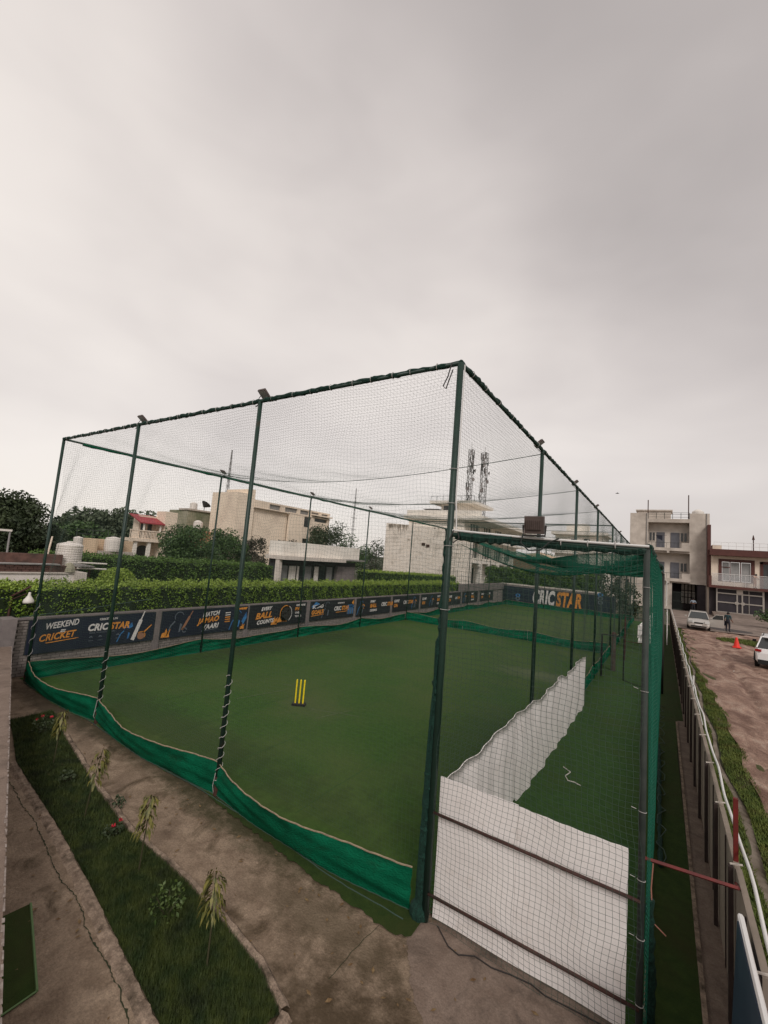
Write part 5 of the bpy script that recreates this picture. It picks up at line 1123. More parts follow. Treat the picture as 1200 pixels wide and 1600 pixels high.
for k_, (f0, f1) in enumerate(((0, .27), (.30, .63), (.67, 1))):
    mb = MB(); mb.box(wn_[0] + ww * f0 + .05, wn_[0] + ww * f1 - .05, HY + .12, HY + .16, wn_[2] + .05, wn_[3] - .05); mb.build('pane', M['glasspale'], wf)
mb = MB()
for f0 in (.285, .65): mb.box(wn_[0] + ww * f0 - .06, wn_[0] + ww * f0 + .06, HY + .02, HY + .11, wn_[2], wn_[3])
mb.box(wn_[0], wn_[0] + ww * .27, HY + .02, HY + .11, wn_[3] - .75, wn_[3] - .65); mb.build('mullion', M['maroon'], wf)
mb = MB(); mb.box(dr_[0] - .3, dr_[0], HY - .08, HY + .1, zc0, dr_[3] + .3); mb.box(dr_[0] - .3, dr_[1], HY - .08, HY + .1, dr_[3], dr_[3] + .3); mb.build('door_frame', M['maroon'], hs)
mb = MB(); mb.box(dr_[0], dr_[1] + 1, HY + .3, HY + .4, zc0, dr_[3]); mb.build('door', M['glass'], hs)
mb = MB(); zt_ = B(900, 628, 940, 640)[3]
mb.tube([(x0, HY - 1.35, zt_), (x1, HY - 1.35, zt_)], .035, 5)
for k_ in range(16): mb.tube([(x0 + k_ * 1.1, HY - 1.35, zc0), (x0 + k_ * 1.1, HY - 1.35, zt_)], .02, 4)
mb.build('balcony_rail', M['whitepvc'], hs)
mb = MB(); mb.box(x0 + .05, x1, HY - 1.34, HY - 1.32, zc0 + .05, zt_ - .1); mb.build('glass_balustrade', mat('clear_balustrade', (.5, .5, .5), .1, alpha=.25), hs)
mb = MB(); mb.box(x0 - .2, x1, HY + .0, HY + .3, .1, zb0); mb.build('ground_wall', M['darkwall'], hs)
mb = MB(); zz = zroof1 + .9
for k_ in range(24): mb.tube([(x0 + .2 + k_ * .75, HY - 1.1, zroof1), (x0 + .2 + k_ * .75, HY - 1.1, zz)], .016, 4)
for q in (.5, 1): mb.tube([(x0 + .2, HY - 1.1, zroof1 + .9 * q), (x1, HY - 1.1, zroof1 + .9 * q)], .018, 4)
mb.build('roof_railing', M['whitepvc'], hs)
r_ = B(862, 440, 922, 474); mb = MB(); mb.box(r_[0], r_[1], HY + 2, HY + 4, zroof1, r_[3]); mb.build('roof_room', M['peach'], hs)
a = on(900 + 1108 / 4, 740 + 385 / 4, 1, HY); mb = MB(); mb.tube([(a[0], HY, zroof1), (a[0], HY, a[2] - .6)], .06, 5); mb.tube([(a[0], HY, a[2] - .6), (a[0], HY, a[2])], [.16, .03], 5); mb.build('roof_pole', M['rust'], hs)
gt = thing('driveway_gate', (13, HY - .6, 0), 'wide dark sheet gate with silver frame below the balcony of the maroon house', 'gate')
r_ = B(877, 720, 1168, 900); gx0, gx1 = r_[0], r_[1]; gz0 = .65; gz1 = B(877, 715, 900, 720)[3]
mb = MB(); mb.box(gx0, gx1, HY - .6, HY - .55, gz0, gz1); mb.build('sheet', M['gatepanel'], gt)
mb = MB(); mid = (gx0 + gx1) / 2; hz = gz1 - gz0
for xx in (gx0, mid - .25, mid + .25, gx1): mb.box(xx - .07, xx + .07, HY - .68, HY - .601, gz0, gz1)
for q in (0.0, .42, .80, 1.0): mb.box(gx0, gx1, HY - .675, HY - .602, gz0 + hz * q - .07, gz0 + hz * q + .07)
for xx in (mid + .9, mid + 2.2): mb.box(xx - .03, xx + .03, HY - .67, HY - .603, gz0, gz1)
mb.build('frame', M['steel'], gt)
for sx in (-.3, .3): mb = MB(); mb.tube([(mid + sx, HY - .72, gz0 + hz * .42), (mid + sx, HY - .69, gz0 + hz * .42)], .22, 10); mb.build('latch_plate', M['steel'], gt)
mb = MB(); mb.box(mid - .3, mid + .3, HY - .74, HY - .69, gz0 + hz * .82, gz0 + hz * .99); mb.build('plaque', M['cement2'], gt)
rp = MB(); rp.add([(gx0 - .5, HY - 5, .1), (24, HY - 5, .1), (24, HY - .7, .62), (gx0 - .5, HY - .7, .62), (gx0 - .5, HY - .7, 0), (24, HY - .7, 0)], [(0, 1, 2, 3), (0, 3, 4), (1, 5, 2), (3, 2, 5, 4)]); struct(rp.build('ramp', M['yard']))

# ---- stone faced club building
CY = 48.; CX = -19.0
cb = thing('stone_building', (-25, CY + 8, 0), 'large stained white building with blank stone faced end wall and side balconies', 'building')
x0, x1, _, z1 = rectY(604, 817, 731, 905, CY)
ztl = on(607, 817, 1, CY)[2]; ztr = on(731, 829, 1, CY)[2]; z1 = (ztl + ztr) / 2
mb = MB(); mb.add([(x0, CY, 0), (CX, CY, 0), (CX, CY, ztr), (x0, CY, ztl), (x0, CY + 1.5, 0), (CX, CY + 1.5, 0), (CX, CY + 1.5, ztr), (x0, CY + 1.5, ztl)], [(0, 1, 2, 3), (4, 7, 6, 5), (1, 5, 6, 2), (3, 2, 6, 7), (0, 3, 7, 4)]); mb.build('main_block', M['stone'], cb)
# cladding slabs standing slightly proud in irregular courses
z = 1.4; slab_src = None; cnt = 0
while z < z1 - .35:
    hh_ = random.uniform(.42, .62); xx = x0 + .02
    while xx < CX - .2:
        wd = min(random.uniform(.7, 1.5), CX - .02 - xx)
        mb = MB(); mb.box(xx + .015, xx + wd - .015, CY - random.uniform(.02, .07), CY + .01, z + .015, min(z + hh_, ztr - .05) - .015); cnt += 1
        mb.build('stone_slab', M['stone'], cb); xx += wd
    z += hh_
for (px, y0_, l_, n_) in ((125, 592, 60, 8), (160, 592, 120, 9), (200, 592, 100, 9), (240, 700, 40, 3), (590, 640, 70, 6), (470, 605, 50, 4), (95, 592, 60, 5), (330, 600, 30, 4), (530, 615, 60, 4), (400, 605, 35, 3)):
    for k_ in range(n_):
        pu = px + random.gauss(0, 11); st_v = y0_ + random.uniform(0, 6); ll = l_ * random.uniform(.25, 1.6) / 2; a = on(590 + pu / 4.615, 690 + st_v / 4.615, 1, CY - .072); b_ = on(590 + pu / 4.615, 690 + (st_v + ll) / 4.615, 1, CY - .072)
        w0_ = random.uniform(.04, .13); zt__ = min(a[2], ztl - (ztl - ztr) * (a[0] - x0) / (CX - x0) - .03); pts = [(a[0] - w0_, zt__), (a[0] + w0_, zt__)]; m_k = 5
        for j in range(1, m_k + 1): pts.append((a[0] + w0_ * (1 - j / m_k) * random.uniform(.7, 1.2) + random.uniform(-.02, .02), zt__ + (b_[2] - zt__) * j / m_k))
        for j in range(m_k - 1, 0, -1): pts.append((a[0] - w0_ * (1 - j / m_k) * random.uniform(.7, 1.2), zt__ + (b_[2] - zt__) * j / m_k))
        mb = MB(); mb.prism(pts[::-1], (0, CY - .072 - .0005 * k_, 0), XD, ZD, .002); mb.build('water_stain', M['stain'], cb)
q = on(665, 852, 1, CY - .1); ring_ = MB()
for k_ in range(2): ring_.obox((q[0] - .35 + k_ * .7, CY - .12, q[2] + .15 - k_ * .2), (.5, .1, .35)); 
ring_.build('wall_vent', M['rust'], cb)
# roof slab, parapet and upper pavilion
r_ = rectY(631, 805, 752, 812, CY + 1); za = on(690, 811, 1, CY + 1)[2]
mb = MB(); mb.box(r_[0], -17.6, CY + 1, CY + 30, za, za + .55); mb.build('roof_slab', M['offwhite'], cb)
mb = MB(); mb.box(r_[0] + .6, CX - 1.82, CY + 1.6, CY + 27, .1, za); mb.build('upper_storey', M['offwhite'], cb)
mb = MB(); mb.box(r_[0] + .3, -18.0, CY + 1.4, CY + 1.5, za + .55, za + 1.3); mb.build('roof_parapet', M['offwhite'], cb)
r_ = rectY(660, 786, 732, 800, CY + 4); zz = za + .55
mb = MB(); c0_, c1_ = rectY(690, 786, 730, 800, CY + 5)[:2]; mb.box(c0_, c1_, CY + 5, CY + 11, zz, zz + 2.1); mb.build('roof_room', M['offwhite'], cb)
mb = MB(); mb.box(c0_ + .4, c1_ - 1.6, CY + 4.95, CY + 5, zz + 1.1, zz + 1.9); mb.build('window', M['glass'], cb)
mb = MB(); mb.box(c0_ - 1.4, c1_ + 1.5, CY + 3.8, CY + 12, zz + 2.1, zz + 2.5); mb.build('roof_room_slab', M['offwhite'], cb)
mb = MB()
for k_ in range(8): xx = c0_ - 1.3 + (c1_ - c0_ + 2.7) * k_ / 7; mb.tube([(xx, CY + 4, zz + 2.5), (xx, CY + 4, zz + 3.2)], .03, 4)
mb.tube([(c0_ - 1.3, CY + 4, zz + 3.2), (c1_ + 1.4, CY + 4, zz + 3.2)], .03, 4); mb.build('roof_railing', M['postgrey'], cb)
mb = MB(); r2 = rectY(662, 788, 686, 793, CY + 4); mb.box(r2[0], r2[1], CY + 4, CY + 6, zz + 1.2, zz + 1.28); mb.tube([(r2[1] - .2, CY + 4.2, zz), (r2[1] - .2, CY + 4.2, zz + 1.2)], .05, 5); mb.build('solar_panel', M['darkmetal'], cb)
# recessed side storeys with balconies along the side facing the turf
SX = CX
zfl = 4.62
mb = MB(); wall_holes(mb, 'x', SX - 1.8, SX - 1.5, (CY + 1.6, CY + 27, 0, za - .01), [(CY + 4 + k * 5.4, CY + 7.4 + k * 5.4, zfl + .4, zfl + 2.5) for k in range(4)] + [(CY + 4 + k * 5.4, CY + 7.4 + k * 5.4, zfl + 3.6, zfl + 5.2) for k in range(4)]); mb.build('side_wall', M['offwhite'], cb)
for k in range(4):
    for z0_, z1__ in ((zfl + .4, zfl + 2.6), (zfl + 3.6, zfl + 5.4)):
        w_ = MB().box(SX - 1.75, SX - 1.7, CY + 4 + k * 5.4, CY + 7.4 + k * 5.4, z0_, z1__).build('window', M['glass'], cb)
        for q in (.33, .66): mb = MB(); mb.box(SX - 1.69, SX - 1.62, CY + 4 + k * 5.4 + 3.4 * q - .08, CY + 4 + k * 5.4 + 3.4 * q + .08, z0_, z1__); mb.build('mullion', M['offwhite'], w_)
mb = MB(); mb.box(SX - 1.5, SX + .3, CY + 1.6, CY + 27, zfl - .35, zfl); 
mb.build('balcony_slab', M['offwhite'], cb)
mb = MB(); mb.box(SX - 1.5, SX + .1, CY + 1.6, CY + 27, zfl + 2.9, zfl + 3.2); mb.build('balcony_slab', M['offwhite'], cb)
for k in range(7): mb = MB(); mb.box(SX - .1, SX + .55, CY + 3.5 + k * 3.7, CY + 3.9 + k * 3.7, zfl - .75, zfl - .36); mb.build('corbel', M['offwhite'], cb)
mb = MB()
for k in range(40): mb.tube([(SX + .2, CY + 2 + k * .63, zfl), (SX + .2, CY + 2 + k * .63, zfl + .95)], .025, 4)
mb.tube([(SX + .2, CY + 1.8, zfl + .97), (SX + .2, CY + 26.8, zfl + .97)], .03, 4); mb.build('balcony_railing', M['postgrey'], cb)
for yy_ in (CY + 5, CY + 15): mb = MB(); mb.box(SX - .6, SX - .1, yy_, yy_ + .8, 0, zfl - .36); mb.build('pillar', M['offwhite'], cb)
mb = MB(); mb.box(SX - 1.49, SX - 1.45, CY + 2, CY + 6, 0, 3.6); mb.build('door', M['darkwall'], cb)
# ---- lattice masts
def mast(uc, vt, Y, h_w, label):
    t = on(uc, vt, 1, Y); zt = float(t[2]); z0 = za + .3; x, y = float(t[0]), Y
    o = thing('telecom_mast', (x, y, z0), label, 'telecom mast', 'telecom masts on the roof of the stone faced building')
    mb = MB(); n = 14
    for sx, sy in ((-1, -1), (1, -1), (1, 1), (-1, 1)): mb.tube([(x + sx * h_w, y + sy * h_w, z0), (x + sx * h_w, y + sy * h_w, zt)], .06, 4)
    for i in range(n):
        a, b_ = z0 + (zt - z0) * i / n, z0 + (zt - z0) * (i + 1) / n
        for (p, q) in (((-1, -1), (1, -1)), ((1, -1), (1, 1)), ((1, 1), (-1, 1)), ((-1, 1), (-1, -1))):
            mb.tube([(x + p[0] * h_w, y + p[1] * h_w, a), (x + q[0] * h_w, y + q[1] * h_w, b_)], .04, 3); mb.tube([(x + p[0] * h_w, y + p[1] * h_w, b_), (x + q[0] * h_w, y + q[1] * h_w, b_)], .035, 3)
    mb.build('lattice', M['galv'], o)
    for k_ in range(17):
        a = random.uniform(0, 6.28); zz_ = z0 + (zt - z0) * random.choice([random.uniform(.35, 1.0), random.uniform(.72, 1.02)]); rr = h_w * 1.3 + .12; c_ = (x + rr * math.cos(a), y + rr * math.sin(a), zz_)
        mb = MB(); mb.obox(c_, (.12, .2, random.uniform(.6, 1.5)), RZ(a)); mb.tube([c_, (x + h_w * math.cos(a), y + h_w * math.sin(a), zz_)], .03, 4); mb.build('antenna', M['antenna'] if k_ % 3 else M['darkmetal'], o)
    for k_ in range(3):
        a = -1.5 + k_; zz_ = z0 + (zt - z0) * (.5 + .12 * k_); mb = MB(); mb.tube([(x + (h_w + .3) * math.cos(a), y + (h_w + .3) * math.sin(a), zz_), (x + (h_w + .55) * math.cos(a), y + (h_w + .55) * math.sin(a), zz_)], [.12, .38], 10); mb.build('dish', M['antenna'], o)
    mb = MB(); mb.tube([(x, y, zt), (x, y, zt + 1.2)], .03, 4); mb.build('lightning_rod', M['galv'], o)
mast(737, 703, 70, .40, 'left of the two telecom masts, topped by a crowd of panel antennas')
mast(758, 708, 71, .46, 'right of the two telecom masts, a little more spread out')
# ---- brown building and far white building
bb = thing('brown_building', (-12, 61, 0), 'brown brick building with shallow roof behind the far hedge', 'building')
r_ = rectY(818, 872, 866, 905, 60); mb = MB(); mb.box(r_[0] - 1.5, r_[1], 60, 68, 0, r_[3]); mb.build('walls', M['brownbrick'], bb)
mb = MB(); mb.add([(r_[0] - 1.8, 59.7, r_[3]), (r_[1] + .3, 59.7, r_[3]), (r_[1] + .3, 68.3, r_[3]), (r_[0] - 1.8, 68.3, r_[3]), ((r_[0] + r_[1]) / 2 - .7, 64, r_[3] + 1.0)], [(0, 1, 4), (1, 2, 4), (2, 3, 4), (3, 0, 4)]); mb.build('roof', M['tan'], bb)
wb = thing('white_house', (-9, 80, 0), 'distant white house with flat roof seen through the lane netting', 'house')
WY = 78.
r_ = rectY(868, 836, 942, 905, WY); wins = [rectY(uu, v0, uu + 9, v0 + 10, WY) for uu in (892, 912) for v0 in (842, 868)]
mb = MB(); wall_holes(mb, 'y', WY, WY + .3, (r_[0], r_[1], 0, r_[3]), wins); mb.box(r_[0], r_[1], WY + 1.0, WY + 8, 0, r_[3]); mb.box(r_[1] - .3, r_[1], WY + .3, WY + 1, 0, r_[3]); mb.build('walls', M['offwhite'], wb)
for q in wins: mb = MB(); mb.box(q[0], q[1], WY + .2, WY + .28, q[2], q[3]); mb.build('window', M['glass'], wb)
mb = MB(); mb.box(r_[0] - .6, r_[1] + .6, WY - .8, WY + 8.6, r_[3], r_[3] + .5); mb.build('roof_slab', M['offwhite'], wb)
mb = MB(); mb.box(r_[0] + 1.5, r_[1] - 3, WY + 2, WY + 6, r_[3] + .5, r_[3] + 2.2); mb.build('roof_room', M['offwhite'], wb)
mb = MB(); mb.box(r_[0] - .4, r_[1] + .4, WY - .6, WY, r_[3] - 3.4, r_[3] - 3.0); mb.build('balcony_slab', M['offwhite'], wb)
wb2 = thing('pale_house', (-4, 72, 0), 'pale house with tall openings behind the lane and left of the cement block', 'house')
r_ = rectY(935, 868, 1000, 960, 71); wins = [rectY(uu, 876, uu + 9, 892, 71) for uu in (943, 960, 977)] + [rectY(uu, 905, uu + 9, 925, 71) for uu in (960, 977)]
mb = MB(); wall_holes(mb, 'y', 71, 71.3, (r_[0] - 3, r_[1], 0, r_[3]), wins); mb.box(r_[0] - 3, r_[1], 72, 80, 0, r_[3]); mb.build('walls', M['offwhite'], wb2)
for q in wins: mb = MB(); mb.box(q[0], q[1], 71.2, 71.28, q[2], q[3]); mb.build('window', M['glass'], wb2)
mb = MB(); mb.box(r_[0] - 3.2, r_[1] + .2, 70.8, 80.2, r_[3], r_[3] + .3); mb.build('roof_slab', M['cement2'], wb2)

# ---- white pavilion
PX = -21.5
pv = thing('white_pavilion', (-25, 22, 0), 'low white pavilion with deep fascia and dark glass front behind the hedge', 'pavilion')
y0 = float(on(421, 855, 0, PX - 1.6)[1]); y1 = float(on(562, 860, 0, PX)[1]); zt = float(on(490, 850, 0, PX)[2]); zb_ = float(on(490, 871, 0, PX)[2]); zm = float(on(490, 884, 0, PX)[2])
mb = MB(); mb.box(PX - 1.6, PX, y0, y1, zb_, zt); mb.build('fascia', M['offwhite'], pv)
mb = MB(); mb.box(PX - 1.6, PX + .55, y0 - .3, y1 - 2.6, zb_ - .28, zb_ - .003); mb.build('canopy', M['cement2'], pv)
mb = MB(); mb.box(PX - 1.6, PX + .4, y1 - 2.58, y1 + .6, zb_ - .12, zb_ - .003); mb.build('canopy', M['sheet'], pv)
mb = MB(); mb.box(PX - 1.6, PX - .3, y0 + .1, y1 - .1, zm, zb_ - .29); mb.build('lintel_band', M['darkwall'], pv)
mb = MB(); mb.box(PX - 1.6, PX - .6, y0 + .1, y1 - 2.7, 0, zm - .003); mb.build('glazing', M['glass'], pv)
for k_ in range(8):
    yy_ = y0 + .3 + (y1 - y0 - 3.3) * k_ / 7; mb = MB(); mb.box(PX - .598, PX - .55, yy_ - .05, yy_ + .05, 0, zm - .003); mb.build('mullion', M['darkmetal'], pv)
    if k_ < 7 and k_ not in (2, 5): mb = MB(); mb.box(PX - .598, PX - .57, yy_ + .1, yy_ + .9 + .3 * (k_ % 2), 0, zm - .1); mb.build('pale_section', M['offwhite'] if k_ % 3 else M['glasspale'], pv)  # pale panels over parts of the dark glazing
mb = MB(); mb.box(PX - 1.6, PX - .32, y1 - 2.65, y1 - .1, 0, zm - .003); mb.build('side_wall', M['plaster'], pv)
mb = MB(); mb.box(PX - .5, PX - .1, y0 - .25, y0 + .05, 0, zb_ - .29); mb.build('column', M['cement2'], pv)

# ---- big peach building
QX = -45.
pb = thing('peach_building', (-50, 40, 0), 'large peach rendered building with blank walls and roof parapet', 'building')
def XR(u0, v0, u1, v1): return rectX(300 + u0 / 3.75, 740 + v0 / 3.75, 300 + u1 / 3.75, 740 + v1 / 3.75, QX)
ya, yb, yc, yd, ye = [float(on(u, 820, 0, QX)[1]) for u in (328, 365, 392, 449, 512)]
zA, zB = float(on(345, 769, 0, QX)[2]), float(on(377, 761, 0, QX)[2]); zC = float(on(420, 797, 0, QX)[2]); zCp = float(on(420, 785, 0, QX)[2])
xw_ = float(on(329, 800, 1, yb)[0]); zA = float(on(345, 769, 1, yb)[2])
mb = MB(); mb.box(xw_, QX + .2, yb, yb + 2, 0, zA); mb.build('stair_wing', M['peach'], pb)
mb = MB(); mb.box(QX - 5, QX + .25, yb + 2.003, yc, 0, zB); mb.build('stair_tower', M['peach'], pb)
mb = MB(); mb.box(QX - 8, QX - .2, yc, yd, 0, zC); mb.build('middle_wing', M['peach'], pb)
w1 = (float(on(473, 815, 0, QX)[1]), float(on(484, 815, 0, QX)[1]), float(on(478, 824, 0, QX)[2]), float(on(478, 808, 0, QX)[2]))
w2 = (w1[0], w1[1], w1[2] - 3.4, w1[3] - 3.4); w3 = (float(on(489, 815, 0, QX)[1]), float(on(509, 815, 0, QX)[1]), w1[3] - .5, w1[3] + .3)
mb = MB(); wall_holes(mb, 'x', QX, QX + .3, (yd, ye, 0, zC), [w1, w2, w3]); mb.box(QX - 8, QX - .5, yd, ye, 0, zC); mb.box(QX - .5, QX, ye - .3, ye, 0, zC); mb.build('end_wing', M['peach'], pb)
for q in (w1, w2, w3): mb = MB(); mb.box(QX - .1, QX, q[0], q[1], q[2], q[3]); mb.build('window', M['glass'], pb)
mb = MB(); mb.box(QX - .5, QX + .8, w3[0] - .8, ye + .2, w3[3] + .1, w3[3] + .3); mb.build('sunshade', M['peach'], pb)
mb = MB(); mb.box(QX - .3, QX + .35, yc, ye + .1, zC, zC + .15); mb.build('cornice', M['cream'], pb)
hp = zCp - zC
for (f0, f1) in ((0, .17), (.30, .36), (.52, .56), (.68, .72), (.83, .87), (.97, 1.0)):
    mb = MB(); mb.box(QX - .2, QX + .28, yc + (ye - yc) * f0, yc + (ye - yc) * f1, zC + .15, zC + hp); mb.build('parapet_post', M['peach'], pb)
mb = MB(); mb.box(QX - .15, QX + .1, yc + (ye - yc) * .17, ye, zC + .15, zC + hp * .78); mb.build('parapet_panel', M['sheet'], pb)
mb = MB(); mb.box(QX - .2, QX + .3, yc + (ye - yc) * .17, ye + .1, zC + hp * .78, zC + hp); mb.build('parapet_cap', M['peach'], pb)
# ---- mossy block and red awning house
mo = thing('mossy_block', (-53, 24, 0), 'weathered greenish cement block left of the peach building', 'building')
y0, y1 = float(on(291, 820, 0, -52)[1]), float(on(328, 820, 0, -52)[1]); xm_ = float(on(262, 820, 1, y0)[0]); zt = float(on(296, 797, 0, -52)[2])
mb = MB(); mb.box(xm_, -52, y0, y1 + 3, 0, zt); mb.build('walls', M['mossy'], mo)
mb = MB(); mb.box(-54.0, -51.8, y0 - .15, y1 + 3, zt, zt + .22); mb.build('roof_edge', M['rawcement'], mo)
yq = float(on(291, 800, 0, -52)[1]); mb = MB(); mb.box(-52, -49.5, yq, yq + 3, 0, float(on(296, 828, 0, -50)[2])); mb.build('brick_lean_to', M['brickred'], mo)
zq = float(on(300, 828, 0, -50)[2]); mb = MB(); mb.lathe((-50.5, yq + 1, zq), [(.55, 0), (.6, .3), (.6, 1.1), (.3, 1.35), (.1, 1.4)], 12); mb.build('water_tank', M['tank'], mo)
yq = float(on(319, 795, 0, -52)[1]); mb = MB(); mb.tube([(-52, yq, zt), (-52, yq, zt + .7)], .05, 5); mb.tube([(-52, yq - .1, zt + .7), (-52, yq + .25, zt + 1.2)], [.1, .7], 10); mb.build('satellite_dish', M['darkmetal'], mo)
yq = float(on(302, 795, 0, -54)[1]); mb = MB(); mb.lathe((-54, yq, zt + .25), [(.5, 0), (.5, .9), (.2, 1.1), (.05, 1.12)], 12); mb.build('roof_tank', M['tank'], mo)
ra = thing('red_awning_house', (-49, 16, 0), 'small peach house with a red sheet awning over its balcony', 'house')
RXP = -48.
def yz(u, v): p = on(u, v, 0, RXP); return float(p[1]), float(p[2])
(yA, zA_), (yB, _b), (yC, _c), (yD, _d) = yz(201, 840), yz(222, 820), yz(257, 820), yz(276, 820)
zf_ = yz(230, 842)[1]; zr_ = yz(240, 806)[1]; zaw = yz(240, 818)[1]; zp = yz(266, 800)[1]
mb = MB(); mb.box(RXP - 3.2, RXP - 1.8, yA + 1.6, yC, 0, zf_); mb.box(RXP - 3.2, RXP - 1.8, yB + .6, yC, zf_, zr_); mb.build('walls', M['cream'], ra)
mb = MB(); mb.box(RXP - 2, RXP, yC, yD, 0, zp); mb.build('side_wing', M['peach'], ra)
mb = MB(); mb.box(RXP - 1.8, RXP + .2, yA, yC - .01, zf_ - .35, zf_); mb.build('balcony_slab', M['cream'], ra)
mb = MB()
for k_ in range(24): yy_ = yA + .05 + (yC - yA - .1) * k_ / 23; mb.tube([(RXP + .1, yy_, zf_), (RXP + .1, yy_, zf_ + .85)], .05, 4)
mb.box(RXP + .02, RXP + .18, yA, yC - .01, zf_ + .85, zf_ + .97); mb.build('balustrade', M['cream'], ra)
mb = MB(); mb.add([(RXP - 2.6, yB - .3, zr_ + .1), (RXP - 2.6, yC - .05, zr_ + .1), (RXP + .3, yC - .05, zaw), (RXP + .3, yB - .3, zaw), (RXP - 2.6, yB - .3, zr_ - .0), (RXP - 2.6, yC - .05, zr_), (RXP + .3, yC - .05, zaw - .12), (RXP + .3, yB - .3, zaw - .12)], [(0, 3, 2, 1), (4, 5, 6, 7), (0, 4, 7, 3), (1, 2, 6, 5), (3, 7, 6, 2), (0, 1, 5, 4)]); mb.build('awning', M['red'], ra)
for yy_ in (yA + .7, (yA + yC) / 2 + .3): mb = MB(); mb.box(RXP - .35, RXP, yy_, yy_ + .35, 0, zf_ - .36); mb.build('pillar', M['offwhite'], ra)
for yy_ in (yB + .2, yC - .5): mb = MB(); mb.box(RXP - .1, RXP + .05, yy_, yy_ + .15, zf_, zaw - .12); mb.build('post', M['offwhite'], ra)
for (f0, f1, z0_, z1__) in ((.30, .5, zf_ + .1, zf_ + 1.9), (.62, .8, zf_ + .1, zf_ + 2.1)): mb = MB(); mb.box(RXP - 1.8, RXP - 1.75, yB + (yC - yB) * f0, yB + (yC - yB) * f1, z0_, z1__); mb.build('door', M['glass'], ra)
pts = [(math.cos(a) * .8, math.sin(a) * .8) for a in np.linspace(0, math.pi, 10)]; pts = [(-.8, -1.6)] + pts[::-1] + [(.8, -1.6)]
mb = MB(); mb.prism([(p[0] + yC - 1.3, p[1] + zf_ - 1.6) for p in pts][::-1], (RXP - 1.76, 0, 0), YD, ZD, .05); mb.build('arched_door', M['darkwall'], ra)
# ---- tan flat roofed shed
ts = thing('tan_flat_house', (-46, 8, 0), 'long low tan house with flat roof left of the red awning house', 'house')
TXp = -44.
yA = float(on(124, 855, 0, TXp)[1]); yB = float(on(143, 855, 0, TXp)[1]); yC = float(on(207, 855, 0, TXp)[1]); zt = float(on(150, 842, 0, TXp)[2])
mb = MB(); mb.box(TXp - .8, TXp + 1.2, yA + .8, yB, 0, zt); mb.build('front_block', M['tan'], ts)
mb = MB(); mb.box(TXp - 2, TXp, yB, yC, 0, zt); mb.build('long_wall', M['tan'], ts)
mb = MB(); mb.box(TXp + .01, TXp + 1.1, yB + .1, yC - .4, 0, zt - 1.1); mb.build('lower_shed', M['rawcement'], ts)
yq = float(on(178, 845, 0, TXp + .6)[1]); mb = MB(); mb.lathe((TXp + .6, yq, zt - 1.1), [(.75, 0), (.8, .2), (.8, 1.1), (.72, 1.15), (.72, 1.3), (.1, 1.45)], 14); mb.build('water_tank', M['tank'], ts)
mb = MB(); q_ = float(on(140, 842, 0, TXp)[1])
for dz in (.4, .8): mb.tube([(TXp - 1, yA, zt + dz), (TXp - 1, q_ + 1.5, zt + dz)], .035, 4)
for dy in (0, 1.4, 2.8): mb.tube([(TXp - 1, yA + dy, zt), (TXp - 1, yA + dy, zt + .9)], .035, 4)
mb.build('roof_pipes', M['postgrey'], ts)

# ---- outbuilding at the left with brick parapet, tanks
ob_ = thing('outbuilding', (-19, -1, 0), 'flat roofed outbuilding with patchy white wall and dark brick parapet at the left edge', 'building')
OX = -16.4
ye_ = float(on(116, 895, 0, OX)[1]); zw = float(on(60, 896, 0, OX)[2])
mb = MB(); mb.box(OX - 6, OX, -7, ye_, 0, zw); mb.build('white_wall', M['limewash'], ob_)
mb = MB(); mb.box(OX - 6, OX + .06, ye_ + .003, ye_ + .42, 0, zw + .05); mb.build('corner_pier', M['cement2'], ob_)
mb = MB(); mb.box(OX - .30, OX + .05, -7, ye_ + .0, zw + .001, zw + .05); mb.build('lower_coping', M['cement2'], ob_)
mb = MB()
for r2_ in range(3):
    yy_ = -6.9 + .11 * (r2_ % 2)
    while yy_ < ye_ - .1: mb.box(OX - .28, OX + random.uniform(-.01, .01), yy_, yy_ + .21, zw + .055 + r2_ * .082, zw + .128 + r2_ * .082); yy_ += .225
mb.build('brick_parapet', M['oldbrick'], ob_, kind='stuff')
mb = MB(); mb.box(OX - .34, OX + .04, -7, ye_ - .5, zw + .305, zw + .345); mb.build('top_coping', M['sheet'], ob_)
mb = MB(); mb.box(OX - 2.2, OX - 2.0, -7, ye_ + .3, zw + .05, zw + .6); mb.build('rear_parapet', M['oldbrick'], ob_)
mb = MB(); mb.lathe((OX - .1, ye_ - .15, zw + .06), [(.22, 0), (.2, .15), (.12, .3), (.05, .35)], 8); mb.build('rubble', M['mossy'], ob_)
def wtank(u, vb, vt, wpx, X, label):
    p = on(u, vb, 0, X); t_ = on(u, vt, 0, X); k = ((p - CAM) @ _f) / FPX; r = wpx * k / 2; h_ = float(t_[2] - p[2])
    o = thing('water_tank', (float(p[0]), float(p[1]), float(p[2])), label, 'water tank', 'white plastic water tanks on the outbuilding roof')
    prof = [(r * .97, 0)]; n_ = 9
    for i in range(n_): z_ = h_ * .88 * i / n_; d_ = h_ * .88 / n_; prof += [(r, z_ + d_ * .15), (r, z_ + d_ * .7), (r * .96, z_ + d_ * .85)]
    prof += [(r * .9, h_ * .9), (r * .35, h_ * .97)]
    mb = MB(); mb.lathe(p, prof, 24); mb.build('barrel', M['tank'], o); mb = MB(); mb.lathe((p[0], p[1], p[2] + h_ * .96), [(r * .3, 0), (r * .3, h_ * .05), (.02, h_ * .06)], 14); mb.build('lid', M['tank'], o)
wtank(105, 884, 846, 35, OX - 2.6, 'larger ribbed white water tank on the outbuilding roof')
wtank(121, 852, 838, 13, OX - 6.5, 'smaller white water tank behind the larger one')
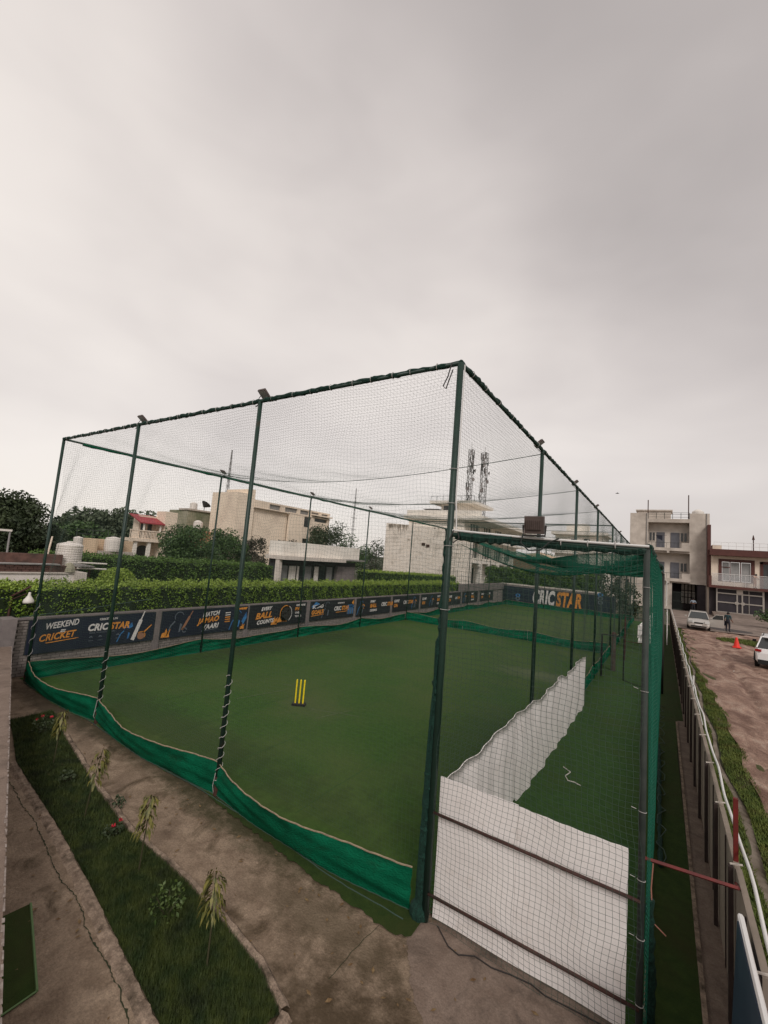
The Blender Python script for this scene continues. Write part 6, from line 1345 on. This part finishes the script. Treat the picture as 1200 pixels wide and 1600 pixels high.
for nm, (ua, va, ub, vb_), lab in (('leaning_pole', (70, 882, 82, 838), 'pale bamboo pole leaning beside the white water tank'), ('tent_cloth', (0, 0, 0, 0), '')):
    if nm == 'leaning_pole':
        a, b_ = on(ua, va, 0, OX - 2.5), on(ub, vb_, 0, OX - 2.5); mb = MB(); mb.tube([a, b_], [.045, .03], 6); tag(mb.build(nm, M['cream']), lab, 'pole')
a = on(55, 872, 0, OX - 3.2); mb = MB(); mb.add([(a[0], a[1] - .5, a[2] - .2), (a[0], a[1] + .9, a[2] - .25), (a[0] - .8, a[1] + .2, a[2] - .2), (a[0], a[1] + .15, a[2] + .14), (a[0], a[1] - .5, a[2] - .3), (a[0], a[1] + .9, a[2] - .3)], [(0, 1, 3), (1, 2, 3), (2, 0, 3), (0, 4, 5, 1)]); tag(mb.build('white_cloth', M['tank']), 'small white cloth peaked on the outbuilding roof', 'cloth')
a, b_ = on(8, 890, 0, OX - 4), on(16, 830, 0, OX - 4); o = thing('street_lamp', a, 'thin street lamp with small pale head behind the outbuilding', 'lamp'); mb = MB(); mb.tube([(a[0], a[1], 0), b_], .035, 6); mb.build('pole', M['pylon'], o); mb = MB(); mb.obox(b_ + np.array([0, -.15, .03]), (.12, .4, .08)); mb.build('lamp_head', M['tank'], o)
# grey roof sheets and pipes on the right end of the outbuilding
rs = thing('sheet_roof', (OX - .5, ye_ + 1, 2.5), 'grey corrugated roof sheet with projecting pipes beside the outbuilding', 'roof')
c0_ = on(122, 890, 0, OX - .5); c1_ = on(146, 886, 0, OX - .5)
for k_ in range(7): mb = MB(); yy_ = c0_[1] + (c1_[1] - c0_[1]) * k_ / 7; mb.box(OX - 1.6, OX - .4, yy_, yy_ + (c1_[1] - c0_[1]) / 7.6, c0_[2] + .1 + .02 * (k_ % 2), c0_[2] + .15 + .02 * (k_ % 2)); mb.build('sheet', M['sheet'], rs)
for dz in (.0, .22): mb = MB(); mb.tube([(OX - .6, c0_[1], c0_[2] + .05 + dz), (OX - .6, float(on(166, 889, 0, OX - .6)[1]), c0_[2] + .02 + dz)], .035, 6); mb.build('pipe', M['tank'], rs)
for dy in (0, (c1_[1] - c0_[1])): mb = MB(); mb.tube([(OX - .8, c0_[1] + dy, 0), (OX - .8, c0_[1] + dy, c0_[2] + .1)], .04, 6); mb.build('prop', M['rust'], rs)

# gate, sign and lamp beyond the wall pillar
sg = thing('side_gate', (-13.6, -1.2, 0), 'dark metal side gate with a yellow strip sign beyond the wall pillar', 'gate')
mb = MB(); mb.box(-13.62, -13.58, -2.6, -.03, .05, 1.20); mb.build('gate_sheet', M['gatepanel'], sg)
mb = MB(); mb.box(-13.6, -13.55, -2.6, -.03, 1.24, 1.38); mb.build('sign_strip', mat('sign_yellow', (.60, .33, .02), .5), sg)
mb = MB(); mb.box(-13.62, -13.57, -2.6, -.03, 1.385, 1.50); mb.build('sign_top', M['darkmetal'], sg)
text('SPORTS TURF', .09, M['pwhite'], sg, (-13.56, -.75, 1.41), YD, ZD, bold=.002)
mb = MB(); mb.box(-13.64, -13.5, -2.6, -.03, 1.51, 1.56); mb.build('top_bar', M['cement2'], sg)
lp = thing('wall_lamp', (-13.5, -.3, 0), 'white bell shaped lamp hanging from a rusty bracket pole at the left edge', 'lamp')
mb = MB(); mb.tube([(-13.4, -.30, 0), (-13.4, -.32, 2.22)], .035, 6); mb.build('pole', M['rust'], lp)
mb = MB(); mb.tube([(-13.4, -.32, 2.2), (-13.1, .0, 2.5)], .03, 6); mb.tube([(-13.4, -.32, 2.1), (-13.15, -.05, 2.3)], .015, 5); mb.build('arm', M['rust'], lp)
mb = MB(); mb.lathe((-13.1, .0, 2.03), [(.13, 0), (.135, .04), (.122, .09), (.075, .16), (.035, .23), (.03, .30), (.02, .31)], 16); mb.build('lamp_shade', M['tank'], lp, smooth=True)
mb = MB(); mb.tube([(-13.4, -1.6, 2.05), (-13.4, -.3, 2.15)], .012, 4); mb.tube([(-12.9, -.2, 1.66), (-12.6, 1.3, 1.85), (-12.45, 3.2, 2.1)], .012, 4); mb.build('cable', M['net'], lp)

# ------------------------------------------------------------------ pylons and wires
def pylon(u, vb, vt, X, arms, label):
    t = on(u, vt, 0, X); x, y, zt = [float(c) for c in t]; o = thing('power_pylon', (x, y, 0), label, 'pylon', 'power pylons on the skyline')
    w0, w1_ = .9, .12; mb = MB()
    for sx, sy in ((-1, -1), (1, -1), (1, 1), (-1, 1)): mb.tube([(x + sx * w0, y + sy * w0, 0), (x + sx * w1_, y + sy * w1_, zt)], .12, 4)
    n_ = 18
    for i in range(n_):
        a, b_ = i / n_, (i + 1) / n_
        for (p, q) in (((-1, -1), (1, -1)), ((1, -1), (1, 1)), ((1, 1), (-1, 1)), ((-1, 1), (-1, -1))):
            wa = w0 + (w1_ - w0) * a; wb_ = w0 + (w1_ - w0) * b_; mb.tube([(x + p[0] * wa, y + p[1] * wa, zt * a), (x + q[0] * wb_, y + q[1] * wb_, zt * b_)], .06, 3)
    mb.build('lattice_tower', M['pylon'], o)
    for f_, l in arms: mb = MB(); z_ = zt * f_; mb.tube([(x, y - l, z_ + .1), (x, y, z_ - .25), (x, y + l, z_ + .1)], .10, 4); mb.tube([(x, y - l, z_ + .1), (x, y, z_ + .5), (x, y + l, z_ + .1)], .07, 4); mb.build('crossarm', M['pylon'], o)
    return x, y, zt
a1_ = pylon(363, 780, 703, -150, [(.72, 3.0)], 'pale lattice pylon rising behind the peach building')
a2_ = pylon(557, 825, 763, -190, [(.78, 3.4), (.58, 3.8), (.42, 3.8)], 'slender distant pylon with three crossarms above the dark trees')

# bird
bd_ = thing('bird', on(965, 771, 1, 60), 'tiny dark bird flying above the lane', 'bird'); p = bd_.location
mb = MB(); mb.tube([(p.x - .28, p.y, p.z), (p.x - .05, p.y, p.z + .02), (p.x + .2, p.y, p.z)], [.01, .07, .02], 6); mb.build('body', M['hair'], bd_)
for s_ in (-1, 1): mb = MB(); mb.add([(p.x - .1, p.y, p.z), (p.x + .1, p.y, p.z), (p.x + .05, p.y + s_ * .5, p.z + .08), (p.x - .02, p.y, p.z + .02)], [(0, 1, 2), (0, 2, 3), (1, 3, 2)]); mb.build('wing', M['hair'], bd_)

# ------------------------------------------------------------------ cars
def car(loc, rz, paint, label, cat, L=3.9, Wd=1.66, Hh=1.5, suv=False, door=False, name='parked_car'):
    o = thing(name, (0, 0, 0), label, cat)   # front towards -Y before rotation
    hl = L / 2; zb = .22 if not suv else .30; bw = Wd / 2
    # section stations: y, half width, bonnet/deck height
    st_ = [(-hl, .80, .50), (-hl + .08, .92, .62), (-hl + .35, .98, .74), (-hl + .95, 1.0, .90), (-.4, 1.0, .93), (.9, 1.0, .95), (hl - .35, .98, .95 if not suv else 1.0), (hl - .06, .93, .88), (hl, .85, .70)]
    mb = MB(); vs = []
    for (y, k, zt_) in st_:
        w_ = bw * k; zt_ = zt_ * (1.12 if suv else 1)
        vs += [(-w_ * .90, y, zb), (-w_, y, zb + .12), (-w_, y, zt_ - .16), (-w_ * .9, y, zt_), (0, y, zt_ + .03), (w_ * .9, y, zt_), (w_, y, zt_ - .16), (w_, y, zb + .12), (w_ * .90, y, zb)]
    n_ = 9; f = [(i * n_ + j, i * n_ + (j + 1) % n_, (i + 1) * n_ + (j + 1) % n_, (i + 1) * n_ + j) for i in range(len(st_) - 1) for j in range(n_)]
    f += [tuple(range(n_)), tuple(range((len(st_) - 1) * n_, len(st_) * n_))[::-1]]
    f = [q[::-1] for q in f]
    mb.add(vs, f); mb.build('body', paint, o, smooth=False, local=True)
    zs = .93 * (1.12 if suv else 1); y0c, y1c, y2c, y3c = (-hl + .85, -hl + 1.55, hl - .75, hl - .12) if not suv else (-hl + .95, -hl + 1.55, hl - .55, hl - .1)
    wb_, wt_ = bw * .90, bw * .70
    def cab(mb, wbt, wtp, zt_, inset=0):
        mb.add([(-wbt, y0c + inset, zs), (wbt, y0c + inset, zs), (wbt, y3c - inset, zs), (-wbt, y3c - inset, zs), (-wtp, y1c, zt_), (wtp, y1c, zt_), (wtp, y2c, zt_), (-wtp, y2c, zt_)], [(0, 1, 5, 4), (1, 2, 6, 5), (2, 3, 7, 6), (3, 0, 4, 7)])
    mb = MB(); cab(mb, wb_, wt_, Hh - .05); mb.build('glasshouse', M['windscreen'], o, local=True)
    mb = MB(); mb.add([(-wt_ - .02, y1c - .04, Hh - .06), (wt_ + .02, y1c - .04, Hh - .06), (wt_ + .02, y2c + .04, Hh - .06), (-wt_ - .02, y2c + .04, Hh - .06), (-wt_ + .08, y1c + .1, Hh), (wt_ - .08, y1c + .1, Hh), (wt_ - .08, y2c - .1, Hh), (-wt_ + .08, y2c - .1, Hh)], [(3, 2, 1, 0), (4, 5, 6, 7), (0, 1, 5, 4), (1, 2, 6, 5), (2, 3, 7, 6), (3, 0, 4, 7)]); mb.build('roof', paint, o, local=True)
    for s_ in (-1, 1):
        mb = MB()
        for (ya_, yt_) in ((y0c, y1c), (y3c, y2c)): mb.tube([(s_ * wb_, ya_, zs), (s_ * wt_, yt_, Hh - .05)], .035, 5)
        mb.tube([(s_ * (wb_ + .01), -.05, zs), (s_ * (wt_ + .01), .0, Hh - .05)], .035, 5); mb.build('pillar', paint, o, local=True)
        mb = MB(); mb.obox((s_ * (bw + .10), y0c + .35, zs + .10), (.17, .10, .13)); mb.build('mirror', paint if not suv else M['rubber'], o, local=True)
        mb = MB(); mb.obox((s_ * bw * .70, -hl + .07, .66 * (1.1 if suv else 1)), (.36, .16, .16), RZ(s_ * .35)); mb.build('headlight', M['headlamp'], o, local=True)
        mb = MB(); mb.obox((s_ * bw * .82, hl - .05, .82 * (1.12 if suv else 1)), (.24, .12, .12), RZ(-s_ * .3)); mb.build('tail_light', M['tail'], o, local=True)
        for yw in (-hl + .72, hl - .72):
            wr = .30 if not suv else .35
            w_ = MB(); w_.tube([(s_ * (bw - .18), yw, wr), (s_ * (bw + .01), yw, wr)], wr, 16); w_ = w_.build('wheel', M['rubber'], o, local=True)
            mb = MB(); mb.tube([(s_ * (bw + .0), yw, wr), (s_ * (bw + .02), yw, wr)], wr * .62, 12); mb.build('rim', M['steel'], w_, local=True)
            if suv: mb = MB(); mb.tube([(s_ * (bw + .005), yw + (wr + .06) * math.cos(a), wr + (wr + .06) * math.sin(a)) for a in np.linspace(0, math.pi, 9)], .035, 4); mb.build('arch_trim', M['rubber'], o, local=True)
    mb = MB(); mb.obox((0, -hl - .005, .58), (bw * .75, .03, .11)); mb.build('grille', M['rubber'], o, local=True)
    mb = MB(); mb.obox((0, -hl - .005, .30), (bw * 1.35, .05, .10)); mb.build('lower_intake', M['rubber'], o, local=True)
    mb = MB(); mb.obox((0, -hl - .02, .42), (.48, .02, .11)); mb.build('number_plate', M['pwhite'], o, local=True)
    mb = MB(); mb.obox((0, hl + .01, .60), (.48, .02, .12)); mb.build('number_plate', M['pwhite'], o, local=True)
    mb = MB(); mb.obox((0, hl - .0, .36), (bw * 1.7, .10, .22)); mb.build('rear_bumper', M['rubber'] if suv else paint, o, local=True)
    if suv:
        for s_ in (-1, 1): mb = MB(); mb.tube([(s_ * (wt_ - .06), y1c + .2, Hh + .04), (s_ * (wt_ - .06), y2c - .1, Hh + .04)], .02, 5); mb.build('roof_rail', M['darkmetal'], o, local=True)
        mb = MB(); mb.obox((0, y2c + .1, Hh - .03), (wt_ * 1.6, .28, .04)); mb.build('spoiler', paint, o, local=True)
    if door:
        # passenger side front door swung open (image right = +X)
        dm = MB(); c_ = Vector((bw, -hl + 1.2, 0)); R_ = RZ(rad(-12)); 
        def q(x, z): v = c_ + R_ @ Vector((x, 0, z)); return v
        poly = [(0, .30), (.95, .30), (.98, .92), (.9, 1.0), (0, .93)]
        vs = [q(*p) for p in poly] + [q(*p) + R_ @ Vector((0, .06, 0)) for p in poly]; k = len(poly)
        dm.add(vs, [tuple(range(k)), tuple(range(k, 2 * k))[::-1]] + [(i, i + k, (i + 1) % k + k, (i + 1) % k) for i in range(k)]); d_ = dm.build('open_door', paint, o, local=True)
        mb = MB(); mb.tube([q(0, .93), q(.45, 1.36), q(.92, 1.38), q(.95, .98)], .03, 5); mb.build('window_frame', paint, d_, local=True)
        mb = MB(); mb.add([q(.03, .94), q(.92, .99), q(.9, 1.35), q(.46, 1.33)], [(0, 1, 2, 3)]); mb.build('door_glass', M['windscreen'], d_, local=True)
    o.location = loc; o.rotation_euler = (0, 0, rz); return o
cl = on(1090, 984, 2, .12)
car((5.0, 43.2, .12), rad(-2.5), M['silver'], 'small silver car facing the camera with one front door open', 'car', L=3.8, Wd=1.62, Hh=1.48, door=True)
car((7.52, 26.4, .05), rad(180 - 10), M['carwhite'], 'white crossover car seen from behind at the right edge of the mud road', 'car', L=4.1, Wd=1.78, Hh=1.62, suv=True)

# cone
cn = on(1151, 1012, 2, .06); co = thing('traffic_cone', cn, 'red traffic cone standing on the mud road', 'cone')
mb = MB(); mb.lathe(cn, [(.20, .04), (.18, .06), (.14, .24), (.05, .66), (.035, .68)], 16); mb.build('cone_body', M['cone'], co, smooth=False); mb = MB(); mb.obox(cn + np.array([0, 0, .03]), (.46, .46, .05)); mb.build('base', M['cone'], co)

# ------------------------------------------------------------------ people (one continuous skinned body)
def person(loc, rz, h, shirt, trouser, label, joints, extra=None):
    """joints: dict name -> local xyz in units of standing height; facing -Y"""
    J = dict(pelvis=(0, 0, .52), waist=(0, 0, .60), chest=(0, 0, .74), neck=(0, 0, .84), head=(0, -.01, .90), crown=(0, -.01, .965),
             shl=(.11, 0, .80), ell=(.14, .01, .62), wrl=(.14, -.03, .47), hal=(.14, -.04, .42), shr=(-.11, 0, .80), elr=(-.14, .01, .62), wrr=(-.14, -.03, .47), har=(-.14, -.04, .42),
             hil=(.055, 0, .50), knl=(.065, -.01, .27), anl=(.065, .01, .045), tol=(.07, -.08, .015), hir=(-.055, 0, .50), knr=(-.065, -.01, .27), anr=(-.065, .01, .045), tor=(-.07, -.08, .015))
    J.update(joints); E_ = [('pelvis', 'waist'), ('waist', 'chest'), ('chest', 'neck'), ('neck', 'head'), ('head', 'crown'), ('chest', 'shl'), ('shl', 'ell'), ('ell', 'wrl'), ('wrl', 'hal'), ('chest', 'shr'), ('shr', 'elr'), ('elr', 'wrr'), ('wrr', 'har'),
                          ('pelvis', 'hil'), ('hil', 'knl'), ('knl', 'anl'), ('anl', 'tol'), ('pelvis', 'hir'), ('hir', 'knr'), ('knr', 'anr'), ('anr', 'tor')]
    Rr = dict(pelvis=(.085, .065), waist=(.078, .058), chest=(.095, .065), neck=(.032, .032), head=(.05, .056), crown=(.036, .042), shl=(.042,) * 2, ell=(.030,) * 2, wrl=(.020,) * 2, hal=(.022, .014), shr=(.042,) * 2, elr=(.030,) * 2, wrr=(.020,) * 2, har=(.022, .014),
              hil=(.062,) * 2, knl=(.042,) * 2, anl=(.027,) * 2, tol=(.022, .018), hir=(.062,) * 2, knr=(.042,) * 2, anr=(.027,) * 2, tor=(.022, .018))
    names = list(J); me = bpy.data.meshes.new('b'); me.from_pydata([Vector(J[k]) * h for k in names], [(names.index(a), names.index(b)) for a, b in E_], [])
    tmp = bpy.data.objects.new('tmp', me); col.objects.link(tmp); md = tmp.modifiers.new('s', 'SKIN'); md.use_smooth_shade = True
    for i, k in enumerate(names): sv = me.skin_vertices[0].data[i]; sv.radius = (Rr[k][0] * h, Rr[k][1] * h); sv.use_root = (k == 'pelvis')
    sb = tmp.modifiers.new('u', 'SUBSURF'); sb.levels = 1; sb.render_levels = 1
    bpy.context.view_layer.update(); bm_ = bpy.data.meshes.new_from_object(tmp.evaluated_get(bpy.context.evaluated_depsgraph_get())); bpy.data.objects.remove(tmp)
    bm_.materials.clear()
    for m in (M['skin'], shirt, trouser, M['rubber']): bm_.materials.append(m)
    P_ = {k: Vector(J[k]) * h for k in names}
    reg = {('pelvis', 'waist'): 2, ('waist', 'chest'): 1, ('chest', 'neck'): 1, ('neck', 'head'): 0, ('head', 'crown'): 0}
    for f in bm_.polygons:
        c_ = f.center; best = 1e9; bi = 0
        for a, b in E_:
            A_, B_ = P_[a], P_[b]; d = B_ - A_; t_ = max(0, min(1, (c_ - A_).dot(d) / max(d.length_squared, 1e-9))); q = (c_ - A_ - d * t_).length
            if q < best:
                best = q
                if (a, b) in reg: bi = reg[(a, b)]
                elif b in ('hal', 'har', 'wrl', 'wrr'): bi = 0
                elif b[:2] in ('sh', 'el'): bi = 1
                elif b[:2] == 'to': bi = 3
                else: bi = 2
        f.material_index = bi
    o = thing('person', (0, 0, 0), label, 'person'); bo = bpy.data.objects.new('body', bm_); col.objects.link(bo); bo.parent = o
    hd = P_['head']; mb = MB(); prof = [(.062, -.02), (.066, .02), (.058, .05), (.03, .075), (.004, .08)]
    mb.lathe((hd.x, hd.y + .012 * h, hd.z + .01 * h), [(r * h * .95, z * h) for r, z in prof], 14); mb.build('hair', M['hair'], o, smooth=True, local=True)
    mb = MB(); mb.tube([(hd.x, hd.y - .052 * h, hd.z + .01 * h), (hd.x, hd.y - .072 * h, hd.z - .008 * h), (hd.x, hd.y - .055 * h, hd.z - .014 * h)], [.006 * h, .010 * h, .007 * h], 5); mb.build('nose', M['skin'], o, local=True)
    for s_ in (-1, 1): mb = MB(); mb.obox((hd.x + s_ * .02 * h, hd.y - .052 * h, hd.z + .008 * h), (.012 * h, .008 * h, .006 * h)); mb.build('eye', M['hair'], o, local=True)
    for hn, wn__ in (('hal', 'wrl'), ('har', 'wrr')):
        a, b = P_[wn__], P_[hn]; d = (b - a).normalized(); s_ = d.orthogonal().normalized()
        for k_ in range(4): mb = MB(); st0 = b + s_ * (k_ - 1.5) * .009 * h; l = (.034, .04, .038, .03)[k_] * h; mb.tube([st0, st0 + d * l * .6, st0 + d * l + Vector((0, -.008 * h, 0))], .0045 * h, 5); mb.build('finger', M['skin'], o, local=True)
        mb = MB(); mb.tube([a + d * .02 * h, a + d * .04 * h + s_ * .02 * h, b + s_ * .026 * h], .005 * h, 5); mb.build('thumb', M['skin'], o, local=True)
    if extra: extra(o, h)
    o.location = [float(c) for c in loc]; o.rotation_euler = (0, 0, rz); return o
def bag(o, h): mb = MB(); mb.obox((.17 * h, .06 * h, .40 * h), (.12 * h, .20 * h, .22 * h)); mb.tube([(.17 * h, .0, .5 * h), (.15 * h, .03 * h, .6 * h), (.17 * h, .1 * h, .5 * h)], .012 * h, 5); mb.build('bag', M['navybag'], o, local=True)
person((7.05, 43.0, .125), rad(150), 1.75, M['teal'], M['trouser'], 'person in dark teal clothes standing by the open car door with a bag', dict(head=(.0, -.05, .88), crown=(0, -.06, .94), neck=(0, -.02, .83), wrr=(-.16, -.10, .50), har=(-.16, -.14, .48)), bag)
person((5.75, 66.6, .13), rad(-10), 1.9, M['shirtblue'], M['trouser'], 'person in pale blue shirt standing at the gate of the cement block', dict(ell=(.17, .02, .64), wrl=(.08, -.06, .60), hal=(.04, -.07, .62), elr=(-.17, .02, .64), wrr=(-.08, -.06, .60), har=(-.04, -.07, .62)))
r_ = on(1181, 905, 1, HY - 1.0)
person((float(r_[0]) - .1, HY - .85, zc0 + .02), rad(40), 1.85, M['orangecloth'], M['orangecloth'], 'person in peach clothes leaning on the balcony rail of the maroon house', dict(chest=(0, -.05, .73), neck=(0, -.09, .82), head=(0, -.12, .87), crown=(0, -.13, .93), shl=(.11, -.06, .79), shr=(-.11, -.06, .79), ell=(.13, -.12, .66), wrl=(.08, -.22, .62), hal=(.06, -.26, .61), elr=(-.13, -.12, .66), wrr=(-.08, -.22, .62), har=(-.06, -.26, .61)))
person((5.2, 66.9, .13), rad(20), 1.75, M['navybag'], M['trouser'], 'person in dark clothes half hidden beside the one in pale blue at the gate', {}) if False else None
